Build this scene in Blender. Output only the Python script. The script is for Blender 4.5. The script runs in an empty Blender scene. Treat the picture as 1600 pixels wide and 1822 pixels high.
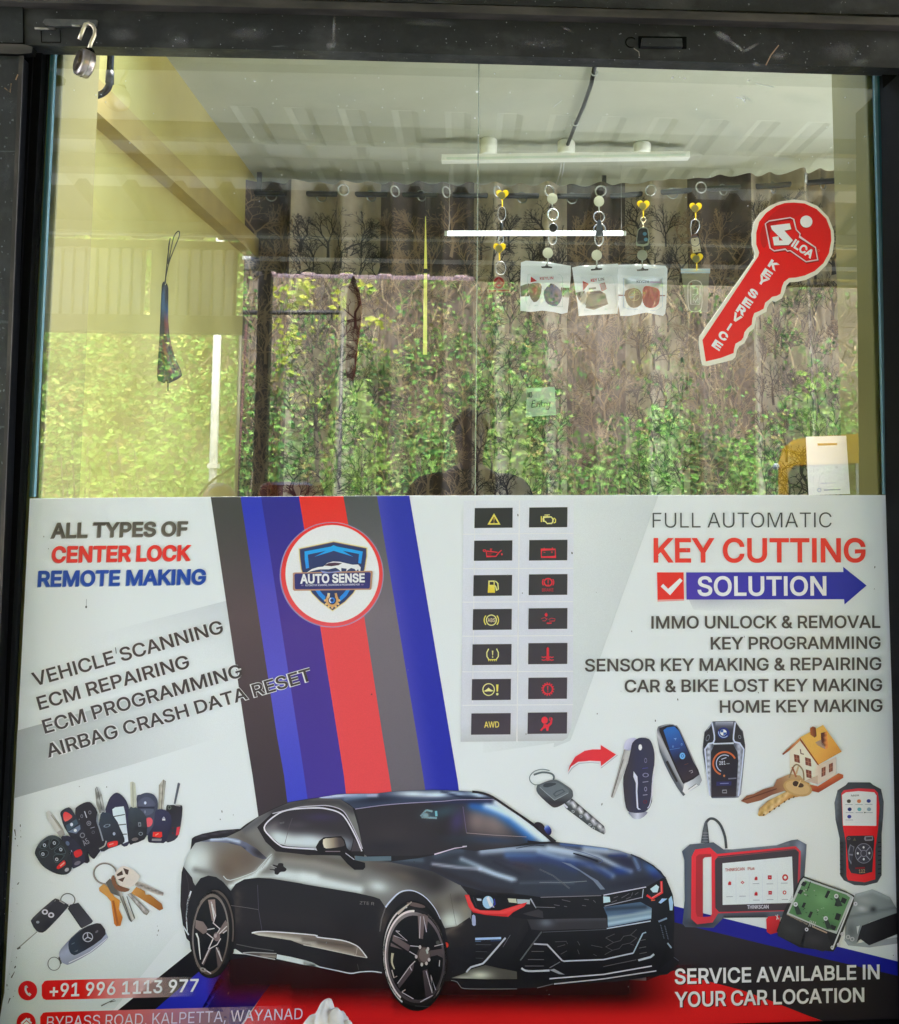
import bpy, bmesh, math, random
from mathutils import Vector, Matrix, noise
from mathutils.geometry import delaunay_2d_cdt
SC = bpy.context.scene
COL = SC.collection
R = math.radians
# ---------------------------------------------------------------- camera, world, sun, exposure
CAM = Vector((-0.0149, -1.769, 1.48))
YAW, PITCH, ROLL = 0.058, 0.0868, 0.005
FPX, CX, CY = 1620.0, 920.0, 700.0
_f = Vector((math.sin(YAW)*math.cos(PITCH), math.cos(YAW)*math.cos(PITCH), math.sin(PITCH)))
_r = Vector((math.cos(YAW), -math.sin(YAW), 0.0))
_u = _r.cross(_f)
CR = _r*math.cos(ROLL) + _u*math.sin(ROLL)
CU = -_r*math.sin(ROLL) + _u*math.cos(ROLL)
CF = _f
cd = bpy.data.cameras.new('camera'); cam = bpy.data.objects.new('camera', cd); COL.objects.link(cam)
cd.sensor_fit = 'HORIZONTAL'; cd.sensor_width = 36.0; cd.lens = 36.0*FPX/1600.0
cd.shift_x = (800.0-CX)/1600.0; cd.shift_y = (CY-911.0)/1600.0
cd.clip_start = 0.02; cd.clip_end = 400.0
cam.matrix_world = Matrix(((CR.x, CU.x, -CF.x, CAM.x), (CR.y, CU.y, -CF.y, CAM.y), (CR.z, CU.z, -CF.z, CAM.z), (0, 0, 0, 1)))
SC.camera = cam
SUN_EL, SUN_AZ = R(66), R(20)          # veiled sun, high over the shop roof
W = bpy.data.worlds.new("World"); SC.world = W; W.use_nodes = True
nt = W.node_tree; bg = nt.nodes['Background']
sky = nt.nodes.new('ShaderNodeTexSky'); sky.sky_type = 'NISHITA'; sky.sun_disc = False
sky.sun_elevation = SUN_EL; sky.sun_rotation = SUN_AZ; sky.dust_density = 2.4; sky.air_density = 1.0
nt.links.new(sky.outputs[0], bg.inputs[0]); bg.inputs[1].default_value = 0.15
sl = bpy.data.lights.new('sun', 'SUN'); sun = bpy.data.objects.new('sun', sl); COL.objects.link(sun)
sl.energy = 1.1; sl.angle = R(14); sl.color = (1.0, 0.95, 0.88)
_sd = Vector((math.sin(SUN_AZ)*math.cos(SUN_EL), math.cos(SUN_AZ)*math.cos(SUN_EL), math.sin(SUN_EL)))
sun.rotation_euler = _sd.to_track_quat('Z', 'Y').to_euler(); sun.location = (0, 6, 14)
SC.view_settings.view_transform = 'Standard'; SC.view_settings.look = 'None'
SC.view_settings.gamma = 1.0; SC.view_settings.exposure = 4.2
SC.cycles.transparent_max_bounces = 48; SC.cycles.max_bounces = 10; SC.cycles.glossy_bounces = 5
SC.cycles.diffuse_bounces = 5
SC.cycles.caustics_reflective = False; SC.cycles.caustics_refractive = False

# ---------------------------------------------------------------- measuring the place
def ray(px, py):
    return CF + CR*((px-CX)/FPX) - CU*((py-CY)/FPX)
def U(px, py, Y):                       # point of the plane y = Y seen at photo pixel px, py
    d = ray(px, py); return CAM + d*((Y-CAM.y)/d.y)
def UM(px, py, Y):                      # the same seen in the window's reflection: point at y = -Y
    p = U(px, py, Y); return Vector((p.x, -p.y, p.z))
def UZ(px, py, z):                      # point at height z
    d = ray(px, py); return CAM + d*((z-CAM.z)/d.z)
def PX(p):
    d = p-CAM; k = d.dot(CF); return (CX+FPX*d.dot(CR)/k, CY-FPX*d.dot(CU)/k)
def PXM(p):
    return PX(Vector((p.x, -p.y, p.z)))
def lin1(v):
    v /= 255.0
    return v/12.92 if v <= 0.04045 else ((v+0.055)/1.055)**2.4
def L(r, g, b, k=1.0):
    return tuple(min(0.9, lin1(c)*k) for c in (r, g, b))

# ---------------------------------------------------------------- mesh building
class MB:
    def __init__(s): s.v = []; s.f = []; s.m = []; s.c = []; s.usec = False; s.sm = []
    def add(s, vs, fs, mi=0, col=None, smooth=False):
        b = len(s.v); s.v += [tuple(p) for p in vs]
        s.f += [tuple(i+b for i in f) for f in fs]; s.m += [mi]*len(fs); s.sm += [smooth]*len(fs)
        if col is not None: s.usec = True
        if callable(col): s.c += [col(p) for p in vs]
        else: s.c += [col or (1, 1, 1, 1)]*len(vs)
        return s
    def box(s, x0, x1, y0, y1, z0, z1, mi=0, bev=0.0, M=None):
        bm = bmesh.new(); bmesh.ops.create_cube(bm, size=1.0)
        for v in bm.verts:
            v.co = Vector(((x0+x1)/2+v.co.x*(x1-x0), (y0+y1)/2+v.co.y*(y1-y0), (z0+z1)/2+v.co.z*(z1-z0)))
        if bev > 0: bmesh.ops.bevel(bm, geom=list(bm.edges), offset=bev, segments=2, affect='EDGES', profile=0.5)
        return s.bm(bm, mi, M)
    def bm(s, bm, mi=0, M=None, smooth=False):
        bm.verts.index_update()
        s.add([(M @ v.co if M else v.co.copy()) for v in bm.verts], [[v.index for v in f.verts] for f in bm.faces], mi, None, smooth); bm.free(); return s
    def tube(s, pts, r, n=8, mi=0, closed=False, cap=True, col=None):
        pts = [Vector(p) for p in pts]; N = len(pts); rs = r if isinstance(r, (list, tuple)) else [r]*N
        vs = []; fs = []; prev = None
        for i, p in enumerate(pts):
            a = pts[i-1] if (i > 0 or closed) else p; b = pts[(i+1) % N] if (i < N-1 or closed) else p
            t = (b-a).normalized() if (b-a).length > 1e-9 else Vector((0, 0, 1))
            if prev is None:
                up = Vector((0, 0, 1)) if abs(t.z) < 0.9 else Vector((1, 0, 0)); n1 = t.cross(up).normalized()
            else:
                n1 = (prev - t*prev.dot(t)); n1 = n1.normalized() if n1.length > 1e-9 else t.orthogonal().normalized()
            prev = n1; n2 = t.cross(n1)
            for k in range(n):
                an = 2*math.pi*k/n; vs.append(p+(n1*math.cos(an)+n2*math.sin(an))*rs[i])
        for i in range(N if closed else N-1):
            j = (i+1) % N
            for k in range(n): fs.append((i*n+k, i*n+(k+1) % n, j*n+(k+1) % n, j*n+k))
        if cap and not closed:
            fs.append(tuple(range(n))[::-1]); fs.append(tuple((N-1)*n+k for k in range(n)))
        s.add(vs, fs, mi, col, n > 4); return s
    def lathe(s, prof, c, ax=(0, 0, 1), n=24, mi=0):   # prof: (radius, height along ax)
        ax = Vector(ax).normalized(); e1 = ax.orthogonal().normalized(); e2 = ax.cross(e1); c = Vector(c); vs = []; fs = []
        for (r, h) in prof:
            for k in range(n):
                a = 2*math.pi*k/n; vs.append(c+ax*h+(e1*math.cos(a)+e2*math.sin(a))*max(r, 1e-5))
        for i in range(len(prof)-1):
            for k in range(n): fs.append((i*n+k, i*n+(k+1) % n, (i+1)*n+(k+1) % n, (i+1)*n+k))
        fs.append(tuple(range(n))[::-1]); fs.append(tuple((len(prof)-1)*n+k for k in range(n)))
        s.add(vs, fs, mi, None, True); return s
    def prism(s, loops, fn0, fn1, mi=0, mside=None):   # loops in 2D; fn0/fn1 map to front and back sheet
        v2, tr = fill2(loops); n = len(v2)
        s.add([fn0(*p) for p in v2]+[fn1(*p) for p in v2], [t[::-1] for t in tr]+[tuple(i+n for i in t) for t in tr], mi)
        for l in loops:
            k = len(l); s.add([fn0(*p) for p in l]+[fn1(*p) for p in l], [(i, (i+1) % k, k+(i+1) % k, k+i) for i in range(k)], mi if mside is None else mside)
        return s
    def build(s, name, mats, parent=None, tagv=None):
        return mkobj(name, s, mats, parent)
def inside(p, loops):
    c = False; x, y = p
    for l in loops:
        j = len(l)-1
        for i in range(len(l)):
            xi, yi = l[i]; xj, yj = l[j]
            if (yi > y) != (yj > y) and x < (xj-xi)*(y-yi)/(yj-yi)+xi: c = not c
            j = i
    return c
def fill2(loops, step=None, extra=()):
    vs = []; ed = []
    for l in loops:
        b = len(vs); k = len(l)
        if step:
            q = []
            for i in range(k):
                a = l[i]; c = l[(i+1) % k]; d = math.hypot(c[0]-a[0], c[1]-a[1]); m = max(1, int(d/step))
                q += [(a[0]+(c[0]-a[0])*t/m, a[1]+(c[1]-a[1])*t/m) for t in range(m)]
            l = q; k = len(l)
        vs += [Vector(p) for p in l]; ed += [(b+i, b+(i+1) % k) for i in range(k)]
    if step:
        x0 = min(p[0] for p in loops[0]); x1 = max(p[0] for p in loops[0]); y0 = min(p[1] for p in loops[0]); y1 = max(p[1] for p in loops[0])
        j = 0; y = y0+step*0.5
        while y < y1:
            x = x0+step*(0.25 if j % 2 else 0.75)
            while x < x1:
                if inside((x, y), loops): vs.append(Vector((x, y)))
                x += step
            y += step*0.87; j += 1
    vs += [Vector(p) for p in extra]
    o = delaunay_2d_cdt(vs, ed, [], 0, 1e-6)
    V = [(p.x, p.y) for p in o[0]]; T = []
    for t in o[2]:
        c = (sum(V[i][0] for i in t)/3, sum(V[i][1] for i in t)/3)
        if inside(c, loops): T.append(tuple(t))
    return V, T
def origin(o):
    w = Vector((0, 0, 0))
    while o is not None: w += o.location; o = o.parent
    return w
def mkobj(name, mb, mats, parent=None):
    me = bpy.data.meshes.new(name); off = Vector((0, 0, 0))
    if parent is not None: off = origin(parent)
    else:
        n = max(1, len(mb.v)); zs = min(p[2] for p in mb.v)
        off = Vector((sum(p[0] for p in mb.v)/n, sum(p[1] for p in mb.v)/n, zs))
    me.from_pydata([(p[0]-off.x, p[1]-off.y, p[2]-off.z) for p in mb.v], [], mb.f)
    if not isinstance(mats, (list, tuple)): mats = [mats]
    for m in mats: me.materials.append(m)
    me.polygons.foreach_set('material_index', mb.m); me.polygons.foreach_set('use_smooth', mb.sm)
    if mb.usec:
        a = me.color_attributes.new('Col', 'FLOAT_COLOR', 'POINT'); flat = []
        for c in mb.c: flat += list(c) if len(c) == 4 else list(c)+[1.0]
        a.data.foreach_set('color', flat)
    me.update()
    o = bpy.data.objects.new(name, me); COL.objects.link(o)
    if parent is not None: o.parent = parent
    else: o.location = off
    return o
def tag(o, label, cat, group=None):
    o['label'] = label; o['category'] = cat
    if group: o['group'] = group
    return o
def thing(name, loc, label, cat, group=None):
    o = bpy.data.objects.new(name, None); COL.objects.link(o); o.location = loc; o.empty_display_size = 0.05
    return tag(o, label, cat, group)
def struct(o): o['kind'] = 'structure'; return o
def copy_tree(o, delta=None, parent=None):
    c = o.copy(); COL.objects.link(c)
    if parent is not None: c.parent = parent
    if delta is not None: c.location = o.location + Vector(delta)
    for ch in o.children: copy_tree(ch, None, c)
    return c

# ---------------------------------------------------------------- materials
MATS = {}
def mat(name, rgb, rough=0.5, metal=0.0, spec=0.5, rgb2=None, nscale=8.0, nlo=0.35, nhi=0.65, bump=0.0, bscale=60.0, stretch=None, trans=0.0, coat=0.0):
    m = bpy.data.materials.new(name); m.use_nodes = True; t = m.node_tree; b = t.nodes['Principled BSDF']
    b.inputs['Roughness'].default_value = rough; b.inputs['Metallic'].default_value = metal
    b.inputs['Specular IOR Level'].default_value = spec; b.inputs['Coat Weight'].default_value = coat
    b.inputs['Base Color'].default_value = (*rgb, 1)
    if trans: b.inputs['Transmission Weight'].default_value = trans
    tc = t.nodes.new('ShaderNodeTexCoord'); mp = t.nodes.new('ShaderNodeMapping'); t.links.new(tc.outputs['Object'], mp.inputs[0])
    if stretch: mp.inputs['Scale'].default_value = stretch
    if rgb2 is not None:
        n = t.nodes.new('ShaderNodeTexNoise'); n.inputs['Scale'].default_value = nscale; n.inputs['Detail'].default_value = 6.0
        t.links.new(mp.outputs[0], n.inputs['Vector'])
        r = t.nodes.new('ShaderNodeMapRange'); r.inputs[1].default_value = nlo; r.inputs[2].default_value = nhi; t.links.new(n.outputs[0], r.inputs[0])
        x = t.nodes.new('ShaderNodeMix'); x.data_type = 'RGBA'; x.inputs[6].default_value = (*rgb, 1); x.inputs[7].default_value = (*rgb2, 1)
        t.links.new(r.outputs[0], x.inputs[0]); t.links.new(x.outputs[2], b.inputs['Base Color'])
    if bump:
        n = t.nodes.new('ShaderNodeTexNoise'); n.inputs['Scale'].default_value = bscale; n.inputs['Detail'].default_value = 4.0
        t.links.new(mp.outputs[0], n.inputs['Vector'])
        bp = t.nodes.new('ShaderNodeBump'); bp.inputs['Strength'].default_value = bump; bp.inputs['Distance'].default_value = 0.01
        t.links.new(n.outputs[0], bp.inputs['Height']); t.links.new(bp.outputs[0], b.inputs['Normal'])
    MATS[name] = m; return m
def emis(name, rgb, s):
    m = bpy.data.materials.new(name); m.use_nodes = True; b = m.node_tree.nodes['Principled BSDF']
    b.inputs['Base Color'].default_value = (0.8, 0.8, 0.8, 1); b.inputs['Emission Color'].default_value = (*rgb, 1); b.inputs['Emission Strength'].default_value = s
    return m
def vcol_mat(name, rough=0.5, spec=0.4, transl=0.0, alpha=False, grain=0.0, gscale=900.0, coat=0.0):
    m = bpy.data.materials.new(name); m.use_nodes = True; t = m.node_tree; b = t.nodes['Principled BSDF']; out = t.nodes['Material Output']
    a = t.nodes.new('ShaderNodeAttribute'); a.attribute_name = 'Col'
    b.inputs['Roughness'].default_value = rough; b.inputs['Specular IOR Level'].default_value = spec; b.inputs['Coat Weight'].default_value = coat
    src = a.outputs['Color']
    if grain:
        tc = t.nodes.new('ShaderNodeTexCoord'); n = t.nodes.new('ShaderNodeTexNoise'); n.inputs['Scale'].default_value = gscale; n.inputs['Detail'].default_value = 2.0
        t.links.new(tc.outputs['Object'], n.inputs['Vector'])
        r = t.nodes.new('ShaderNodeMapRange'); r.inputs[1].default_value = 0.3; r.inputs[2].default_value = 0.7; r.inputs[3].default_value = 1-grain; r.inputs[4].default_value = 1+grain
        t.links.new(n.outputs[0], r.inputs[0])
        x = t.nodes.new('ShaderNodeVectorMath'); x.operation = 'SCALE'; t.links.new(src, x.inputs[0]); t.links.new(r.outputs[0], x.inputs['Scale']); src = x.outputs[0]
    t.links.new(src, b.inputs['Base Color']); last = b.outputs[0]
    if transl:
        tr = t.nodes.new('ShaderNodeBsdfTranslucent'); t.links.new(src, tr.inputs[0]); mx = t.nodes.new('ShaderNodeMixShader'); mx.inputs[0].default_value = transl
        t.links.new(last, mx.inputs[1]); t.links.new(tr.outputs[0], mx.inputs[2]); last = mx.outputs[0]
    if alpha:
        tp = t.nodes.new('ShaderNodeBsdfTransparent'); mx = t.nodes.new('ShaderNodeMixShader'); t.links.new(a.outputs['Alpha'], mx.inputs[0])
        t.links.new(tp.outputs[0], mx.inputs[1]); t.links.new(last, mx.inputs[2]); last = mx.outputs[0]
    t.links.new(last, out.inputs[0]); return m
def glass_mat(name, tint, fac):        # plain window glass: see-through with a mirror reflection stronger at grazing angles
    m = bpy.data.materials.new(name); m.use_nodes = True; t = m.node_tree; t.nodes.remove(t.nodes['Principled BSDF']); out = t.nodes['Material Output']
    tp = t.nodes.new('ShaderNodeBsdfTransparent'); tp.inputs[0].default_value = (*tint, 1)
    gl = t.nodes.new('ShaderNodeBsdfGlossy'); gl.inputs['Roughness'].default_value = 0.0; gl.inputs[0].default_value = (0.95, 1.0, 0.97, 1)
    fr = t.nodes.new('ShaderNodeFresnel'); fr.inputs[0].default_value = 1.45
    ad = t.nodes.new('ShaderNodeMath'); ad.operation = 'ADD'; ad.inputs[1].default_value = fac; ad.use_clamp = True; t.links.new(fr.outputs[0], ad.inputs[0])
    mx = t.nodes.new('ShaderNodeMixShader'); t.links.new(ad.outputs[0], mx.inputs[0]); t.links.new(tp.outputs[0], mx.inputs[1]); t.links.new(gl.outputs[0], mx.inputs[2])
    t.links.new(mx.outputs[0], out.inputs[0]); return m
def clear_mat(name, tint, gl_fac=0.08, rough=0.15, haze=0.0, hz=(0.8, 0.85, 0.8)):
    m = bpy.data.materials.new(name); m.use_nodes = True; t = m.node_tree; t.nodes.remove(t.nodes['Principled BSDF']); out = t.nodes['Material Output']
    tp = t.nodes.new('ShaderNodeBsdfTransparent'); tp.inputs[0].default_value = (*tint, 1)
    gl = t.nodes.new('ShaderNodeBsdfGlossy'); gl.inputs['Roughness'].default_value = rough
    df = t.nodes.new('ShaderNodeBsdfDiffuse'); df.inputs[0].default_value = (*hz, 1)
    m1 = t.nodes.new('ShaderNodeMixShader'); m1.inputs[0].default_value = haze; t.links.new(tp.outputs[0], m1.inputs[1]); t.links.new(df.outputs[0], m1.inputs[2])
    m2 = t.nodes.new('ShaderNodeMixShader'); m2.inputs[0].default_value = gl_fac; t.links.new(m1.outputs[0], m2.inputs[1]); t.links.new(gl.outputs[0], m2.inputs[2])
    t.links.new(m2.outputs[0], out.inputs[0]); return m
def trl(name, c, k=0.5):
    m = mat(name, c, 0.4); t = m.node_tree; tr = t.nodes.new('ShaderNodeBsdfTranslucent'); tr.inputs[0].default_value = (*c, 1); x = t.nodes.new('ShaderNodeMixShader'); x.inputs[0].default_value = k
    t.links.new(t.nodes['Principled BSDF'].outputs[0], x.inputs[1]); t.links.new(tr.outputs[0], x.inputs[2]); t.links.new(x.outputs[0], t.nodes['Material Output'].inputs[0]); return m
def steel_mat(name, base, dust, amt=0.5):
    m = bpy.data.materials.new(name); m.use_nodes = True; t = m.node_tree; b = t.nodes['Principled BSDF']
    tc = t.nodes.new('ShaderNodeTexCoord'); N = t.nodes.new; K = t.links.new
    def nz(scale, lo, hi, st=(1, 1, 1), det=5.0):
        mp = N('ShaderNodeMapping'); mp.inputs['Scale'].default_value = st; K(tc.outputs['Object'], mp.inputs[0])
        n = N('ShaderNodeTexNoise'); n.inputs['Scale'].default_value = scale; n.inputs['Detail'].default_value = det; K(mp.outputs[0], n.inputs['Vector'])
        r = N('ShaderNodeMapRange'); r.inputs[1].default_value = lo; r.inputs[2].default_value = hi; K(n.outputs[0], r.inputs[0]); return r.outputs[0]
    def mixc(f, c, src, k):
        x = N('ShaderNodeMix'); x.data_type = 'RGBA'
        q = N('ShaderNodeMath'); q.operation = 'MULTIPLY'; q.inputs[1].default_value = k; K(f, q.inputs[0]); K(q.outputs[0], x.inputs[0])
        if isinstance(src, tuple): x.inputs[6].default_value = (*src, 1)
        else: K(src, x.inputs[6])
        x.inputs[7].default_value = (*c, 1); return x.outputs[2]
    c = mixc(nz(5, 0.4, 0.75), dust, base, amt)
    c = mixc(nz(9, 0.53, 0.68, (1, 1, 1.6)), tuple(d*2.2 for d in dust), c, 0.6); c = mixc(nz(7, 0.66, 0.74, (0.8, 1, 1.4), 9.0), tuple(d*6 for d in dust), c, 0.6)
    c = mixc(nz(130, 0.68, 0.72), tuple(d*9 for d in dust), c, 0.8)
    c = mixc(nz(30, 0.70, 0.74, (0.25, 1, 3)), tuple(d*6 for d in dust), c, 0.6)
    c = mixc(nz(26, 0.63, 0.72), tuple(x*0.35 for x in base), c, 0.7)
    K(c, b.inputs['Base Color'])
    rr = N('ShaderNodeMapRange'); rr.inputs[3].default_value = 0.38; rr.inputs[4].default_value = 0.7; K(nz(14, 0.3, 0.7), rr.inputs[0]); K(rr.outputs[0], b.inputs['Roughness'])
    bp = N('ShaderNodeBump'); bp.inputs['Strength'].default_value = 0.25; bp.inputs['Distance'].default_value = 0.004; K(nz(45, 0.2, 0.8), bp.inputs['Height']); K(bp.outputs[0], b.inputs['Normal'])
    return m
# ================================================================ the shop: frame, glass, room
M_steel = steel_mat('dark painted steel', (0.0085, 0.009, 0.010), (0.024, 0.024, 0.025))
M_steel2 = steel_mat('dark grey painted steel', (0.007, 0.0085, 0.009), (0.014, 0.015, 0.016), 0.7)
M_rust = mat('worn brown edge', (0.022, 0.017, 0.014), 0.6, rgb2=(0.055, 0.045, 0.037), nscale=40, nlo=0.45, nhi=0.62, stretch=(1, 1, 0.4))
M_rustl = mat('dusty brown lip', (0.022, 0.019, 0.016), 0.6, rgb2=(0.06, 0.052, 0.044), nscale=30, nlo=0.4, nhi=0.65, stretch=(0.3, 1, 1))
M_black = mat('black aluminium', (0.003, 0.003, 0.0035), 0.5, rgb2=(0.008, 0.008, 0.008), nscale=60, nlo=0.6, nhi=0.75, spec=0.06)
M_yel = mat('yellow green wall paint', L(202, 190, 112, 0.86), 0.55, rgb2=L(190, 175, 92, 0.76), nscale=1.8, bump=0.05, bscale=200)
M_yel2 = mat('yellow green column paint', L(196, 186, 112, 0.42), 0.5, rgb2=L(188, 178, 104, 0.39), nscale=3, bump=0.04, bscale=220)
M_beam = mat('ochre brown wall beam', L(176, 154, 82, 0.80), 0.55, rgb2=L(166, 144, 74, 0.74), nscale=6)
M_ceil = mat('pale grey green ceiling paint', (0.50, 0.52, 0.41), 0.5, rgb2=(0.45, 0.47, 0.36), nscale=3, bump=0.08, bscale=30)
M_floor = mat('room floor tiles', (0.80, 0.79, 0.76), 0.3, rgb2=(0.72, 0.71, 0.68), nscale=3)
M_glass = glass_mat('window glass', (0.93, 0.97, 0.94), 0.115)
M_gback = clear_mat('glass body', (1, 1, 1), 0.0)
M_gedge = mat('blue green glass edge', (0.03, 0.10, 0.12), 0.15, spec=0.8)
M_gedge2 = mat('pale glass edge', (0.10, 0.19, 0.22), 0.2, spec=0.8)
def pxprism(mb, pts, y0, y1, mi=0, ms=None):
    P0 = {p: U(p[0], p[1], y0) for p in pts}
    mb.prism([pts], lambda x, y: U(x, y, y0), lambda x, y: (lambda q: Vector((q.x, y1, q.z)))(U(x, y, y0)), mi, ms); return mb
shop = thing('shop_cabin', (0, 0.05, 0), 'dark steel shop cabin with a yellow green room behind its big window', 'shop')
# walls of the room
B = MB(); B.box(-1.06, -1.0, 0.2, 2.8, 0, 2.86); B.build('side_wall', M_yel, shop)
B = MB(); B.box(-1.0, 4.3, 2.75, 2.8, 0, 2.86); B.build('back_wall', M_yel, shop)
B = MB(); B.box(-1.06, 4.3, 0.012, 2.8, -0.0, 0.03); B.build('room_floor', M_floor, shop)
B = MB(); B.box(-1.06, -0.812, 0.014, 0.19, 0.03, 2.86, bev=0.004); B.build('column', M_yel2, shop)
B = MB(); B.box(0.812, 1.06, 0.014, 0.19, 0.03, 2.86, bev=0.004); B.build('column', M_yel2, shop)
B = MB(); B.box(1.06, 4.3, 0.0, 0.10, 0.0, 2.86); B.build('front_wall', M_steel2, shop); B = MB(); B.box(-3.2, -1.06, 0.0, 0.10, 0.0, 3.1); B.build('front_wall', M_steel2, shop)
B = MB(); B.box(2.0, 4.3, 0.0, 0.14, 2.86, 3.0); B.box(4.2, 4.3, 0.14, 2.8, 2.86, 3.0); B.box(2.0, 4.2, 2.7, 2.8, 2.86, 3.0); B.build('added_skylight_curb', M_steel2, shop)  # rim of an unseen roof opening, added to brighten the room
# wall beam, box section along the left wall
B = MB(); B.add([(-1.0, .2, 2.375), (-.95, .2, 2.375), (-.95, .2, 2.462), (-1.0, .2, 2.462), (-1.0, 2.74, 2.452), (-.95, 2.74, 2.452), (-.95, 2.74, 2.54), (-1.0, 2.74, 2.54)],
      [(0, 1, 2, 3), (7, 6, 5, 4), (0, 4, 5, 1), (1, 5, 6, 2), (2, 6, 7, 3), (3, 7, 4, 0)]); B.build('wall_beam', M_beam, shop)
# ceiling: steel sheet with shallow trapezoid ribs
B = MB(); vs = []; fs = []; xs = []
x = -1.0; k = 0
while x < 1.8:
    for dx, h in ((0, 0), (0.10, 0), (0.125, 0.018), (0.175, 0.018)): xs.append((x+dx, h))
    x += 0.20
xs.append((2.0, 0))
yr = [UZ(700, k, 2.835).y for k in (196, 262, 290)]
ys = [0.82, yr[0], yr[0]+.02, yr[1], yr[1]+.02, yr[2], yr[2]+.02, 2.75]
def cz(y): return 2.82+0.01*y
n = len(xs)
for j, y in enumerate(ys):
    for (xx, h) in xs: vs.append((min(xx, 2.0), y, cz(y)+(h*0.3 if j in (2, 3, 6, 7) else 0.0)))
for j in range(len(ys)-1):
    for i in range(n-1): fs.append((j*n+i, (j+1)*n+i, (j+1)*n+i+1, j*n+i+1))
B.add(vs, fs); B.build('ceiling', M_ceil, shop)
B = MB(); B.add([(-1.0, 0.1, 2.84), (2.0, 0.1, 2.84), (2.0, 0.28, 2.84), (-1.0, 0.28, 2.84)], [(0, 1, 2, 3)]); B.build('ceiling', M_ceil, shop)
B = MB(); B.box(-3.2, 2.0, 0.82, 2.8, 2.90, 3.0); B.box(-3.2, 2.0, 0.0, 0.28, 2.90, 3.0); B.build('roof', M_steel2, shop)  # gap between the boxes: an added, unseen skylight slot that lights the room
B = MB(); B.box(-1.06, 1.06, 0.012, 0.10, 2.42, 2.86); B.build('front_wall', M_ceil, shop)

# --- window frame
fr = thing('window_frame', (0, -0.05, 0.45), 'scuffed black steel frame round the shop window', 'window frame')
B = MB(); pxprism(B, [(43, 2), (560, 16), (1060, 30), (1640, 47), (1640, 122), (1060, 104), (560, 90), (43, 80)], -0.05, -0.012); B.build('lintel', M_steel, fr)
B = MB(); pxprism(B, [(-60, -16), (560, 1), (1060, 15), (1640, 32), (1640, 46), (1060, 29), (560, 15), (-60, 1)], -0.075, -0.02); B.build('drip_lip', M_rustl, fr)
B = MB(); pxprism(B, [(-160, -500), (1760, -500), (1760, 30), (1060, 13), (560, -1), (-160, -20)], -0.045, -0.012); B.build('fascia', M_steel, fr)
B = MB(); pxprism(B, [(-260, 1), (40, 1), (41, 76), (-260, 71)], -0.056, -0.02, 0, 1); B.build('post_cap', [M_steel2, M_black], fr)
B = MB(); pxprism(B, [(-260, 73), (40, 78), (58, 83), (56, 94), (36, 96), (-260, 86)], -0.072, -0.055, 0, 1); B.build('ledge', [M_rustl, M_black], fr)
B = MB(); pxprism(B, [(-260, 86), (34, 96), (20, 430), (4, 860), (-38, 1880), (-320, 1880)], -0.062, -0.02, 0, 1); B.build('post', [M_steel2, M_black], fr)
B = MB(); pxprism(B, [(34, 96), (41, 96), (27, 430), (10, 860), (-32, 1880), (-38, 1880), (4, 860), (20, 430)], -0.065, -0.0615); B.build('rusty_edge', M_rust, fr)
B = MB()
a, b = U(30, 96, -0.1), U(90, 96, -0.008)
B.box(-0.97, -0.838, -0.018, 0.012, 0.26, 2.42); B.box(-0.905, -0.895, -0.026, -0.018, 0.26, 2.42); B.box(-0.86, -0.853, -0.023, -0.018, 0.26, 2.42); B.build('jamb_track', M_black, fr)
B = MB(); B.box(0.832, 0.99, -0.018, 0.012, 0.26, 2.42); B.box(0.868, 0.873, -0.024, -0.018, 0.26, 2.42); B.build('jamb_track', M_black, fr)
B = MB(); pxprism(B, [(1601, 130), (1720, 130), (1760, 1880), (1638, 1880), (1625, 1300), (1611, 880)], -0.10, -0.02, 0, 1); B.build('post', [M_steel2, M_black], fr)
for nm, pts, y in (('gasket', [(90, 90), (95, 90), (79, 420), (57, 884), (52, 884), (74, 420)], 0), ('gasket', [(95, 90), (98, 90), (82, 420), (60, 884), (57, 884), (79, 420)], 1),
                   ('gasket', [(1556, 132), (1561, 132), (1571, 500), (1579, 880), (1574, 880), (1566, 500)], 1), ('gasket', [(1561, 132), (1566, 132), (1577, 500), (1585, 880), (1579, 880), (1571, 500)], 0)):
    B = MB(); pxprism(B, pts, -0.0045-0.001*y, 0.004); B.build(nm, [M_gedge, M_gedge2][y], fr)
B = MB(); B.box(-1.05, 1.05, -0.30, -0.0062, 0.385, 0.463, bev=0.006); B.build('sill', M_black, fr)
B = MB(); B.box(-1.2, 1.2, -0.10, -0.02, 0.0, 0.385); B.build('plinth', M_steel2, fr)
# slotted pull with a burr ring on the lintel
B = MB(); pxprism(B, [(1143, 67), (1214, 68), (1215, 83), (1141, 82)], -0.060, -0.049); B.build('pull_slot', M_steel2, fr)
B = MB(); pxprism(B, [(1136, 64), (1222, 65), (1222, 86), (1136, 85)], -0.0525, -0.049); B.build('slot_recess', M_black, fr)
B = MB(); c = U(1123, 75, -0.0515); B.tube([c+Vector((math.cos(a)*0.0105, 0, math.sin(a)*0.0105)) for a in [i*math.pi/9+0.7 for i in range(14)]], 0.0009, 6); B.build('burr_ring', M_black, fr)
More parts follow.
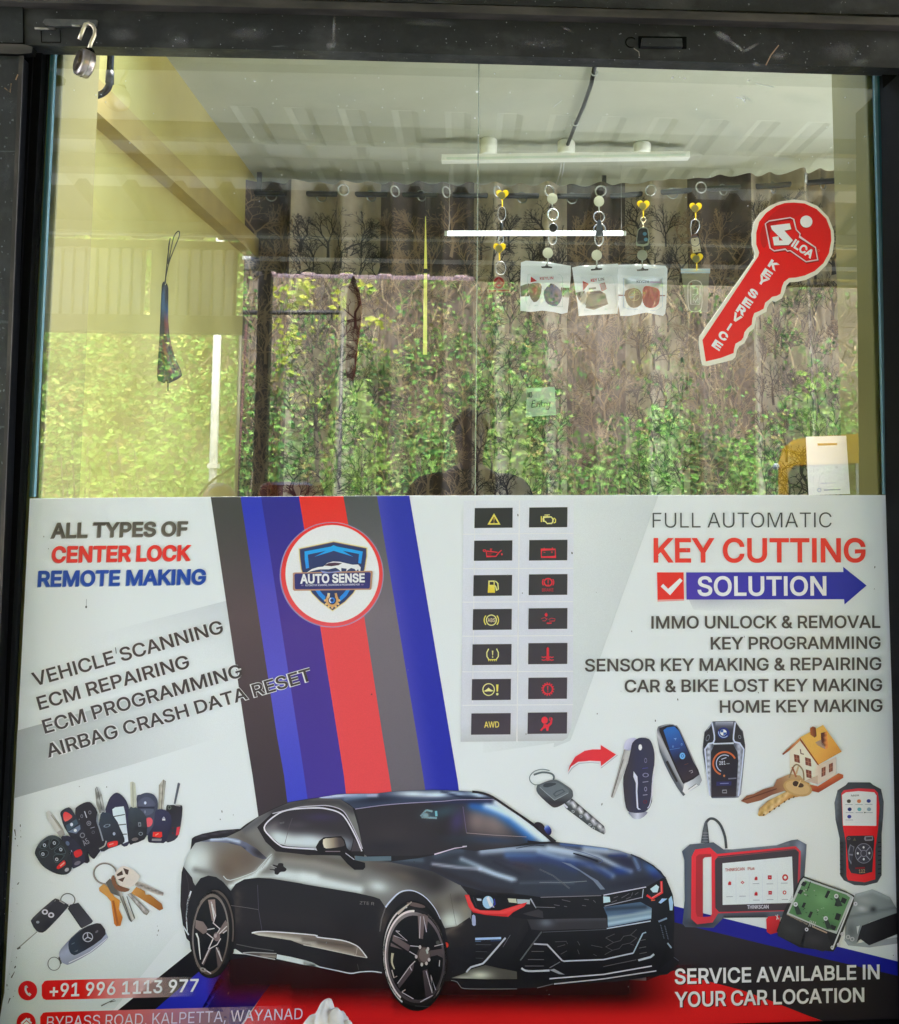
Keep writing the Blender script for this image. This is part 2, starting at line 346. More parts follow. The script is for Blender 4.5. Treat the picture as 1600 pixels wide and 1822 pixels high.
# hasp plate and staples on the left of the lintel
hs = thing('hasp', U(110, 45, -0.06), 'flat steel hasp with two bent staples left on the lintel', 'hasp')
B = MB(); pxprism(B, [(76, 38), (80, 33), (172, 35), (170, 45), (92, 46), (80, 44)], -0.057, -0.049); B.build('hasp_plate', mat('greyed steel', (0.075, 0.078, 0.08), 0.5, 0.3, rgb2=(0.12, 0.12, 0.12), nscale=50), hs)
M_bright = mat('worn bare steel', (0.34, 0.32, 0.27), 0.38, 0.75, rgb2=(0.24, 0.22, 0.18), nscale=50)
B = MB(); B.tube([U(62, 50, -0.078), U(80, 50.5, -0.075), U(97, 51, -0.05)], 0.0022, 8); B.build('staple', M_bright, hs)
B = MB(); B.tube([U(128, 45, -0.084), U(145, 46, -0.081), U(158, 48, -0.05)], 0.0021, 8); B.build('staple', M_bright, hs)
B = MB(); B.tube([U(73, 55, -0.051), U(74, 75, -0.051), U(108, 75, -0.051), U(107, 54, -0.051)], 0.0009, 5); B.build('weld_mark', M_black, hs)

# --- glass: two panes that meet near the middle
win = thing('window_glass', (0, 0.003, 0.46), 'two clear glass panes of the shop window, mirroring the green bank', 'window')
xs_ = U(849, 500, 0.0).x
def pane(B):
    B.m = [0 if all(abs(B.v[i][1]) < 1e-6 for i in f) else 1 for f in B.f]; B.build('glass_pane', [M_glass, M_gback], win)
B = MB(); B.box(-0.838, xs_-0.0012, 0.0, 0.005, 0.30, 2.40); pane(B)
B = MB(); B.box(xs_+0.0012, 0.832, 0.0, 0.005, 0.30, 2.40); pane(B)
B = MB(); B.box(xs_-0.0011, xs_+0.0011, 0.0005, 0.0045, 0.30, 2.40); B.build('silicone_joint', clear_mat('silicone joint', (0.75, 0.85, 0.8), 0.25, 0.2, 0.3), win)
# ================================================================ outside, in front of the shop (seen in the glass)
random.seed(11)
M_ground = mat('pale concrete ground', (0.44, 0.43, 0.41), 0.8, rgb2=(0.34, 0.33, 0.31), nscale=2.5, bump=0.2, bscale=40)
M_road = mat('grey asphalt', (0.07, 0.07, 0.072), 0.85, rgb2=(0.045, 0.045, 0.047), nscale=30, bump=0.3, bscale=120)
B = MB(); B.add([(-80, 60, 0), (-80, -80, 0), (80, -80, 0), (80, 60, 0)], [(0, 1, 2, 3)]); o = B.build('ground', M_ground); struct(o)
B = MB(); B.add([(-60, -3.3, 0.004), (-60, -5.0, 0.004), (60, -5.0, 0.004), (60, -3.3, 0.004)], [(0, 1, 2, 3)]); o = B.build('road', M_road); struct(o)
def hillz(x, Y):
    d = Y-5.1
    z = 1.55*d if d < 4.2 else 6.51+0.35*(d-4.2)
    z += 0.35*noise.noise(Vector((x*0.5, Y*0.6, 3.1)))*min(1, max(0, d*2)) + 0.12*noise.noise(Vector((x*1.7, Y*2.1, 8)))*min(1, max(0, d*2))
    return max(z, -0.02) if d > 0 else -0.02
M_earth = mat('reddish brown bank earth', (0.085, 0.058, 0.04), 0.95, rgb2=(0.16, 0.12, 0.085), nscale=1.6, nlo=0.4, nhi=0.62, bump=0.8, bscale=14)
B = MB(); vs = []; fs = []
nx, ny = 90, 40
for j in range(ny+1):
    Y = 5.0+(j/ny)**1.4*9.0
    for i in range(nx+1):
        x = -14+28*i/nx; vs.append((x, -Y, hillz(x, Y)))
for j in range(ny):
    for i in range(nx): a = j*(nx+1)+i; fs.append((a, a+1, a+nx+2, a+nx+1))
B.add(vs, fs); o = B.build('hillside', M_earth); struct(o)
M_leaf = vcol_mat('leaves', 0.55, 0.12, 0.30)
M_dry = vcol_mat('dry stems', 0.8, 0.2)
def gs(p, cx, cy, sx, sy): return math.exp(-((p[0]-cx)/sx)**2-((p[1]-cy)/sy)**2)
def green(p):           # how overgrown the bank is, from what the glass shows
    x, y = p
    g = 0.13+0.85/(1+math.exp(-(y-745)/30))
    if x < 440: g = 0.85
    g += 0.3*gs(p, 640, 720, 190, 120)+0.25*gs(p, 880, 720, 120, 130)-0.1*gs(p, 620, 560, 150, 90)
    g += 0.25*gs(p, 1420, 690, 110, 90)+0.2*gs(p, 900, 560, 60, 60)
    g -= 0.55*gs(p, 1110, 660, 120, 110)+0.65*gs(p, 1285, 710, 95, 90)+0.45*gs(p, 740, 700, 60, 60)+0.25*gs(p, 1010, 820, 45, 60)+0.3*gs(p, 330, 690, 70, 40)
    return g
LEAFP = [L(92, 136, 62), L(116, 154, 72), L(62, 104, 50), L(144, 172, 90), L(44, 76, 38), L(100, 144, 80)]
def leafset(mb, c, n, spread, size, pal, tilt=0.6):
    for _ in range(n):
        p = Vector(c)+Vector((random.gauss(0, spread), random.gauss(0, spread*0.7), random.gauss(0, spread*0.8)))
        a = random.uniform(0, 6.28); s = size*random.choice((0.5, 0.65, 0.8, 0.95, 1.1, 1.35))*random.uniform(0.8, 1.15)
        d = Vector((math.cos(a), 0.35*math.sin(a)+0.25, random.uniform(-0.9, 0.35))).normalized()
        nrm = Vector((random.gauss(0, .5), 0.75, random.uniform(0.1, 1.1))).normalized(); w = d.cross(nrm).normalized()*s*random.uniform(0.26, 0.42)
        up = nrm*s*0.10
        k = random.choice(pal); f = random.uniform(0.6, 1.35); col = (min(.5, k[0]*f), min(.5, k[1]*f), min(.5, k[2]*f), 1)
        mb.add([p, p+d*s*0.5+w+up, p+d*s, p+d*s*0.5-w+up], [(0, 1, 2), (0, 2, 3)], 0, col)
def mkbank():
    B = MB(); D = MB(); cnt = 0
    while cnt < 11500:
        x = random.uniform(-6.5, 7.0); Y = 5.15+4.6*random.random()**1.2
        z = hillz(x, Y); q = PXM(Vector((x, -Y, z)))
        vis = 60 < q[0] < 1560 and 400 < q[1] < 960
        g = green(q) if vis else 0.6
        cl = noise.noise(Vector((x*1.3, z*1.5, 5)))+0.7*noise.noise(Vector((x*3.4, z*3.6, 15))); g += 0.75*cl
        if not vis and random.random() < 0.75: continue
        if random.random() > 0.55*max(0.0, g)+0.02: 
            continue
        out = random.uniform(0.02, 0.34)
        pal = LEAFP if q[0] > 430 else LEAFP[:4]+[L(150, 160, 80)]
        if random.random() < 0.12: pal = [L(150, 140, 84), L(130, 118, 70)]
        fb_ = max(0.4, min(1.5, 0.95+0.75*noise.noise(Vector((x*2.2, z*2.4, 31))))); pal = [tuple(c*fb_ for c in k) for k in pal]
        leafset(B, (x, -Y+out, z+random.uniform(0, .18)), random.randint(5, 9), 0.05, 0.046, pal); cnt += 1
    for _ in range(13000):
        x = random.uniform(-6.5, 7.0); Y = 5.15+4.4*random.random(); z = hillz(x, Y); q = PXM(Vector((x, -Y, z)))
        if not (60 < q[0] < 1560 and 400 < q[1] < 960) and random.random() < 0.8: continue
        if random.random() > 1.25-green(q)*1.05: continue
        p = Vector((x, -Y+random.uniform(0, .25), z)); a = random.gauss(-1.57, 0.55); ln = random.uniform(0.15, 0.6); w = random.uniform(0.003, 0.010)
        k = random.choice([L(150, 128, 98), L(128, 106, 82), L(172, 150, 116), L(104, 84, 66), L(120, 112, 84)]); f = random.uniform(0.6, 1.1); col = tuple(c*f for c in k)+(1,)
        pr = None; vs = []
        for i in range(4):
            sd = Vector((math.sin(a), 0, -math.cos(a)))*w*(1-0.2*i); vs += [p+sd, p-sd]
            p = p+Vector((math.cos(a), random.uniform(-0.2, .35), math.sin(a)))*ln/3; a += random.gauss(0, 0.35)
        D.add(vs, [(0, 1, 3, 2), (2, 3, 5, 4), (4, 5, 7, 6)], 0, col)
    o = B.build('undergrowth', M_leaf); o['kind'] = 'stuff'; o['label'] = 'green creepers and leaves covering the bank mirrored in the window'
    o = D.build('dry_stems', M_dry); o['kind'] = 'stuff'; o['label'] = 'tangle of dry brown stems and roots hanging down the bank'
mkbank()
M_bark = mat('brown bark', (0.07, 0.05, 0.035), 0.9, rgb2=(0.11, 0.085, 0.06), nscale=30, bump=0.4, bscale=40)
def shrub(px, py0, wpx, ytop, Y, label, pal, n=95):
    c = UM(px, py0, Y); top = UM(px, ytop, Y); w = wpx/1620*(Y+1.77)
    gz = hillz(c.x, Y); t = thing('shrub', (c.x, -Y, gz), label, 'shrub', 'leafy shrubs along the foot of the bank')
    B = MB(); S = MB()
    for i in range(6):
        a = random.uniform(-1, 1); e = Vector((c.x+a*w*0.4, -Y+random.uniform(0, .2), top.z-random.uniform(0.05, .3)))
        S.tube([(c.x+a*0.05, -Y, gz-0.02), (c.x+a*w*0.2, -Y+0.04, (gz+e.z)/2), e], [0.014, 0.009, 0.004], 5)
    for _ in range(n):
        u = random.gauss(0, 0.30); h = random.random(); wl = 1.0-0.55*max(0, h-0.45)/0.55
        p = (c.x+u*w*wl, -Y+random.uniform(-0.12, 0.30), gz+0.1+(top.z-gz)*h*(1-0.35*abs(u)))
        leafset(B, p, random.randint(9, 14), 0.06, 0.047, pal)
    B.build('foliage', M_leaf, t); S.build('stem', M_bark, t)
GR = [L(92, 142, 60), L(114, 162, 72), L(64, 106, 48), L(134, 176, 88)]
GY = [L(122, 150, 66), L(140, 166, 80), L(96, 128, 56)]
for a in ((1165, 860, 150, 742, 5.0, 'big bushy green shrub right of the window middle, mirrored in the glass', GR, 150),
          (1070, 880, 110, 812, 4.9, 'low bright green shrub just left of the big bushy shrub', GR, 80),
          (905, 880, 110, 700, 5.0, 'tall loose green shrub to the right of the mirrored person', GY, 100),
          (765, 880, 120, 800, 4.9, 'low grassy shrub at the left shoulder of the mirrored person', GR, 80),
          (640, 880, 170, 705, 5.1, 'wide pale green shrub below the hanging red cloth', GY, 130),
          (1320, 890, 130, 805, 4.9, 'dense green shrub left of the yellow rickshaw', GR, 100),
          (1440, 780, 120, 690, 5.6, 'scattered green shrub above the yellow rickshaw', GY, 70),
          (300, 880, 230, 745, 5.0, 'broad yellow green shrub left of the white pole', GY, 150),
          (150, 890, 150, 760, 5.0, 'yellow green shrub at the left end of the bank', GY, 90),
          (420, 880, 90, 800, 4.9, 'small dark leafed shrub between the white pole and the dark post', GR, 60)): shrub(*a)
# sapling with yellow leaves close to the porch
t = thing('sapling', UM(560, 880, 4.2)*1.0, 'thin sapling with bright yellow green leaf sprays behind the porch post', 'sapling')
t.location.z = 0
x0 = t.location.x; B = MB(); S = MB()
tp = UM(575, 500, 4.2)
S.tube([(x0, -4.2, 0), (x0+0.03, -4.18, 1.2), (x0-0.02, -4.2, 2.2), tp], [0.018, 0.014, 0.01, 0.004], 6)
for (px, py, n) in ((500, 518, 7), (522, 530, 16), (530, 512, 12), (541, 503, 8), (518, 545, 8), (604, 530, 8), (600, 545, 8), (642, 503, 7), (634, 506, 6), (672, 568, 8), (665, 575, 5), (508, 612, 12), (520, 600, 12), (512, 630, 12), (524, 648, 10), (516, 660, 6), (650, 616, 8), (505, 580, 5), (560, 580, 4), (690, 620, 3), (560, 700, 6)):
    p = UM(px, py, 4.2); leafset(B, p, int(n*1.7), 0.04, 0.048, [L(196, 200, 74), L(176, 190, 70), L(150, 176, 70)])
    S.tube([(x0-0.01, -4.2, max(1.2, p.z-0.35)), p], [0.005, 0.002], 4)
B.build('foliage', M_leaf, t); S.build('trunk', M_bark, t)
# ---------------- porch roof over the pavement
M_zinc = mat('zinc sheet underside', (0.20, 0.195, 0.18), 0.5, 0.0, rgb2=(0.14, 0.135, 0.12), nscale=3, stretch=(3, .4, 1))
M_fib = trl('pale fibreglass sheet', (0.56, 0.56, 0.51), 0.02)
M_soff = mat('soffit board', (0.52, 0.53, 0.49), 0.6, rgb2=(0.46, 0.47, 0.43), nscale=4)
M_pur = mat('grey painted purlin', (0.20, 0.195, 0.18), 0.5)
M_dkpost = mat('dark brown painted post', (0.035, 0.027, 0.022), 0.45)
pr = thing('porch_roof', (0, -1.5, 2.8), 'corrugated sheet porch roof in front of the shop on dark posts', 'porch roof')
def rz(Y): return 3.10-0.198*Y
B = MB(); xs = []; x = -5.2
while x < 5.2:
    for dx, h in ((0, 0), (0.125, 0), (0.145, 0.03), (0.18, 0.03)): xs.append((x+dx, h))
    x += 0.20
n = len(xs); B.add([(xx, -Y, rz(Y)+h) for Y in (0.03, 2.1) for (xx, h) in xs], [(i, i+1, n+i+1, n+i) for i in range(n-1)]); B.build('roof_sheet', M_fib, pr)
B = MB(); B.add([(xx, -Y, rz(Y)+h) for Y in (2.1, 2.6) for (xx, h) in xs], [(i, i+1, n+i+1, n+i) for i in range(n-1)]); B.build('roof_sheet', M_zinc, pr)
xs = [q for q in xs if q[0] > -1.12]; n = len(xs)
B = MB(); B.add([(xx, -Y, rz(Y)+h) for Y in (2.6, 2.98) for (xx, h) in xs], [(i, i+1, n+i+1, n+i) for i in range(n-1)]); B.build('roof_sheet', M_zinc, pr)
B = MB(); B.add([(-5.2, -0.13, rz(.13)-0.03), (5.2, -0.13, rz(.13)-0.03), (5.2, -1.55, rz(1.55)-0.03), (-5.2, -1.55, rz(1.55)-0.03), (-5.2, -0.13, rz(.13)-0.012), (5.2, -0.13, rz(.13)-0.012), (5.2, -1.55, rz(1.55)-0.012), (-5.2, -1.55, rz(1.55)-0.012)],
      [(0, 1, 2, 3), (7, 6, 5, 4), (0, 4, 5, 1), (1, 5, 6, 2), (2, 6, 7, 3), (3, 7, 4, 0)]); B.build('soffit', M_soff, pr)
for Y, w, h in ((1.60, 0.05, 0.07), (1.86, 0.09, 0.06), (2.42, 0.04, 0.05), (2.82, 0.04, 0.05)):
    B = MB(); B.box(-1.12 if Y > 2.5 else -5.2, 5.2, -Y-w/2, -Y+w/2, rz(Y)-h, rz(Y)-0.003); B.build('purlin', M_pur, pr)
for Y in (2.5, 2.75):
    B = MB(); B.box(-1.12 if Y > 2.6 else -5.2, 5.2, -Y-0.01, -Y+0.01, rz(Y)-0.03, rz(Y)-0.012); B.build('batten', mat('pale batten', (0.7, 0.7, 0.66), 0.5), pr)
zb = rz(3.0)
a, b = UM(482, 492, 3.0), UM(846, 492, 3.0)
B = MB(); B.box(a.x, b.x, -3.008, -3.0, zb-0.010, zb+0.016); B.build('edge_trim', trl('pinkish white trim', (0.85, 0.68, 0.70), 0.9), pr)
for u, w in ((-1.12, a.x), (b.x, 5.2)): B = MB(); B.box(u, w, -3.03, -2.985, zb-0.010, zb+0.05); B.build('edge_beam', M_dkpost, pr)
for px in (467,):
    p = UM(px, 700, 3.0); B = MB(); B.box(p.x-0.032, p.x+0.032, -3.04, -2.97, 0, zb+0.1, bev=0.004); B.build('post', M_dkpost, pr)
for x in (-5.0, 4.6):
    B = MB(); B.box(x-0.03, x+0.03, -3.04, -2.97, 0, zb+0.1, bev=0.004); B.build('post', M_dkpost, pr)
# hanging sheet valance on the left side of the porch edge
v = thing('sheet_valance', UM(260, 590, 2.62), 'pale ribbed metal valance hung from the left edge of the porch roof', 'valance')
M_val = trl('pale ribbed sheet', (0.62, 0.60, 0.52), 0.05)
t0, t1, t2 = UM(260, 440, 2.62).z, UM(260, 562, 2.62).z, UM(260, 592, 2.62).z
xr = UM(431, 500, 2.62).x; xg0 = UM(271, 500, 2.62).x; xg1 = UM(300, 500, 2.62).x
for x0, x1 in ((xg1, xr), (-3.0, xg0), (-5.1, -3.04)):
    B = MB(); q = []; x = x0
    while x < x1-0.055: q += [(x, 0), (x+0.034, 0), (x+0.040, .014), (x+0.048, .014), (x+0.054, 0)]; x += 0.054
    n = len(q); B.add([(xx, -2.62-h, z) for z in (t1, t0-0.004) for (xx, h) in q], [(i, i+1, n+i+1, n+i) for i in range(n-1)]); B.build('ribbed_panel', M_val, v)
M_valf = mat('olive valance frame', (0.30, 0.29, 0.22), 0.5)
B = MB(); B.box(-5.15, xr+0.01, -2.66, -2.59, t2, t1); B.box(-5.15, xr+0.01, -2.65, -2.60, t0-0.006, t0+0.03); B.box(xg0, xg1, -2.65, -2.60, t1, t0-0.006); B.build('frame', M_valf, v)
# poles
p = UM(379, 880, 4.5); B = MB(); B.tube([(p.x, -4.5, 0), (p.x-0.01, -4.5, 3.4)], 0.027, 14); B.box(p.x-0.035, p.x+0.03, -4.53, -4.47, 1.5, 1.53)
tag(B.build('pole', mat('off white pole paint', (0.66, 0.63, 0.54), 0.5, rgb2=(0.52, 0.49, 0.42), nscale=9)), 'slim off white pole standing in front of the bank, mirrored at left', 'pole')
p = UM(429, 880, 4.0); B = MB(); B.tube([(p.x-0.05, -4.0, 0), (p.x+0.0, -4.0, 2.4)], 0.008, 8)
tag(B.build('thin_rod', mat('rusty red rod', (0.10, 0.035, 0.025), 0.7)), 'thin rusty red rod standing beside the dark porch post', 'rod')
a, b = UM(430, 556, 3.9), UM(610, 556, 3.9); B = MB(); B.tube([a, b], 0.014, 8); B.tube([(a.x, -3.9, 0), a], 0.012, 8); B.tube([(b.x, -3.9, 0), b], 0.012, 8)
tag(B.build('railing', M_dkpost), 'dark pipe rail on two uprights in front of the sapling', 'railing')
# red cloth and yellow strap hanging from the porch edge
def hang_strip(name, pts, Y, m, label, cat, fold=0.012):
    B = MB(); rows = []
    for (px0, px1, py) in pts:
        a, b = UM(px0, py, Y), UM(px1, py, Y); rows.append([a.lerp(b, k/8)+Vector((0, fold*math.sin(k*2.1+py*0.01), 0)) for k in range(9)])
    n = 9; B.add([p for r in rows for p in r]+[p+Vector((0, -0.004, 0)) for r in rows for p in r],
        [(j*n+i, j*n+i+1, (j+1)*n+i+1, (j+1)*n+i) for j in range(len(rows)-1) for i in range(n-1)]+[tuple(len(rows)*n+q for q in (j*n+i, (j+1)*n+i, (j+1)*n+i+1, j*n+i+1)) for j in range(len(rows)-1) for i in range(n-1)], 0, None, True)
    return tag(B.build(name, m), label, cat)
hang_strip('red_cloth', [(628, 632, 492), (622, 634, 505), (616, 640, 520), (615, 644, 545), (616, 641, 580), (616, 636, 610), (616, 633, 645), (616, 631, 665), (619, 627, 677)], 2.9, trl('dark red cloth', L(206, 84, 62, 1.0), 0.6), 'dark red twisted cloth hanging from the porch edge, mirrored over the curtain', 'cloth', 0.03)
# ================================================================ inside the room
random.seed(5)
M_blk = mat('black plastic', (0.012, 0.012, 0.013), 0.3)
M_wht = mat('white plastic', (0.66, 0.70, 0.66), 0.35)
M_chrome = mat('bright keyring metal', (0.42, 0.42, 0.41), 0.3, 1.0)
# black conduit with elbow on the left wall
e = U(194, 171, 0.34); B = MB()
pts = [(e.x, 0.34, 2.80), (e.x, 0.34, e.z+0.035)]
for i in range(7): a = i/6*math.pi/2; pts.append((e.x-0.035*(1-math.cos(a)), 0.34, e.z+0.035-0.035*math.sin(a)))
pts += [(-1.0, 0.34, e.z)]
B.tube(pts, 0.0078, 12); B.tube([(e.x, 0.34, e.z+0.03), (e.x, 0.34, e.z+0.06)], 0.0095, 12)
tag(B.build('conduit_pipe', mat('glossy black conduit', (0.006, 0.006, 0.007), 0.3, spec=0.25)), 'glossy black conduit pipe with an elbow beside the padlock', 'pipe')
# unlit batten lamp on the ceiling
zl = 2.765; A = UZ(786, 283, zl); Bp = UZ(1226, 277, zl)
A = U(786, 283, 1.85); Bp = U(1226, 277, 1.85); zl = (A.z+Bp.z)/2
bl = thing('batten_lamp', ((A.x+Bp.x)/2, 1.85, zl), 'long unlit pale batten lamp on the ceiling, held by round mounts', 'lamp')
M_bat = mat('pale diffuser', L(222, 232, 214, 1.2), 0.35)
dz = Bp.z-A.z
B = MB(); ax = (Bp-A); B.add([A+Vector((0, y, z)) for y in (-.022, .022) for z in (-.013, .013)]+[Bp+Vector((0, y, z)) for y in (-.022, .022) for z in (-.013, .013)], [(0, 1, 3, 2), (4, 6, 7, 5), (0, 4, 5, 1), (2, 3, 7, 6), (0, 2, 6, 4), (1, 5, 7, 3)]); B.build('lamp_body', M_bat, bl)
B = MB(); q = Vector((0, -0.0235, -0.002)); B.add([A+q+Vector((0.02, 0, -.007)), Bp+q+Vector((-.02, 0, -.007)), Bp+q+Vector((-.02, 0, .002)), A+q+Vector((.02, 0, .002))], [(0, 1, 2, 3)]); B.build('lens_strip', mat('lens strip', L(226, 240, 222, .95), 0.2), bl)
for px in (868, 1006, 1142):
    t = (px-786)/440; c = A.lerp(Bp, t); h = max(0.02, 2.838-c.z-0.013); B = MB(); B.lathe([(0.034, 0), (0.036, 0.004), (0.036, h-0.006), (0.030, h)], c+Vector((0, 0, 0.013)), (0, 0, 1), 20); B.build('ceiling_mount', M_bat, bl)
# cables along the ceiling
def cablepts(l, z): return [UZ(x, y, z) for x, y in l]
B = MB(); B.tube(cablepts([(1060, 110), (1052, 150), (1038, 190), (1024, 222), (1010, 258), (1005, 270)], 2.812), 0.0075, 8)
cb = tag(B.build('ceiling_cable', M_blk), 'thick black cable along the ceiling above the batten lamp', 'cable')
for (x, y) in ((1058, 128), (1024, 218)):
    c = UZ(x, y, 2.812); B = MB(); B.tube([c+Vector((0.011*math.cos(a), 0.003, 0.011*math.sin(a))) for a in [i*math.pi/6 for i in range(13)]], 0.0022, 6); B.build('clip', M_wht, cb)
B = MB(); B.tube(cablepts([(999, 288), (997, 305), (990, 328)], 2.815), 0.003, 6); B.tube(cablepts([(1004, 288), (1002, 305), (996, 328)], 2.815), 0.003, 6)
tag(B.build('ceiling_wire', mat('pale grey wire', (0.6, 0.62, 0.6), 0.3)), 'pair of pale grey wires on the ceiling behind the batten lamp', 'wire')
# ---- curtain rod and curtains
ZR = 2.735
rodpx = [(432, 343), (560, 345), (720, 346), (880, 348), (1010, 349), (1090, 349), (1180, 342), (1280, 335), (1380, 330), (1490, 321), (1660, 309)]
RP = [UZ(x, y, ZR) for x, y in rodpx]
def rod_at(px):
    for (a, pa), (b, pb) in zip(zip([r[0] for r in rodpx], RP), zip([r[0] for r in rodpx[1:]], RP[1:])):
        if px <= b or b == rodpx[-1][0]: return pa.lerp(pb, (px-a)/(b-a))
rd = thing('curtain_rod', RP[0], 'black curtain rod carrying the tree print curtains under the ceiling', 'curtain rod')
B = MB(); B.tube(RP, 0.0125, 12); B.build('pole', M_blk, rd)
for px in (461, 1075, 1600):
    c = rod_at(px); B = MB(); B.box(c.x-0.01, c.x+0.01, c.y-0.008, c.y+0.008, c.z, 2.83); B.build('bracket', M_blk, rd)
M_brown = mat('brown curtain cloth', L(90, 73, 61, .72), 0.75, rgb2=L(70, 56, 47, .72), nscale=14, bump=0.1, bscale=500)
M_cream = mat('cream curtain cloth', L(190, 176, 148, .80), 0.75, rgb2=L(166, 152, 126, .80), nscale=10, bump=0.1, bscale=500)
M_twl = mat('tan tree print', L(156, 130, 98, .75), 0.7)
M_twd = mat('dark tree print', L(46, 38, 32, .75), 0.8)
M_ring = mat('eyelet ring', (0.65, 0.66, 0.62), 0.25, 0.7)
def fold(px, z):
    amp = 0.050*(0.75+0.25*math.sin(px*0.013+1))
    sway = 0.25*math.sin(z*1.7+px*0.011)
    a = 2*math.pi*(px-458)/90.0+sway
    return amp*(1.15*math.sin(a)+0.55*math.cos(2*a+0.5))+0.010*math.sin(px*0.13+z*0.9)
def S(px, z, off=0.0):
    c = rod_at(px); dxf = 0.012*math.cos(2*math.pi*(px-458)/45.0)
    return Vector((c.x+dxf*0.3, c.y+fold(px, z)-off, z))
def tree(mb, px, z0, h, mi, off):
    def seg(p, q, w0, w1):
        n = max(1, int(math.hypot((q[0]-p[0]), (q[1]-p[1])*390)/9))
        for i in range(n):
            a = (p[0]+(q[0]-p[0])*i/n, p[1]+(q[1]-p[1])*i/n); b = (p[0]+(q[0]-p[0])*(i+1)/n, p[1]+(q[1]-p[1])*(i+1)/n)
            dx, dy = (q[0]-p[0]), (q[1]-p[1])*390; l = math.hypot(dx, dy)+1e-6; nx_, ny_ = -dy/l, dx/l/390
            wa = w0+(w1-w0)*i/n; wb = w0+(w1-w0)*(i+1)/n
            if min(a[0], b[0]) < 437 or max(a[0], b[0]) > 1655 or max(a[1], b[1]) > 2.77: continue
            mb.add([S(a[0]+nx_*wa, a[1]+ny_*wa, off), S(a[0]-nx_*wa, a[1]-ny_*wa, off), S(b[0]-nx_*wb, b[1]-ny_*wb, off), S(b[0]+nx_*wb, b[1]+ny_*wb, off)], [(0, 1, 2, 3)], mi)
    def grow(p, a, ln, w, d):
        q = (p[0]+math.cos(a)*ln, p[1]+math.sin(a)*ln/390)
        seg(p, q, w, w*0.72)
        if d == 0: return
        for k in range(2 if d > 1 else 3):
            grow(q, a+random.choice((-1, 1) if k == 0 else (1, -1))*random.uniform(0.18, 0.62)+random.gauss(0, 0.1), ln*random.uniform(0.62, 0.86), w*0.68, d-1)
        if d >= 2: grow((p[0]+(q[0]-p[0])*0.6, p[1]+(q[1]-p[1])*0.6), a+random.choice((-1, 1))*random.uniform(0.6, 0.95), ln*0.66, w*0.5, d-2)
    grow((px, z0), 1.57+random.gauss(0, 0.06), h*390*0.27, 2.3, 6)
BANDS = [(437, 525, 0), (525, 676, 1), (676, 845, 0), (845, 1011, 1), (1011, 1116, 0), (1116, 1223, 1), (1223, 1331, 0), (1331, 1500, 1), (1500, 1652, 0)]
CL = ['dark brown tree print curtain at the left wall', 'cream tree print curtain between the two left brown curtains', 'brown tree print curtain behind the yellow strap, left of the glass joint', 'cream tree print curtain carrying the handwritten note',
      'narrow very dark brown curtain behind the middle keyrings', 'cream curtain with deep folds behind the black car fob', 'brown tree print curtain left of the red key sign', 'cream tree print curtain behind the red key sign', 'brown curtain at the right, mostly behind the column']
for bi, (b0, b1, cr_) in enumerate(BANDS):
    c = rod_at((b0+b1)/2); ct = thing('curtain', (c.x, c.y, 0.06), CL[bi], 'curtain', 'tree print eyelet curtains on the black rod')
    B = MB(); nx = max(8, int((b1-b0)/3)); zs = [2.79, 2.775, 2.75, 2.70, 2.6, 2.45, 2.3, 2.1, 1.9, 1.7, 1.5, 1.3, 1.0, 0.6, 0.06]
    g = []
    for z in zs:
        for i in range(nx+1):
            px = b0+(b1-b0)*i/nx; p = S(px, z)
            if z > 2.76: p.z += 0.012*math.sin(2*math.pi*(px-458)/90.0)
            g.append(p)
    w = nx+1
    B.add(g, [(j*w+i, j*w+i+1, (j+1)*w+i+1, (j+1)*w+i) for j in range(len(zs)-1) for i in range(nx)], 0, None, True)
    px = b0+random.uniform(8, 20); col = 0
    while px < b1-4:
        z = 2.60-(0.12 if col % 2 else 0)+random.uniform(-0.03, .03)
        while z > 1.12:
            tree(B, px+random.uniform(-4, 4), z-0.13, random.uniform(0.19, 0.27), 1, 0.0022)
            z -= random.uniform(0.16, 0.21)
        px += random.uniform(23, 31); col += 1
    B.build('cloth', [M_cream if cr_ else M_brown, M_twd if cr_ else M_twl], ct)
    k = int((b0-458)/45)+1
    while 458+45*k-22 < b1-6:
        px = 458+45*k-22
        if px > b0+6:
            q = S(px, ZR); e1 = (S(px+4, ZR)-S(px-4, ZR)).normalized(); B = MB()
            B.tube([q+e1*0.024*math.cos(a)+Vector((0, 0, 0.024*math.sin(a))) for a in [i*math.pi/8 for i in range(16)]], 0.004, 6, closed=True); B.build('eyelet', M_ring, ct)
        k += 1
# handwritten note on the cream curtain
M_ink = mat('black marker ink', (0.015, 0.02, 0.02), 0.6)
nt_ = thing('paper_note', U(962, 717, 2.14), 'pale green handwritten paper note pinned on the cream curtain', 'note')
B = MB(); nb = [(937, 691), (987, 688), (990, 738), (936, 742)]
B.add([U(x, y, 2.14) for x, y in nb]+[U(x, y, 2.142) for x, y in nb], [(0, 1, 2, 3), (7, 6, 5, 4)]); B.build('sheet', mat('pale green paper', L(176, 190, 156, .75), 0.7, rgb2=L(166, 182, 148, .75), nscale=9), nt_)
def ink(strokes, Y, r, name, par):
    B = MB()
    for st in strokes: B.tube([U(x, y, Y) for x, y in st], r, 5)
    B.build(name, M_ink, par)
Z = lambda l: [(800+x/3.2, 400+y/3.2) for x, y in l]
ink([Z([(448, 985), (447, 955)]), Z([(447, 955), (455, 984), (455, 952)]), Z([(460, 955), (456, 975), (464, 985), (470, 970), (466, 952), (460, 955)])], 2.137, 0.0019, 'lettering', nt_)
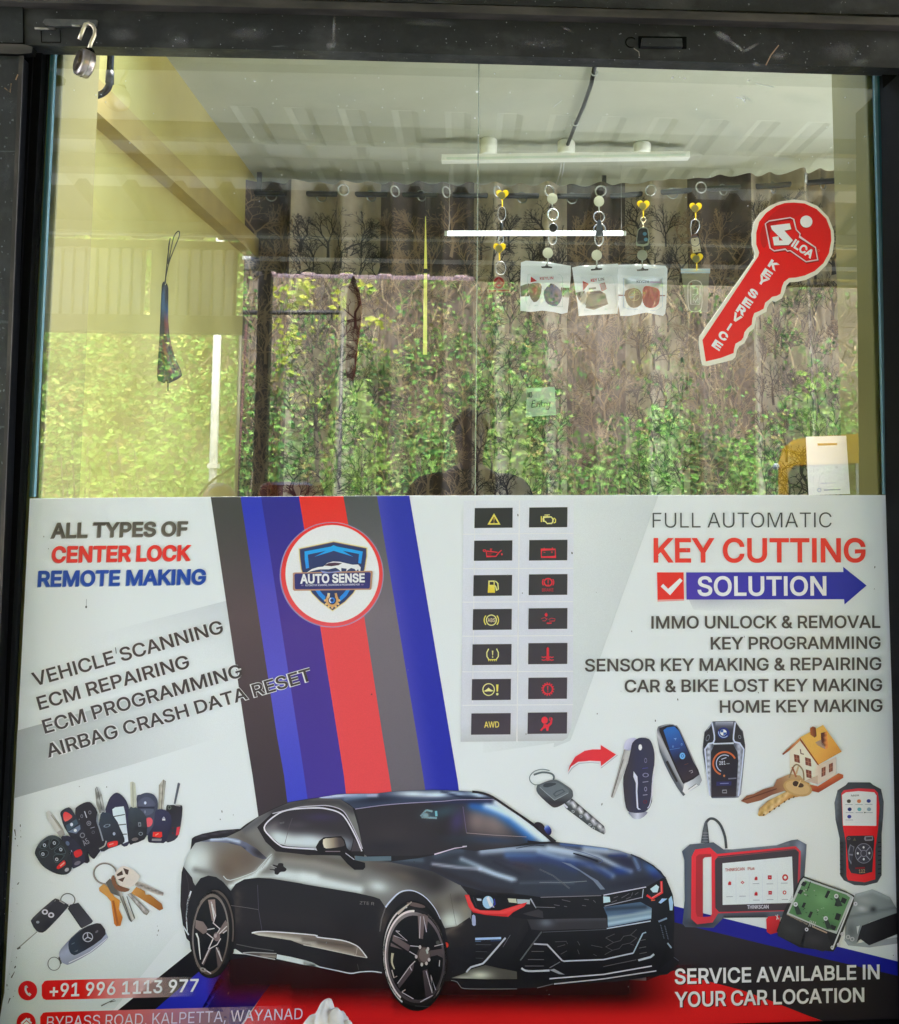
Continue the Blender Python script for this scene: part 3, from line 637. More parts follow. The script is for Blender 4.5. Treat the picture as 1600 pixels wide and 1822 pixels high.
ink([Z([(488, 1000), (474, 1002), (470, 1020), (468, 1040), (492, 1036)]), Z([(471, 1018), (486, 1016)]), Z([(498, 1036), (500, 1015), (508, 1014), (513, 1022), (513, 1036)]), Z([(526, 998), (524, 1025), (532, 1036)]), Z([(517, 1014), (535, 1012)]),
     Z([(540, 1036), (540, 1016), (552, 1012)]), Z([(556, 1014), (560, 1030), (570, 1028)]), Z([(573, 1010), (571, 1036), (562, 1052), (552, 1050)])], 2.137, 0.0021, 'lettering', nt_)

# lit tube lamp hung on two thin wires in front of the curtains
a, b = U(791, 415, 2.12), U(1114, 415, 2.12); zc = (a.z+b.z)/2
tl = thing('tube_lamp', ((a.x+b.x)/2, 2.12, zc), 'glowing white tube lamp hung in front of the curtains', 'tube lamp')
B = MB(); B.tube([(a.x+0.012, 2.12, a.z), (b.x-0.012, 2.12, b.z)], 0.0105, 14); B.build('tube', emis('lit tube', (0.93, 1.0, 0.98), 0.3), tl)
for q, s in ((a, 1), (b, -1)):
    B = MB(); B.tube([(q.x, 2.12, q.z), (q.x+s*0.014, 2.12, q.z)], 0.0115, 12); B.build('end_cap', M_wht, tl)
    B = MB(); B.tube([(q.x+s*0.02, 2.12, q.z+0.016), (q.x+s*0.02, 2.12, 2.84)], 0.0007, 5); B.build('wire', M_chrome, tl)
B = MB(); B.add([U(x, y, 2.10) for x, y in ((756.8, 385), (758, 385), (760.3, 478), (754.6, 478), (754.4, 486), (760.2, 486), (760, 631), (752.6, 631))]+[U(x, y, 2.103) for x, y in ((756.8, 385), (758, 385), (760.3, 478), (754.6, 478), (754.4, 486), (760.2, 486), (760, 631), (752.6, 631))],
    [(0, 1, 2, 3), (4, 5, 6, 7), (11, 10, 9, 8), (15, 14, 13, 12)]); o = B
B2 = MB(); B2.add([U(x, y, 2.10) for x, y in ((754.6, 478), (760.3, 478), (760.2, 486), (754.4, 486))], [(0, 1, 2, 3)])
sp = thing('yellow_strap', U(757, 631, 2.10), 'pale yellow strap hanging straight down in front of the brown curtain', 'strap')
B.build('strip', mat('pale yellow strap', L(236, 226, 110, 1.15), 0.6), sp); B2.build('buckle', M_blk, sp)
B = MB(); B.tube([U(757.4, 385, 2.10), U(757.6, 346, 2.3)], 0.0006, 5); B.build('thread', M_blk, sp)
GLYPHS = '''A 236 8,0 99,250 136,250 228,0 194,0 141,149 114,235 120,235 94,149 42,0|54,70 54,98 182,98 182,70
B 224 30,0 30,250 118,250 135,249 149,246 162,241 172,234 181,227 187,217 192,207 195,196 196,184 195,174 193,165 190,157 186,151 181,145 175,141 169,137 162,134 155,131 155,129 163,128 171,125 178,121 186,115 192,108 198,100 202,90 205,79 205,67 204,55 201,43 197,33 190,23 181,15 169,9 156,4 140,1 121,0|61,28 120,28 138,29 152,33 162,39 169,47 173,57 175,67 174,75 172,83 168,90 163,97 157,102 150,107 142,111 132,113 122,113 61,113|61,140 117,140 126,141 134,143 142,146 148,150 154,155 159,160 162,167 164,175 165,183 164,193 160,203 154,211 145,217 133,221 118,222 61,222
C 251 131,-3 111,-2 91,4 74,12 58,24 45,39 34,57 26,77 21,100 20,125 21,150 26,173 34,193 45,211 58,226 74,238 91,246 111,252 131,253 144,253 156,251 167,248 178,244 188,238 198,232 206,224 214,215 220,206 225,195 230,184 232,171 201,171 198,179 195,187 191,194 187,200 181,206 176,210 169,215 162,218 155,221 147,223 139,224 131,224 117,223 103,219 90,212 79,204 69,192 61,179 56,163 52,145 51,125 52,105 56,87 61,71 69,58 79,46 90,38 103,31 117,27 131,26 139,26 147,28 155,29 162,32 169,35 176,40 181,44 187,50 191,56 195,63 198,71 201,79 232,79 230,67 226,55 220,45 214,35 206,26 198,19 188,12 178,7 167,2 156,-1 144,-3
D 247 108,0 47,0 47,28 106,28 125,29 142,33 156,40 168,49 179,60 186,73 192,89 195,106 196,126 195,145 192,162 186,177 179,190 169,202 157,210 143,217 127,221 109,222 46,222 46,250 111,250 134,248 155,243 173,235 189,224 202,209 213,192 221,172 225,150 227,126 225,101 221,78 213,58 202,41 189,27 172,15 153,7 132,2|61,250 61,0 30,0 30,250
E 206 30,0 30,250 183,250 183,222 61,222 61,140 175,140 175,112 61,112 61,28 184,28 184,0
F 202 30,0 30,250 181,250 181,222 61,222 61,137 170,137 170,109 61,109 61,0
G 256 132,-3 111,-2 91,4 73,12 58,24 45,39 34,57 26,77 21,100 20,125 21,150 26,173 34,193 45,211 58,226 73,238 91,246 110,252 130,253 143,253 155,251 167,247 178,243 189,237 198,231 207,223 214,214 221,205 226,194 230,183 233,171 201,171 198,179 194,186 190,193 186,199 181,205 175,210 169,214 162,218 155,220 147,222 139,224 130,224 116,223 103,219 90,213 79,204 69,192 61,179 56,163 52,145 51,125 52,105 56,87 61,71 69,58 79,46 91,38 103,31 117,27 132,26 146,27 158,30 169,35 179,42 188,50 195,61 200,72 203,85 204,99 213,98 139,98 139,126 235,126 235,98 233,79 229,61 222,45 212,31 199,19 185,9 169,2 151,-2
H 254 30,0 30,250 61,250 61,142 193,142 193,250 224,250 224,0 193,0 193,114 61,114 61,0
I 148 15,0 15,28 58,28 58,222 15,222 15,250 132,250 132,222 90,222 90,28 132,28 132,0
K 229 51,71 51,106 104,169 179,250 220,250 114,136|30,0 30,250 61,250 61,164 61,111 61,95 61,0|183,0 92,127 112,152 220,0
L 193 30,0 30,250 61,250 61,28 178,28 178,0
M 309 30,0 30,250 74,250 136,92 158,24 151,24 173,92 234,250 279,250 279,0 248,0 249,225 252,225 224,143 168,0 141,0 55,225 58,225 60,0
N 257 30,0 30,250 67,250 169,90 203,27 199,26 196,250 228,250 228,0 190,0 99,143 53,222 59,223 61,143 61,0
O 262 131,-3 111,-2 91,4 74,12 58,24 45,39 34,57 26,77 21,100 20,125 21,150 26,173 34,193 45,211 58,226 74,238 91,246 111,252 131,253 152,252 171,246 189,238 204,226 217,211 228,193 236,173 241,150 242,125 241,100 236,77 228,57 217,39 204,24 189,12 171,4 152,-2|131,26 146,27 159,31 172,37 183,46 193,57 201,71 207,87 210,105 211,125 210,145 207,163 201,179 193,193 183,204 172,213 159,219 146,223 131,224 117,223 103,219 91,213 79,204 70,193 62,179 56,163 52,145 51,125 52,105 56,87 62,71 70,57 79,46 91,37 103,31 117,27
P 218 30,0 30,250 116,250 134,249 150,245 163,240 175,232 184,222 192,211 197,199 200,185 201,171 200,156 197,143 192,130 184,119 175,110 163,102 150,96 134,92 116,91 54,91 54,119 114,119 127,120 137,122 146,126 153,131 159,137 164,144 167,152 169,161 169,171 169,180 167,189 164,197 159,204 153,211 146,216 137,219 126,221 114,222 61,222 61,0
R 221 30,0 30,250 116,250 134,249 150,246 164,240 175,233 185,224 192,213 197,201 200,187 201,173 200,159 197,145 192,133 185,123 175,114 164,107 150,101 134,98 116,97 47,97 47,125 115,125 127,126 137,128 146,131 154,136 160,141 164,148 167,155 169,164 170,173 169,183 167,191 164,199 160,206 154,211 146,216 137,219 127,221 114,222 61,222 61,0|173,0 113,113 149,113 210,0
S 219 110,-4 93,-3 77,0 63,5 50,11 40,20 31,30 25,41 21,53 19,67 51,67 53,58 56,50 61,43 67,37 74,33 82,29 91,26 100,25 110,24 121,25 131,27 141,30 149,34 156,39 162,45 166,52 169,60 170,68 169,76 167,82 163,88 158,93 152,97 145,101 90,118 71,124 55,132 42,142 33,154 27,167 26,183 27,197 31,209 37,220 45,230 56,238 68,245 81,249 96,252 112,253 127,252 142,249 155,245 167,238 177,230 185,220 191,210 195,198 197,186 166,186 163,197 157,207 148,215 137,221 125,224 111,225 100,225 91,223 82,220 75,216 68,211 63,206 60,199 57,192 57,185 57,177 60,170 64,164 70,159 76,155 83,151 161,126 169,122 176,117 183,111 189,105 194,97 198,89 200,79 201,68 199,55 196,43 190,31 182,21 171,12 159,5 144,0 128,-3
T 220 16,222 16,250 205,250 205,222 126,222 126,0 95,0 95,222
U 254 127,-4 108,-3 91,1 76,8 62,16 51,27 42,39 35,53 31,69 30,85 30,250 61,250 61,88 62,76 65,65 69,56 75,47 83,39 92,33 102,29 114,26 127,25 140,26 152,29 163,33 172,39 179,47 185,56 189,65 192,76 193,88 193,250 225,250 225,85 223,69 219,53 213,39 203,27 192,16 179,8 163,1 146,-3
V 236 100,0 8,250 41,250 94,101 122,15 115,15 142,101 194,250 228,250 137,0
W 337 76,0 8,250 40,250 80,96 97,19 93,19 110,96 151,250 187,250 227,96 244,19 240,19 257,96 296,250 329,250 261,0 224,0 181,159 165,233 172,233 156,159 113,0
X 233 9,0 107,140 107,116 14,250 51,250 120,143 114,143 184,250 219,250 127,117 127,141 224,0 188,0 144,64 113,114 120,114 89,64 45,0
Y 232 100,0 100,102 8,250 45,250 94,169 114,135 118,125 123,113 110,113 114,125 119,135 138,169 187,250 224,250 132,102 132,0
Z 215 20,0 20,23 134,189 167,234 171,223 20,222 20,250 195,250 195,227 83,63 48,16 44,27 196,28 196,0
0 223 111,-3 94,-2 78,3 64,12 52,23 42,38 34,56 28,76 25,99 23,125 25,150 28,174 34,194 42,212 52,226 64,238 78,247 94,252 111,253 129,252 145,247 159,238 171,226 181,212 189,194 195,174 198,150 199,125 198,99 195,76 189,56 181,38 171,23 159,12 145,3 129,-2|111,24 123,26 133,30 143,36 151,45 157,57 162,71 166,87 168,105 169,125 168,145 166,163 162,179 157,193 151,205 143,214 133,221 123,225 111,226 100,225 89,221 80,214 72,205 66,193 60,179 57,163 54,145 54,125 54,105 57,87 60,71 66,57 72,45 80,36 89,30 100,26
1 223 38,0 38,27 192,27 192,0|136,250 136,0 104,0 104,220 42,176 42,210 97,250
2 223 31,0 31,23 139,139 144,146 149,153 153,160 155,168 157,175 157,183 157,191 155,199 151,206 147,212 141,217 134,221 127,224 119,225 110,226 101,225 92,223 85,220 78,215 73,210 68,203 65,196 63,187 62,178 32,178 33,192 37,205 42,217 50,228 59,237 70,244 83,249 96,252 111,253 125,252 138,249 150,244 161,237 170,229 177,219 183,208 186,196 187,183 187,174 185,165 182,156 178,147 172,137 165,127 156,116 145,103 131,88 75,30 191,28 191,0
3 223 107,-3 92,-2 78,0 65,5 53,11 43,19 34,28 28,39 24,51 21,65 54,65 55,57 58,49 62,43 68,37 74,33 81,29 89,27 98,25 107,24 117,25 127,27 135,30 143,34 149,39 155,46 159,53 161,62 162,71 161,80 159,88 155,96 150,104 143,110 135,115 125,119 113,121 99,122 77,122 77,147 141,220 34,222 34,250 183,250 183,226 104,137 104,142 121,143 137,140 152,136 164,129 174,120 182,109 188,98 192,85 193,71 192,57 188,44 182,32 174,22 164,13 152,6 138,1 123,-2
4 223 19,52 19,78 121,250 153,250 53,82 203,80 203,52|138,0 138,156 168,156 168,0
5 223 109,-3 94,-2 81,1 69,5 58,12 48,20 41,30 35,40 31,52 29,64 60,64 61,57 64,50 68,44 73,38 78,33 85,30 93,27 100,25 109,24 118,25 127,28 136,32 143,37 149,44 154,51 158,60 160,69 161,80 160,90 158,100 154,109 149,117 143,123 135,129 126,133 117,135 107,136 99,136 90,134 82,132 75,129 68,125 63,121 33,124 47,250 180,250 180,222 74,222 66,148 80,156 87,160 95,162 104,163 113,164 124,163 134,161 144,158 154,153 162,147 170,140 176,132 182,123 186,114 189,103 191,92 192,80 191,65 187,50 181,37 173,25 163,16 152,7 139,1 124,-2
6 223 111,-3 96,-2 82,1 70,7 59,15 49,25 42,37 36,50 32,64 31,80 32,92 35,104 39,117 46,132 55,148 67,167 124,250 158,250 74,128 71,128 96,151 102,153 109,154 115,154 130,153 143,150 155,145 166,138 174,129 182,118 187,106 190,92 191,77 190,62 186,48 181,36 173,24 163,15 152,7 140,1 126,-2|111,24 121,25 129,27 137,31 144,36 150,42 154,50 158,58 160,67 161,77 160,87 158,96 154,105 150,112 144,118 137,124 129,127 121,130 111,130 102,130 93,127 85,124 78,119 73,112 68,105 64,97 62,88 61,78 62,68 64,58 68,50 73,42 78,36 85,31 93,27 102,25
7 223 48,0 159,220 31,222 31,250 192,250 192,220 81,0
8 223 111,-3 95,-2 80,1 67,6 55,12 45,21 36,30 30,41 27,53 26,66 26,77 28,87 32,96 37,104 43,112 50,118 57,124 66,128 75,130 64,135 54,142 46,151 39,162 36,174 35,187 36,199 39,211 44,221 52,230 61,238 72,245 84,250 97,252 111,253 125,252 138,250 150,245 161,238 170,230 178,221 183,211 186,199 188,187 186,174 183,162 177,151 168,142 159,135 148,131 165,124 173,118 180,112 185,104 190,96 194,87 196,77 197,66 196,53 192,41 186,30 178,21 168,12 156,6 142,1 127,-2|111,24 122,25 131,27 140,30 147,34 154,39 159,45 162,52 165,60 165,68 165,77 162,85 158,93 153,99 147,105 139,109 130,113 121,115 111,116 101,115 92,113 83,109 76,105 69,99 64,93 60,85 57,77 57,68 57,60 60,52 63,45 68,39 75,34 82,30 91,27 101,25|111,142 120,143 128,145 135,148 141,152 146,157 151,162 154,169 156,177 157,185 156,193 154,200 151,206 147,212 142,217 135,221 128,224 120,225 111,226 102,225 94,224 87,221 81,217 75,212 71,206 68,200 66,193 65,185 66,177 68,169 71,162 75,157 81,152 87,148 95,145 103,143
9 223 111,253 126,252 140,249 152,243 164,235 173,225 181,213 187,200 190,186 191,170 190,158 188,146 183,133 176,118 167,102 155,83 98,0 64,0 148,122 151,122 126,99 120,97 114,96 107,96 93,97 79,100 67,105 57,112 48,121 41,132 35,144 32,158 31,173 32,188 36,202 42,214 49,226 59,235 70,243 83,249 96,252|111,226 102,225 93,223 86,219 79,214 73,208 68,200 64,192 62,183 62,173 62,163 64,154 68,145 73,138 79,132 86,126 93,123 102,120 111,120 120,120 129,123 137,126 144,131 150,138 155,145 158,153 160,162 161,172 160,182 158,192 155,200 150,208 144,214 137,219 129,223 121,225
& 220 97,-3 81,-2 67,1 54,6 43,13 34,21 27,30 21,41 18,53 17,65 18,76 20,85 23,93 28,101 34,108 42,115 129,199 128,206 125,213 121,219 115,223 107,226 99,227 93,226 88,225 83,223 78,220 74,216 71,212 69,207 68,202 67,196 68,190 69,184 215,0 179,0 84,114 53,152 47,161 43,169 40,177 38,186 37,196 38,206 40,216 45,225 50,233 57,240 66,245 76,249 87,252 98,252 110,252 121,249 131,245 139,240 146,233 152,226 156,217 158,208 159,199 159,191 157,184 155,178 152,171 148,165 126,144 76,107 67,99 59,92 54,86 50,79 48,72 48,64 48,57 50,50 54,43 58,37 64,32 70,28 78,25 86,23 95,23 105,24 114,26 123,29 132,34 140,40 148,47 155,55 160,64 165,74 169,86 171,97 171,110 200,110 200,95 198,82 195,71 191,61 187,52 182,45 164,23 155,15 145,8 133,3 121,0 109,-3
+ 223 97,17 97,179 125,179 125,17|30,84 30,111 192,111 192,84
, 92 18,-59 33,35 67,35 41,-59
. 92 47,-2 41,-1 36,1 31,4 27,9 25,14 24,20 25,26 27,31 31,36 36,40 41,42 47,43 53,42 58,40 63,36 66,31 69,26 69,20 69,14 66,9 63,4 58,1 53,-1
! 96 33,79 31,250 65,250 63,79|48,-2 42,-1 37,1 32,4 29,9 26,14 26,20 26,26 29,31 32,36 37,40 42,42 48,42 54,42 59,40 64,36 68,31 70,26 70,20 70,14 68,9 64,4 59,1 54,-1
a 191 79,-4 67,-3 56,-1 46,2 37,8 30,14 23,22 19,31 16,41 15,53 16,63 18,72 21,79 26,85 32,91 38,95 45,98 53,101 133,118 135,121 135,125 135,134 133,140 131,146 128,151 123,155 118,158 112,161 104,162 96,163 88,162 80,161 73,158 67,155 62,152 49,135 20,143 25,154 31,163 39,170 47,176 56,181 65,184 75,187 85,188 95,189 117,186 125,184 133,181 140,177 147,172 153,165 158,157 162,148 165,137 165,123 165,0 136,0 136,26 134,26 124,12 119,8 113,4 106,1 98,-2 89,-4|84,22 94,23 104,25 112,29 119,34 125,39 129,46 133,53 135,60 135,68 135,93 60,75 55,72 51,68 48,64 46,58 45,52 46,45 47,40 50,35 54,32 58,28 64,26 70,24 77,23
c 194 102,-4 86,-3 71,1 57,8 46,17 36,28 28,42 22,57 18,74 17,92 18,111 22,128 28,143 36,156 46,168 57,177 71,184 86,188 102,189 111,189 119,187 128,185 136,183 143,179 150,175 156,170 162,164 167,158 171,151 175,144 178,136 149,129 102,162 90,161 80,158 71,152 64,145 58,137 53,127 50,116 48,104 47,92 48,80 50,69 53,58 58,48 64,39 71,32 80,27 90,24 102,23 149,58 178,50 176,42 172,35 168,28 163,21 157,16 151,10 144,6 136,3 128,0 120,-2 111,-4
e 198 104,-4 87,-3 71,1 57,8 45,17 35,28 27,42 21,57 18,74 17,92 18,110 21,127 27,142 35,156 45,167 57,177 70,183 85,188 101,189 111,188 121,187 131,184 140,180 149,174 157,168 164,159 170,150 176,139 179,126 182,111 182,95 182,83 37,83 37,109 166,109 152,99 152,111 150,122 146,132 142,141 136,148 129,154 121,159 111,161 101,162 90,161 80,159 72,154 65,148 58,141 54,132 50,123 48,114 47,104 47,87 48,74 50,62 54,52 60,43 66,36 74,30 83,26 93,23 104,23 112,23 118,24 125,26 130,28 136,32 140,36 144,40 148,46 150,52 179,45 176,35 171,27 165,19 157,13 149,7 139,2 128,-1 117,-3
h 202 56,111 56,0 26,0 26,250 56,250 56,141 50,141 57,157 65,169 75,178 86,184 98,188 112,189 124,188 135,185 145,181 154,175 161,167 167,158 172,146 175,133 176,118 176,0 145,0 145,116 144,129 140,140 134,150 126,156 115,160 103,162 95,161 86,159 79,156 72,151 67,146 62,139 59,131 57,122
i 82 26,0 26,186 56,186 56,0|41,218 36,218 31,220 26,223 23,228 21,232 20,237 21,243 23,247 26,252 31,255 36,257 41,257 47,257 52,255 56,252 59,247 61,243 62,237 61,232 59,228 56,223 52,220 47,218
k 187 54,67 54,104 59,104 140,186 177,186 90,98 87,98|26,0 26,250 56,250 56,0|144,0 73,91 94,112 183,0
l 93 68,-1 55,0 45,4 36,10 30,18 27,29 26,41 26,250 56,250 56,48 56,41 57,35 59,31 62,28 66,26 82,26 89,1
m 300 26,0 26,186 55,186 55,145 53,145 56,155 60,163 65,170 71,176 77,181 85,185 92,188 100,189 108,190 121,188 132,184 141,177 149,168 154,157 158,145 154,145 156,154 160,162 166,169 172,175 179,180 187,184 196,187 205,189 215,190 225,189 235,187 244,183 253,177 260,170 266,161 270,151 273,139 274,125 274,0 244,0 244,125 242,137 239,147 232,154 224,159 215,161 206,162 198,162 190,160 184,157 178,153 173,148 170,143 167,136 165,129 165,121 165,0 135,0 135,128 134,137 130,146 124,153 117,158 108,161 98,162 91,162 84,160 77,157 71,153 66,148 62,142 59,135 57,126 56,117 56,0
n 201 56,111 56,0 26,0 26,186 55,186 55,141 50,141 57,157 65,169 75,178 86,184 98,188 112,189 124,188 135,185 145,181 154,175 161,167 167,158 172,146 175,133 176,118 176,0 145,0 145,116 144,129 140,140 134,150 126,156 115,160 103,162 95,161 86,159 79,156 72,151 67,146 62,139 59,131 57,122
o 204 102,-4 86,-3 71,1 57,8 46,17 36,28 28,42 22,57 18,74 17,92 18,111 22,128 28,143 36,156 46,168 57,177 71,184 86,188 102,189 118,188 133,184 147,177 159,168 169,156 177,143 183,128 186,111 187,92 186,74 183,57 177,42 169,28 159,17 147,8 133,1 118,-3|102,23 114,24 124,27 133,32 140,39 146,48 151,58 154,69 156,80 157,92 156,104 154,116 151,127 146,137 140,145 133,152 124,158 114,161 102,162 90,161 80,158 71,152 64,145 58,137 53,127 50,116 48,104 47,92 48,80 50,69 53,58 58,48 64,39 71,32 80,27 90,24
p 209 26,-70 26,186 55,186 55,157 58,157 72,175 78,179 84,183 92,186 102,188 113,189 128,188 141,184 154,177 165,168 174,157 182,144 187,129 191,112 192,93 191,74 187,57 182,42 174,28 165,17 154,8 141,1 128,-3 113,-4 102,-3 93,-1 85,2 78,6 72,10 58,29 56,29 56,-70|108,23 119,24 129,27 137,32 145,39 151,47 155,57 159,68 161,80 161,93 161,106 159,118 155,128 151,138 145,146 137,153 129,158 119,161 108,162 97,161 88,158 79,153 72,147 66,139 61,129 58,118 56,106 55,93 56,80 58,68 61,57 66,47 72,39 79,32 88,27 97,24
r 127 26,0 26,186 55,186 55,158 61,167 67,174 75,180 84,185 94,188 120,189 120,158 93,159 85,158 78,155 72,150 66,145 62,139 59,132 57,125 56,116 56,0
s 179 89,-4 77,-3 66,-1 55,2 46,6 37,12 30,19 25,27 20,36 17,46 46,52 49,43 54,35 61,30 69,26 78,23 89,22 101,23 112,26 120,31 127,37 130,43 132,51 131,57 129,62 125,67 119,71 113,74 104,76 73,84 58,88 45,95 35,102 29,111 24,122 23,135 24,145 27,154 32,163 39,170 47,177 57,182 67,186 79,188 92,189 104,188 115,186 125,183 133,179 141,173 147,167 152,159 156,151 159,142 132,136 129,143 125,149 119,155 112,160 103,163 92,163 82,163 72,160 64,156 58,150 55,144 53,136 54,130 57,124 61,120 67,116 75,112 84,110 113,103 128,98 141,92 151,84 157,75 161,64 163,52 162,42 159,32 154,23 147,15 138,9 128,3 116,-1 103,-3
t 112 100,186 100,161 3,161 3,186|32,232 62,232 62,48 62,41 64,35 67,30 71,27 77,25 99,26 105,1 83,-2 68,-1 55,4 45,10 38,20 33,32 32,46
u 202 90,-3 78,-2 67,1 56,5 48,11 40,19 34,29 29,40 27,53 26,68 26,186 56,186 56,71 57,57 61,46 67,37 76,30 86,26 98,25 107,25 115,27 122,30 129,35 135,41 139,48 143,56 145,65 145,75 145,186 176,186 176,0 146,0 146,45 151,45 144,29 136,17 126,8 115,2 103,-1
y 191 23,-68 30,-42 56,-42 60,-40 64,-36 68,-32 71,-25 80,-1 9,186 41,186 81,76 101,10 90,10 110,76 150,186 183,186 100,-29 96,-38 92,-46 87,-53 81,-58 75,-63 68,-67 61,-69 53,-71'''
# ================================================================ the printed vinyl poster on the lower glass
GLYPH = {}
for _l in GLYPHS.split('\n'):
    ch, rest = _l[0], _l[2:]; adv, body = rest.split(' ', 1)
    GLYPH[ch] = (int(adv), [[tuple(map(int, q.split(','))) for q in lp.split()] for lp in body.split('|')])
GLYPH['I'] = (94, [[(31, 0), (63, 0), (63, 250), (31, 250)]]); GLYPH['l'] = (84, [[(26, 0), (56, 0), (56, 262), (26, 262)]])
def area(l): return 0.5*sum(l[i][0]*l[(i+1) % len(l)][1]-l[(i+1) % len(l)][0]*l[i][1] for i in range(len(l)))
def wind(p, loops):
    w = 0; x, y = p
    for l in loops:
        for i in range(len(l)):
            x0, y0 = l[i]; x1, y1 = l[(i+1) % len(l)]
            if (y0 <= y) != (y1 <= y):
                if x < x0+(y-y0)*(x1-x0)/(y1-y0): w += 1 if y1 > y0 else -1
    return w
GC = {}
def glyph(ch, wt):
    k = (ch, wt)
    if k in GC: return GC[k]
    adv, loops = GLYPH[ch]; L0 = []
    for i, l in enumerate(loops):
        hole = any(j != i and abs(area(m)) > abs(area(l)) and all(inside((p[0]+.01, p[1]+.013), [m]) for p in l) for j, m in enumerate(loops)) and ch not in 'A4'
        l = list(l)
        if (area(l) > 0) == hole: l.reverse()
        n = len(l); o = []
        for a in range(n):
            p0, p1, p2 = l[a-1], l[a], l[(a+1) % n]
            d1 = Vector((p1[0]-p0[0], p1[1]-p0[1])).normalized(); d2 = Vector((p2[0]-p1[0], p2[1]-p1[1])).normalized()
            nn = Vector((d1.y+d2.y, -d1.x-d2.x)); ll = nn.length
            if ll < 1e-6: o.append(p1); continue
            nn /= ll; c = max(0.5, nn.dot(Vector((d1.y, -d1.x)))); o.append((p1[0]+nn.x*wt/c, p1[1]+nn.y*wt/c))
        L0.append(o)
    vs = []; ed = []
    for l in L0:
        b = len(vs); vs += [Vector(p) for p in l]; ed += [(b+i, b+(i+1) % len(l)) for i in range(len(l))]
    r = delaunay_2d_cdt(vs, ed, [], 0, 1e-5); V = [(p.x, p.y) for p in r[0]]
    T = [tuple(t) for t in r[2] if wind((sum(V[i][0] for i in t)/3, sum(V[i][1] for i in t)/3), L0) != 0]
    GC[k] = (adv, V, T); return GC[k]
PY = -0.0055; LAY = 0.00022; INK = 1.15
GAM = 0.10
def tone(v):
    v = max(12.0, min(250.0, 50+(v-68)*1.17)); return v*(v/235.0)**GAM
def PC(c): # printed colour from the colour it shows in even light
    a = c[3] if len(c) > 3 else 1.0; c = [tone(v) for v in c[:3]]
    return (min(.86, lin1(c[0])*INK), min(.86, lin1(c[1])*INK*0.965), min(.92, lin1(c[2])*INK*1.14), a)
M_print = vcol_mat('printed vinyl', 0.36, 0.4, grain=0.05)
_t = M_print.node_tree; _n = _t.nodes.new('ShaderNodeTexNoise'); _n.inputs['Scale'].default_value = 3.2; _n.inputs['Detail'].default_value = 3.0; _c = _t.nodes.new('ShaderNodeTexCoord'); _t.links.new(_c.outputs['Object'], _n.inputs['Vector'])
_b = _t.nodes.new('ShaderNodeBump'); _b.inputs['Strength'].default_value = 0.15; _b.inputs['Distance'].default_value = 0.012; _t.links.new(_n.outputs[0], _b.inputs['Height']); _t.links.new(_b.outputs[0], _t.nodes['Principled BSDF'].inputs['Normal'])
M_trn = vcol_mat('frosted plastic print', 0.35, 0.5, 0.10)
M_soft = vcol_mat('printed soft tone', 0.42, 0.35, alpha=True)
def cat(pts, closed=True, n=5):
    o = []; N = len(pts); rng = range(N if closed else N-1)
    for i in rng:
        p0 = pts[(i-1) % N] if closed or i > 0 else pts[i]; p1 = pts[i]; p2 = pts[(i+1) % N]; p3 = pts[(i+2) % N] if closed or i+2 < N else pts[i+1]
        for k in range(n):
            t = k/n; t2 = t*t; t3 = t2*t
            o.append(tuple(0.5*(2*p1[a]+(p2[a]-p0[a])*t+(2*p0[a]-5*p1[a]+4*p2[a]-p3[a])*t2+(3*p1[a]-p0[a]-3*p2[a]+p3[a])*t3) for a in (0, 1)))
    if not closed: o.append(pts[-1])
    return o
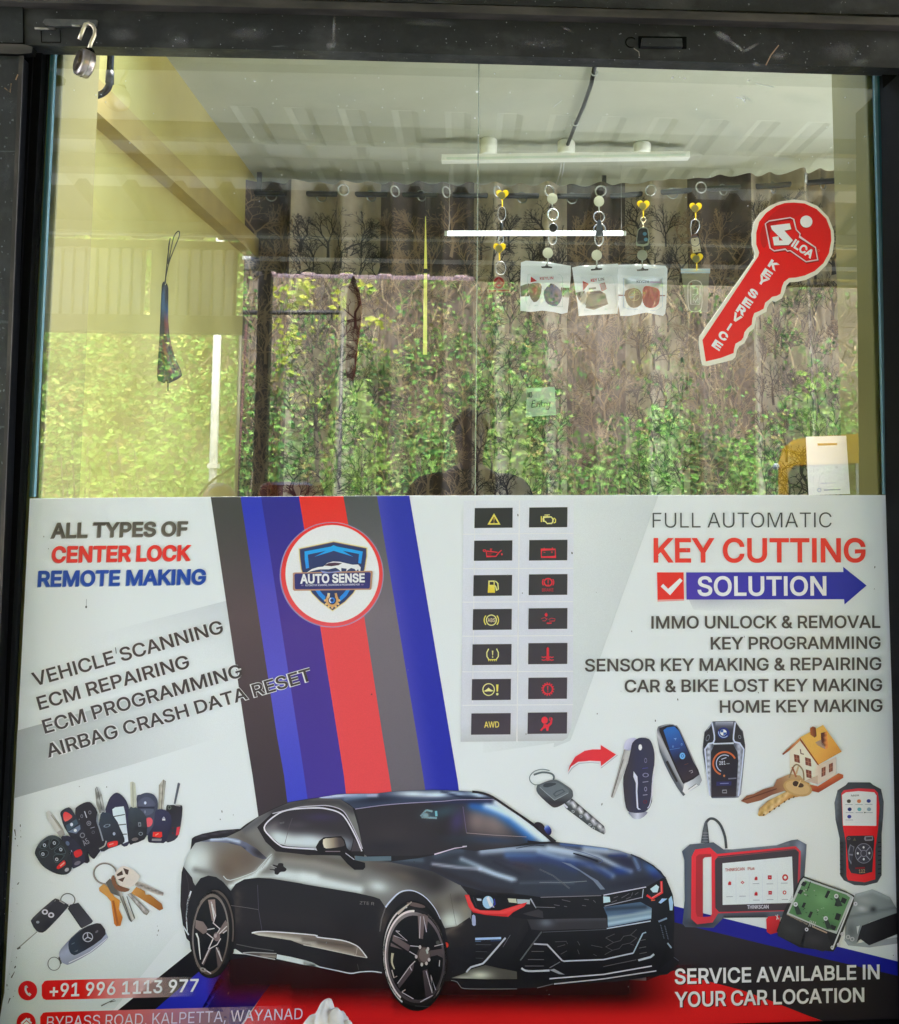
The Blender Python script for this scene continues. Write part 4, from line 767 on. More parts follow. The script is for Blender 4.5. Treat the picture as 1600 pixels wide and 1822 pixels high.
class Pr:
    """one printed patch; coordinates come from a zoom of the photo: x = ox+X/s, y = oy+Y/s"""
    def __init__(s, ox=0, oy=0, sc=1.0, lay=0, Y=PY): s.t = (ox, oy, sc); s.mb = MB(); s.soft = False; s.lay = lay; s.Y = Y; s.bg = (214, 221, 221); s.flat = False; s.smooth = False
    def zt(s, ox, oy, sc): s.t = (ox, oy, sc); return s
    def xy(s, p): return (s.t[0]+p[0]/s.t[2], s.t[1]+p[1]/s.t[2])
    def W(s, p, l): return U(p[0], p[1], (s.Y(p[0], p[1]) if callable(s.Y) else s.Y)-(s.lay+l)*LAY)
    def raw(s, V, T, col, l):
        soft = False
        if callable(col): cs = [PC(col(*p)) for p in V]
        else: cs = [PC(col)]*len(V)
        soft = any(c[3] < 0.999 for c in cs)
        if soft and s.flat:
            w = PC(s.bg); cs = [tuple(c[i]*c[3]+(1-c[3])*w[i] for i in (0, 1, 2))+(1.0,) for c in cs]; soft = False
        if soft:
            w = PC(s.bg); cs = [tuple(min(.95, c[i]+(1-c[3])*w[i]) for i in (0, 1, 2))+(c[3],) for c in cs]
        b = len(s.mb.v); s.mb.usec = True
        s.mb.v += [tuple(s.W(p, l)) for p in V]; s.mb.c += cs; s.mb.f += [tuple(i+b for i in t) for t in T]; s.mb.m += [1 if soft else 0]*len(T); s.mb.sm += [s.smooth]*len(T)
    def poly(s, pts, col, l=0, sm=0, holes=(), step=None):
        lp = [s.xy(p) for p in pts]
        if sm: lp = cat(lp, True, sm)
        hs = [[s.xy(p) for p in h] for h in holes]
        if sm: hs = [cat(h, True, sm) for h in hs]
        V, T = fill2([lp]+hs, step if step else (8 if callable(col) else None)); s.raw(V, T, col, l); return s
    def ell(s, c, rx, ry, col, l=0, rot=0, n=28, hole=None, a0=0, a1=360, step=None):
        k = math.cos(R(rot)); q = math.sin(R(rot))
        def ring(f): return [s.xy((c[0]+rx*f*math.cos(a)*k-ry*f*math.sin(a)*q, c[1]+rx*f*math.cos(a)*q+ry*f*math.sin(a)*k)) for a in [R(a0+(a1-a0)*i/n) for i in range(n+(0 if a1-a0 >= 360 else 1))]]
        if hole:
            A, Bq = ring(1), ring(hole); m = len(A); cl = a1-a0 >= 360
            s.raw(A+Bq, [(i, (i+1) % m, m+(i+1) % m, m+i) for i in range(m if cl else m-1)], col, l)
        else:
            V, T = fill2([ring(1)], step); s.raw(V, T, col, l)
        return s
    def line(s, pts, w, col, l=0, sm=0, closed=False, soft=0, w1=None):
        lp = [s.xy(p) for p in pts]; w = w/s.t[2]; w1 = w if w1 is None else w1/s.t[2]
        if sm: lp = cat(lp, closed, sm)
        N = len(lp); V = []; C = []; T = []
        for i, p in enumerate(lp):
            a = lp[i-1] if i > 0 or closed else p; b = lp[(i+1) % N] if i < N-1 or closed else p
            dx, dy = b[0]-a[0], b[1]-a[1]; d = math.hypot(dx, dy) or 1; nx, ny = -dy/d, dx/d
            if 0 < i < N-1 or closed:
                e1 = math.hypot(p[0]-a[0], p[1]-a[1]) or 1; cs = ((p[0]-a[0])/e1*dx/d+(p[1]-a[1])/e1*dy/d); m = 1/max(0.55, cs)
            else: m = 1
            h = (w+(w1-w)*i/max(1, N-1))*0.5*m
            if soft:
                for f, al in ((-1-soft, 0), (-0.4, 1), (0.4, 1), (1+soft, 0)): V.append((p[0]+nx*h*f, p[1]+ny*h*f)); C.append(al)
            else: V += [(p[0]+nx*h, p[1]+ny*h), (p[0]-nx*h, p[1]-ny*h)]
        k = 4 if soft else 2
        for i in range(N if closed else N-1):
            j = (i+1) % N
            for q in range(k-1): T.append((i*k+q, i*k+q+1, j*k+q+1, j*k+q))
        if soft:
            al = iter(C); a0 = col[3] if len(col) > 3 else 1.0
            s.raw(V, T, lambda x, y: (*col[:3], a0*next(al)), l)
        else: s.raw(V, T, col, l)
        return s
    def glow(s, c, rx, ry, col, a=1.0, l=0, rot=0, n=24, core=0.0):
        k = math.cos(R(rot)); q = math.sin(R(rot)); V = [s.xy(c)]; A = [a]; T = []
        rs = [0.25, 0.5, 0.75, 1.0]
        for f in rs:
            g = core+(1-core)*f; al = a*(1-((f))**2)**2
            for i in range(n):
                t = 2*math.pi*i/n; V.append(s.xy((c[0]+rx*g*math.cos(t)*k-ry*g*math.sin(t)*q, c[1]+rx*g*math.cos(t)*q+ry*g*math.sin(t)*k))); A.append(al)
        for i in range(n): T.append((0, 1+i, 1+(i+1) % n))
        for j in range(3):
            for i in range(n): T.append((1+j*n+i, 1+j*n+(i+1) % n, 1+(j+1)*n+(i+1) % n, 1+(j+1)*n+i))
        it = iter(A); s.raw(V, T, lambda x, y: (*col[:3], next(it)), l); return s
    def text(s, tx, p0, p1, h0, col, l=0, wt=8, h1=None, skew=0.0, up=None, sp=0):
        """baseline p0-p1 (ends of the ink), cap heights at both ends"""
        p0 = s.xy(p0); p1 = s.xy(p1); h0 = h0/s.t[2]; h1 = h0 if h1 is None else h1/s.t[2]
        adv = []; x = 0
        for ch in tx:
            a = 85 if ch == ' ' else GLYPH[ch][0]; adv.append(x); x += a+sp
        x0 = min((p[0] for p in glyph(tx[0], wt)[1])); last = glyph(tx[-1], wt); x1 = adv[-1]+max(p[0] for p in last[1])
        dx, dy = p1[0]-p0[0], p1[1]-p0[1]; d = math.hypot(dx, dy); ux, uy = (dy/d, -dx/d) if up is None else up
        for ch, a in zip(tx, adv):
            if ch == ' ': continue
            _, V, T = glyph(ch, wt)
            P = []
            for (gx, gy) in V:
                t = (a+gx-x0)/(x1-x0); h = h0+(h1-h0)*t; g = gy/250
                P.append((p0[0]+dx*t+ux*h*g+skew*h*g*dx/d, p0[1]+dy*t+uy*h*g+skew*h*g*dy/d))
            s.raw(P, T, col, l)
        return s
    def build(s, name, parent, label=None, m=None):
        o = s.mb.build(name, [m or M_print, M_soft], parent)
        if label: o['label'] = label
        return o
def ramp(stops, ax, p0, p1):
    """colour stops along the line p0-p1 in photo pixels"""
    d = (p1[0]-p0[0], p1[1]-p0[1]); n = d[0]*d[0]+d[1]*d[1]
    def f(x, y):
        t = ((x-p0[0])*d[0]+(y-p0[1])*d[1])/n
        if t <= stops[0][0]: return stops[0][1]
        for (a, ca), (b, cb) in zip(stops, stops[1:]):
            if t <= b: k = (t-a)/(b-a); return tuple(u+(v-u)*k for u, v in zip(ca, cb))
        return stops[-1][1]
    return f
def air(base, items):
    """airbrushed print: base colour (or function) with soft blobs and soft lines blended in, in order"""
    pre = []
    for it in items:
        if it[0] == 'b': pre.append(('b', it[1], it[2], it[3], math.cos(R(it[4])), math.sin(R(it[4])), it[5], it[6]))
        else: pre.append(it)
    def f(x, y):
        c = base(x, y) if callable(base) else base; c = list(c[:3])
        for it in pre:
            if it[0] == 'b':
                _, (cx, cy), rx, ry, k, q, col, st = it
                dx, dy = x-cx, y-cy; u = (dx*k+dy*q)/rx; v = (-dx*q+dy*k)/ry; r = u*u+v*v
                if r > 6: continue
                a = st*math.exp(-r*1.2)
            else:
                _, pts, w, col, st = it; dm = 1e9
                for (ax, ay), (bx, by) in zip(pts, pts[1:]):
                    ex, ey = bx-ax, by-ay; n = ex*ex+ey*ey; t = max(0, min(1, ((x-ax)*ex+(y-ay)*ey)/n)); d = (x-ax-ex*t)**2+(y-ay-ey*t)**2
                    if d < dm: dm = d
                if dm > 5*w*w: continue
                a = st*math.exp(-dm/(w*w)*1.2)
            for i in range(3): c[i] += (col[i]-c[i])*a
        return (c[0], c[1], c[2], 1.0)
    return f
po = thing('shop_poster', U(815, 1400, PY), 'big white printed shop poster with a black car covering the lower half of the window', 'poster')
def upv(x, y):
    d = (1067-x, -18070-y); n = math.hypot(*d); return (d[0]/n, d[1]/n)
OUT = [(53, 887), (400, 884), (728, 882), (1100, 881), (1578, 881), (1590, 1300), (1599, 1580), (1607, 1814), (1480, 1823), (800, 1863), (0, 1903), (5, 1822), (31, 1310)]
B = MB(); f0 = PC((214, 221, 221))
V, T = fill2([OUT]); B.usec = True
B.prism([OUT], lambda x, y: U(x, y, PY), lambda x, y: (lambda q: Vector((q.x, -0.0006, q.z)))(U(x, y, PY))); B.c = [f0]*len(B.v); B.build('vinyl_sheet', M_print, po)
# pale printed diagonal bands; the last one paints in uneven lighting
p = Pr(lay=1); p.flat = True
p.poly([(406, 1068), (53, 1160), (40, 1240), (430, 1170)], lambda x, y: (172, 178, 178, 0.42*max(0, min(1, (x-150)/260))*max(0, min(1, (1175-y)/100))), step=9); p.build('pale_band', po)
p = Pr(lay=1); p.flat = True
p.poly([(31, 1300), (300, 1225), (440, 1188), (455, 1292), (230, 1362), (26, 1420)], lambda x, y: (150, 156, 152, max(0.0, 0.62-max(0, x-60)/520)), step=9); p.build('pale_band', po)
p = Pr(lay=1); p.flat = True
p.poly([(1141, 881), (1172, 881), (1015, 1318), (985, 1330), (1025, 1100)], lambda x, y: (176, 184, 180, 0.38), step=30); p.build('pale_band', po)
p = Pr(lay=1); p.flat = True
p.poly([(1172, 881), (1015, 1318), (860, 1340), (860, 881)], lambda x, y: (180, 188, 182, 0.42*max(0, 1-(1172-(y-881)*0.36-x)/190)), 1, step=9); p.build('pale_band', po)
p = Pr(lay=1); p.flat = True
p.poly([(30, 1640), (330, 1640), (200, 1800), (-2, 1900), (-2, 1822)], lambda x, y: (186, 200, 188, 0.45*max(0, min(1, (y-1640)/120))), step=18); p.build('pale_band', po)  # painted shade: bottom left of the poster toned darker and greener
# stripes
E = [[(375, 884.3), (400, 1054), (438, 1310), (449.5, 1380), (461, 1460)], [(428, 883.9), (493, 1310), (505.6, 1380), (513, 1440)], [(464.7, 883.7), (531, 1310), (541.5, 1380), (550, 1440)],
     [(532, 883.3), (570, 1116), (601, 1310), (612, 1380), (619, 1440)], [(611, 882.8), (647.5, 1093), (681, 1310), (692.5, 1380), (702, 1440)], [(671, 882.4), (742, 1310), (753, 1380), (762, 1440)], [(728.5, 882), (801, 1310), (814.5, 1390), (820, 1430)]]
SC_ = [[(0, (88, 88, 86)), (.35, (110, 98, 98)), (1, (82, 74, 76))], [(0, (66, 76, 176)), (.3, (104, 98, 178)), (.6, (108, 106, 188)), (1, (82, 90, 186))], [(0, (66, 62, 144)), (.4, (98, 80, 146)), (1, (88, 74, 150))],
       [(0, (252, 70, 66)), (.4, (250, 98, 98)), (1, (250, 94, 94))], [(0, (98, 102, 100)), (.4, (132, 126, 128)), (1, (120, 116, 118))], [(0, (66, 76, 164)), (.4, (72, 76, 166)), (1, (58, 66, 162))]]
for i in range(6):
    f = ramp(SC_[i], 0, (600, 884), (680, 1420))
    if i == 5:
        g0 = f; f = lambda x, y: tuple(a+(b-a)*max(0, min(1, 1-(x-(671+(y-884)*0.166))/26))*0.5 for a, b in zip(g0(x, y), (112, 108, 180)))
    p = Pr(lay=2); p.poly(E[i]+E[i+1][::-1], f, step=16); p.build('printed_stripe', po, ['dark grey stripe at the left', 'bright blue stripe', 'indigo stripe', 'red stripe', 'mid grey stripe', 'royal blue stripe at the right'][i])
# emblem
em = Pr(490, 920, 8.0, lay=4)
em.ell((803, 822), 742, 752, (150, 120, 180, 0.5), 0, n=56).ell((805, 820), 724, 738, ramp([(0, (252, 72, 68)), (1, (250, 104, 106))], 0, (590, 930), (600, 1110)), 1, n=56, step=14)
em.ell((811, 808), 668, 696, (250, 214, 200), 2, n=56).ell((811, 808), 662, 690, (221, 228, 228), 3, n=56)
emo = em.build('round_emblem', po)
SHO = [(830, 362), (1290, 450), (1290, 560), (1262, 745), (1195, 930), (1100, 1080), (985, 1200), (815, 1320), (650, 1200), (530, 1080), (440, 930), (380, 745), (358, 560), (352, 462)]
def grow(pts, d):
    c = (sum(q[0] for q in pts)/len(pts), sum(q[1] for q in pts)/len(pts)); return [(c[0]+(x-c[0])*(1+d), c[1]+(y-c[1])*(1+d)) for x, y in pts]
sh = Pr(490, 920, 8.0, lay=8)
sh.poly(grow(SHO, 0.052), (226, 214, 168), 0).poly(grow(SHO, 0.02), (150, 124, 92), 1).poly(SHO, (74, 84, 118), 2)
sh.poly([(415, 490), (790, 420), (830, 400), (880, 420), (1246, 490), (1222, 665), (1180, 655), (1192, 525), (960, 480), (1110, 565), (880, 495), (830, 480), (790, 495), (555, 565), (720, 480), (462, 535), (482, 722), (436, 735), (418, 600)], ramp([(0, (60, 172, 222)), (1, (70, 150, 210))], 0, (590, 970), (590, 1015)), 3)
for q in ([(560, 1030), (615, 1020), (665, 1085), (712, 1130), (705, 1205), (620, 1120)], [(1075, 1020), (1015, 1030), (970, 1085), (915, 1140), (920, 1205), (1010, 1125)]): sh.poly(q, (70, 148, 206), 3)
sh.poly([(270, 790), (1370, 765), (1385, 780), (1370, 1020), (1355, 1035), (270, 1050), (250, 1030), (250, 800)], (184, 150, 122), 4).poly([(285, 805), (1340, 785), (1358, 800), (1345, 1005), (1330, 1018), (295, 1028), (278, 1015), (272, 825)], (78, 78, 124), 5)
sh.poly([(445, 792), (520, 740), (610, 712), (680, 705), (740, 655), (820, 632), (920, 636), (1020, 660), (1100, 678), (1180, 675), (1215, 715), (1210, 770), (1185, 765), (1180, 740), (1150, 770), (1130, 740), (1080, 725), (1035, 750), (1010, 775), (1015, 735), (940, 725), (940, 780), (900, 745), (860, 722), (760, 745), (640, 745), (580, 755), (500, 775)], (232, 234, 240), 6)
sh.poly([(690, 690), (760, 655), (850, 648), (950, 658), (900, 685), (800, 700)], (98, 74, 92), 7).poly([(640, 760), (760, 785), (900, 765), (940, 778), (760, 800), (680, 800)], (150, 156, 190), 6)
sh.ell((810, 1185), 92, 98, (206, 170, 120), 6, hole=0.62, a0=-50, a1=230).poly([(745, 1080), (780, 1085), (770, 1150), (735, 1150)], (226, 206, 170), 6).poly([(845, 1085), (875, 1080), (890, 1150), (855, 1150)], (206, 170, 120), 6)
for a in range(0, 181, 30): sh.ell((810+100*math.cos(R(a)), 1187+102*math.sin(R(a))), 17, 17, (222, 190, 140), 6, n=8)
sh.ell((810, 1185), 40, 42, (84, 140, 206), 6, hole=0.5).ell((800, 1185), 36, 40, (232, 236, 220), 7, hole=0.6, a0=100, a1=260)
sh.build('shield', emo)
tx = Pr(490, 920, 8.0, lay=15); tx.text('AUTO SENSE', (353, 942), (1275, 922), 122, (236, 238, 242), 0, 16, h1=114)
tx.text('AUTOMOTIVE SCANNING, DIAGNOSING & PROGRAMMING HUB', (425, 985), (1200, 972), 26, (206, 208, 222), 0, 6)
tx.ell((385, 972), 20, 11, (130, 120, 150), 0, n=10).ell((1240, 962), 22, 11, (130, 120, 150), 0, n=10); tx.build('lettering', emo)
# lettering
def txt(s, z, p0, p1, h0, col, wt, h1=None, shadow=None, outline=None, upright=True, lay=5, label=None):
    q = Pr(*z, lay=lay); a = q.xy(p0)
    u = upv(*a) if upright else None
    if outline: q.text(s, p0, p1, h0, outline[0], 0, wt+outline[1], h1=h1, up=u)
    if shadow: q.text(s, (p0[0]+shadow[1], p0[1]+shadow[2]), (p1[0]+shadow[1], p1[1]+shadow[2]), h0, shadow[0], 0, wt+1, h1=h1, up=u)
    q.text(s, p0, p1, h0, col, 1, wt, h1=h1, up=u); return q.build('lettering', po, label)
Z1 = (0, 860, 3.556); Z4 = (1100, 860, 3.2); Z5 = (0, 1340, 3.78); Z8 = (1150, 1260, 3.242)
GT = (98, 94, 90)
txt('ALL TYPES OF', Z1, (322, 343), (1187, 328), 89, ramp([(0, (116, 112, 100)), (.5, (82, 76, 72)), (1, (110, 106, 96))], 0, (92, 930), (96, 956)), 13, 84, ((150, 146, 136), -5, 4), label='dark grey capital lettering')
txt('CENTER LOCK', Z1, (328, 497), (1207, 484), 94, (224, 70, 66), 13, 90, ((196, 116, 110), -5, 4), label='red capital lettering')
txt('REMOTE MAKING', Z1, (240, 650), (1302, 635), 92, (44, 88, 160), 13, 89, ((112, 136, 172), -5, 4), label='blue capital lettering')
WO = ((222, 228, 228), 13)
txt('VEHICLE SCANNING', Z1, (218, 1284), (1418, 943), 84, (92, 84, 82), 7, 80, None, WO, False)
txt('ECM REPAIRING', Z1, (250, 1434), (1204, 1163), 82, (92, 84, 82), 7, 80, None, WO, False)
txt('ECM PROGRAMMING', Z1, (286, 1583), (1540, 1220), 84, (92, 86, 84), 7, 80, None, WO, False)
txt('AIRBAG CRASH DATA RESET', (0, 0, 1), (86, 1348), (557, 1209.5), 23.5, (92, 86, 84), 7, 21.5, None, WO, False)
txt('FULL AUTOMATIC', Z4, (197, 253), (1216, 251), 86, (92, 94, 94), -3, 86)
txt('KEY CUTTING', Z4, (203, 447), (1410, 446), 131, (236, 82, 74), 9, 129)
p = Pr(*Z4, lay=2); p.flat = True; p.poly([(400, 655), (900, 655), (1000, 700), (700, 735), (430, 720)], lambda x, y: (128, 126, 150, 0.55*max(0, 1-abs(x-1265)/150)*max(0, 1-(y-1064)/26)), step=5); p.build('soft_shadow', po)
p = Pr(*Z4, lay=4); p.poly([(222, 507), (373, 507), (376, 659), (225, 663)], (230, 72, 68)).poly([(225, 663), (376, 659), (376, 668), (225, 674)], (240, 170, 160), 0).line([(250, 580), (291, 619), (360, 547)], 21, (232, 234, 236), 1); p.build('check_box', po)
p = Pr(*Z4, lay=4); p.poly([(388, 507), (1283, 505), (1282, 475), (1415, 582), (1290, 690), (1287, 660), (390, 662)], ramp([(0, (96, 80, 168)), (.55, (74, 74, 166)), (1, (58, 70, 162))], 0, (1221, 1043), (1540, 1043)), step=12); p.build('blue_arrow', po)
txt('SOLUTION', Z4, (452, 638), (1187, 636), 105, (226, 228, 242), 9, 104, lay=6)
for s, a, b in (('IMMO UNLOCK & REMOVAL', (190, 826), (1494, 822)), ('KEY PROGRAMMING', (528, 945), (1495, 941)), ('CAR & BIKE LOST KEY MAKING', (38, 1189), (1504, 1181)), ('HOME KEY MAKING', (580, 1306), (1506, 1299))): txt(s, Z4, a, b, 68, GT, 7)
txt('SENSOR KEY MAKING & REPAIRING', (0, 0, 1), (1041, 1194.5), (1568.5, 1191.5), 21.4, GT, 7)
# dash light panel
p = Pr(lay=3); p.poly([(825, 891), (1021, 889.5), (1020, 1240), (1017, 1295), (1010, 1313), (1002, 1318), (820, 1320)], ramp([(0, (212, 217, 216)), (.5, (206, 210, 210)), (.93, (203, 207, 205)), (1, (188, 192, 186))], 0, (900, 890), (900, 1320)), step=16)
for y0, y1 in ((950.5, 949), (1012, 1011), (1071.5, 1070.5), (1132, 1131), (1195.5, 1194.5), (1255, 1254)): p.line([(823, y0), (1020, y1)], 1.6, (225, 230, 230), 1)
p.line([(924.5, 890), (920, 1320)], 2.2, (226, 231, 231), 1).line([(845.5, 890), (841, 1250)], 1.3, (220, 226, 225), 1); p.build('icon_panel', po)
TL_ = [((845, 904, 912.5, 939.5), (942, 903, 1010, 938.5)), ((844, 962, 912, 998), (942, 961, 1010, 997.5)), ((843, 1023.5, 911.5, 1060.5), (941.5, 1022, 1010, 1059)), ((842, 1084, 911, 1121), (941, 1082.5, 1010, 1119.5)),
       ((841, 1146.5, 910.5, 1183.5), (940.5, 1144.5, 1010, 1182)), ((840, 1208.5, 909.5, 1246), (940.5, 1206, 1009.5, 1244)), ((839, 1269.5, 909, 1307.5), (939.5, 1268, 1009.5, 1306))]
YE = (238, 210, 112); YB = (240, 218, 150); RE = (214, 74, 86); TILE = []
TNAME = [['yellow warning triangle', 'yellow engine symbol'], ['red oil can symbol', 'red battery symbol'], ['yellow fuel pump symbol', 'red brake symbol'], ['yellow brake disc ring symbol with letters', 'faint red car symbol'], ['yellow tyre pressure symbol', 'red coolant thermometer symbol'], ['yellow steering wheel symbol', 'red gear ring symbol'], ['yellow letters', 'red seated figure symbol']]
for i, row in enumerate(TL_):
    for j, (x0, y0, x1, y1) in enumerate(row):
        q = Pr(lay=5); w = (60, 62, 66) if (i+j) % 2 else (76, 74, 80)
        q.poly([(x0, y0), (x1, y0-0.6), (x1-0.5, y1-0.6), (x0-0.7, y1)], ramp([(0, (74, 76, 76)), (1, (94, 86, 92))], 0, (850, 905), (1000, 1300)), step=20); TILE.append(q.build('icon_tile', po, TNAME[i][j]))
def sym(k, z): return Pr(*z, lay=7), TILE[k]
ZA = (830, 890, 8.0); ZB = (830, 1100, 7.92)
q, t = sym(0, ZA); q.poly([(394, 186), (486, 348), (300, 348)], YE, holes=[[(394, 232), (452, 328), (336, 328)]]).line([(395, 250), (394, 295)], 13, (240, 190, 90), 0, w1=7).ell((394, 312), 7, 7, (240, 190, 90), n=8); q.build('symbol', t)
q, t = sym(1, ZA); q.line([(1100, 240), (1210, 238), (1232, 268), (1232, 305), (1215, 330), (1150, 332), (1125, 302), (1100, 300)], 17, YB, closed=True).line([(1068, 228), (1068, 310)], 16, YE).line([(1068, 268), (1100, 268)], 12, YE).line([(1112, 212), (1188, 208)], 13, YB).line([(1150, 212), (1150, 240)], 12, YE).line([(1232, 285), (1252, 255), (1270, 275), (1268, 315), (1242, 325)], 14, YE); q.build('symbol', t)
q, t = sym(2, ZA); q.line([(285, 745), (290, 800), (420, 800), (468, 740), (430, 742), (395, 735), (285, 725)], 15, RE, closed=True).ell((258, 718), 24, 18, RE, n=14, hole=.45).line([(468, 742), (500, 712)], 14, RE).line([(350, 735), (350, 695)], 14, RE).line([(335, 695), (368, 695)], 10, RE).ell((505, 770), 11, 15, RE, n=10).poly([(300, 745), (380, 752), (340, 780), (300, 775)], (150, 60, 70), 1); q.build('symbol', t)
q, t = sym(3, ZA); q.line([(1068, 705), (1266, 700), (1268, 808), (1068, 810)], 20, RE, closed=True).line([(1108, 680), (1108, 705)], 15, RE).line([(1225, 676), (1226, 702)], 15, RE).line([(1100, 742), (1125, 742)], 8, RE).line([(1205, 740), (1232, 740)], 8, RE).line([(1218, 726), (1218, 752)], 8, RE); q.build('symbol', t)
q, t = sym(4, ZA); q.poly([(314, 1145), (402, 1143), (408, 1318), (304, 1318)], ramp([(0, YB), (.4, YE), (1, (240, 200, 80))], 0, (870, 1033), (870, 1054)), holes=[[(332, 1162), (388, 1161), (389, 1205), (332, 1205)]]).line([(412, 1150), (448, 1185), (455, 1270), (432, 1285), (418, 1230), (405, 1215)], 15, YB); q.build('symbol', t)
q, t = sym(5, ZA); q.ell((1164, 1168), 66, 62, RE, hole=0.70).line([(1164, 1130), (1164, 1185)], 13, RE).ell((1164, 1203), 8, 8, RE, n=8).ell((1164, 1168), 88, 84, RE, hole=.82, a0=145, a1=215, n=10).ell((1164, 1168), 88, 84, RE, hole=.82, a0=-35, a1=35, n=10).text('BRAKE', (1078, 1300), (1240, 1298), 44, (190, 72, 84), 0, 4); q.build('symbol', t)
q, t = sym(6, ZA); q.ell((356, 1708), 78, 80, YB, hole=.82, n=30).ell((356, 1708), 110, 108, YE, hole=.86, a0=140, a1=220, n=12).ell((356, 1708), 110, 108, YE, hole=.86, a0=-40, a1=40, n=12).text('ABS', (302, 1735), (412, 1733), 52, (214, 200, 168), 0, 5); q.build('symbol', t)
q, t = sym(7, ZA); q.line([(1065, 1690), (1110, 1670), (1150, 1690), (1120, 1720), (1085, 1715)], 9, (196, 80, 92)).line([(1170, 1700), (1210, 1680), (1265, 1690), (1255, 1720), (1180, 1722)], 9, (190, 82, 92)).ell((1137, 1632), 22, 26, RE, n=10).poly([(1138, 1600), (1155, 1625), (1120, 1625)], RE).line([(1145, 1752), (1215, 1750)], 18, RE); q.build('symbol', t)
q, t = sym(8, ZB); q.line([(315, 430), (288, 485), (290, 540), (320, 585)], 15, YB).line([(425, 430), (452, 485), (450, 540), (420, 585)], 15, YB).line([(305, 585), (432, 583)], 15, YE).line([(370, 458), (370, 525)], 22, YB, w1=10).ell((370, 548), 10, 10, YB, n=10)
for x in (318, 344, 370, 396, 420): q.line([(x, 585), (x, 606)], 10, YE)
q.build('symbol', t)
q, t = sym(9, ZB); q.line([(1148, 420), (1148, 555)], 34, RE).ell((1148, 558), 28, 28, RE, n=14).poly([(1131, 425), (1148, 405), (1165, 425)], RE)
for y in (545, 585): q.line([(1062, y), (1090, y+10), (1118, y), (1148, y+10), (1178, y), (1205, y+10), (1232, y)], 12, RE)
q.build('symbol', t)
q, t = sym(10, ZB); q.ell((314, 1006), 88, 90, YB, hole=.84, n=34).poly([(245, 1030), (290, 1000), (312, 978), (336, 1000), (385, 1025), (345, 1035), (312, 1030), (280, 1036)], YB).line([(436, 935), (436, 1035)], 34, YE, w1=20).ell((436, 1070), 17, 18, YB, n=12); q.build('symbol', t)
q, t = sym(11, ZB); q.ell((1148, 1000), 74, 76, RE, hole=.78, n=30).line([(1146, 955), (1148, 1020)], 18, RE, w1=8).ell((1148, 1038), 9, 9, RE, n=8)
for a in range(0, 360, 24): q.ell((1148+82*math.cos(R(a)), 1000+86*math.sin(R(a))), 11, 11, RE, n=6)
q.build('symbol', t)
q, t = sym(12, ZB); q.text('AWD', (252, 1543), (462, 1538), 82, (228, 204, 116), 0, 6); q.build('symbol', t)
q, t = sym(13, ZB); q.ell((1103, 1438), 46, 50, (226, 76, 86), n=20).poly([(1095, 1490), (1140, 1500), (1180, 1470), (1190, 1410), (1215, 1415), (1205, 1490), (1165, 1530), (1155, 1585), (1130, 1590), (1120, 1545), (1085, 1560), (1060, 1590), (1038, 1580), (1080, 1530)], (220, 72, 84)).ell((1190, 1425), 28, 30, (190, 80, 92), n=14, hole=.6); q.build('symbol', t)
# floor bands at the foot of the poster
p = Pr(lay=1)
p.poly([(341, 1692), (460, 1700), (500, 1722), (410, 1850), (120, 1870)], (44, 42, 46), 0)
p.poly([(370, 1716), (400, 1742), (330, 1860), (200, 1862), (354, 1729)], ramp([(0, (74, 72, 176)), (1, (50, 62, 168))], 0, (360, 1730), (270, 1820)), 1, step=12)
p.poly([(400, 1720), (505, 1720), (418, 1838), (400, 1856), (325, 1858)], ramp([(0, (42, 40, 128)), (1, (36, 30, 104))], 0, (430, 1740), (380, 1820)), 1, step=14)
p.poly([(499, 1720), (1150, 1745), (1199, 1727), (1252, 1744), (1320, 1762), (1372, 1781), (1440, 1808), (1480, 1823), (800, 1863), (396, 1882)], ramp([(0, (222, 56, 56)), (1, (218, 60, 60))], 0, (500, 1800), (1400, 1800)), 1, step=30)
p.poly([(1199, 1640), (1605, 1738), (1607, 1814), (1480, 1822.5), (1440, 1808), (1372, 1781), (1320, 1762), (1252, 1744), (1199, 1727), (1150, 1745), (1150, 1690)], (66, 62, 64), 1)
p.poly([(1190, 1609), (1199, 1612), (1602, 1712), (1605, 1738), (1400, 1690), (1200, 1641)], ramp([(0, (44, 42, 140)), (1, (56, 60, 160))], 0, (1200, 1620), (1600, 1720)), 2, step=30)
p.build('floor_bands', po)
# phone and address plates
for (y0, ch) in ((0, 0), (214, 1)):
    q = Pr(*Z5, lay=3); dx = -10 if ch else 0
    pill = [(300+dx, 1534+y0), (320+dx, 1530+y0), (1360+700*ch, 1502+y0-22*ch), (1360+700*ch, 1636+y0-22*ch), (310+dx, 1661+y0), (290+dx, 1652+y0), (281+dx, 1630+y0), (281+dx, 1560+y0)]
    fd = 300 if not ch else 470
    q.poly(pill, lambda x, y: (212-40*max(0, min(1, (x-200)/300))*ch, 44+36*max(0, min(1, (x-120)/140))*(1-ch), 42+80*max(0, min(1, (x-250)/250))*ch, max(0.0, min(1, 1.0-max(0, x-150)/(fd-100)))), 0, step=9)
    q.ell((186+dx, 1598+y0), 64, 66, (206, 42, 42), 1, n=36)
    if not ch: q.line([(176, 1566), (172, 1592), (184, 1618), (204, 1632)], 13, (226, 224, 222), 2, sm=4).line([(172, 1566), (182, 1580)], 16, (226, 224, 222), 2).line([(192, 1618), (206, 1630)], 18, (226, 224, 222), 2)
    else: q.line([(143, 1820), (178, 1788), (212, 1818)], 12, (226, 224, 222), 2).poly([(155, 1825), (178, 1803), (202, 1823), (202, 1860), (155, 1862)], (226, 224, 222), 2).line([(196, 1784), (197, 1802)], 12, (226, 224, 222), 2)
    q.build('contact_plate', po)
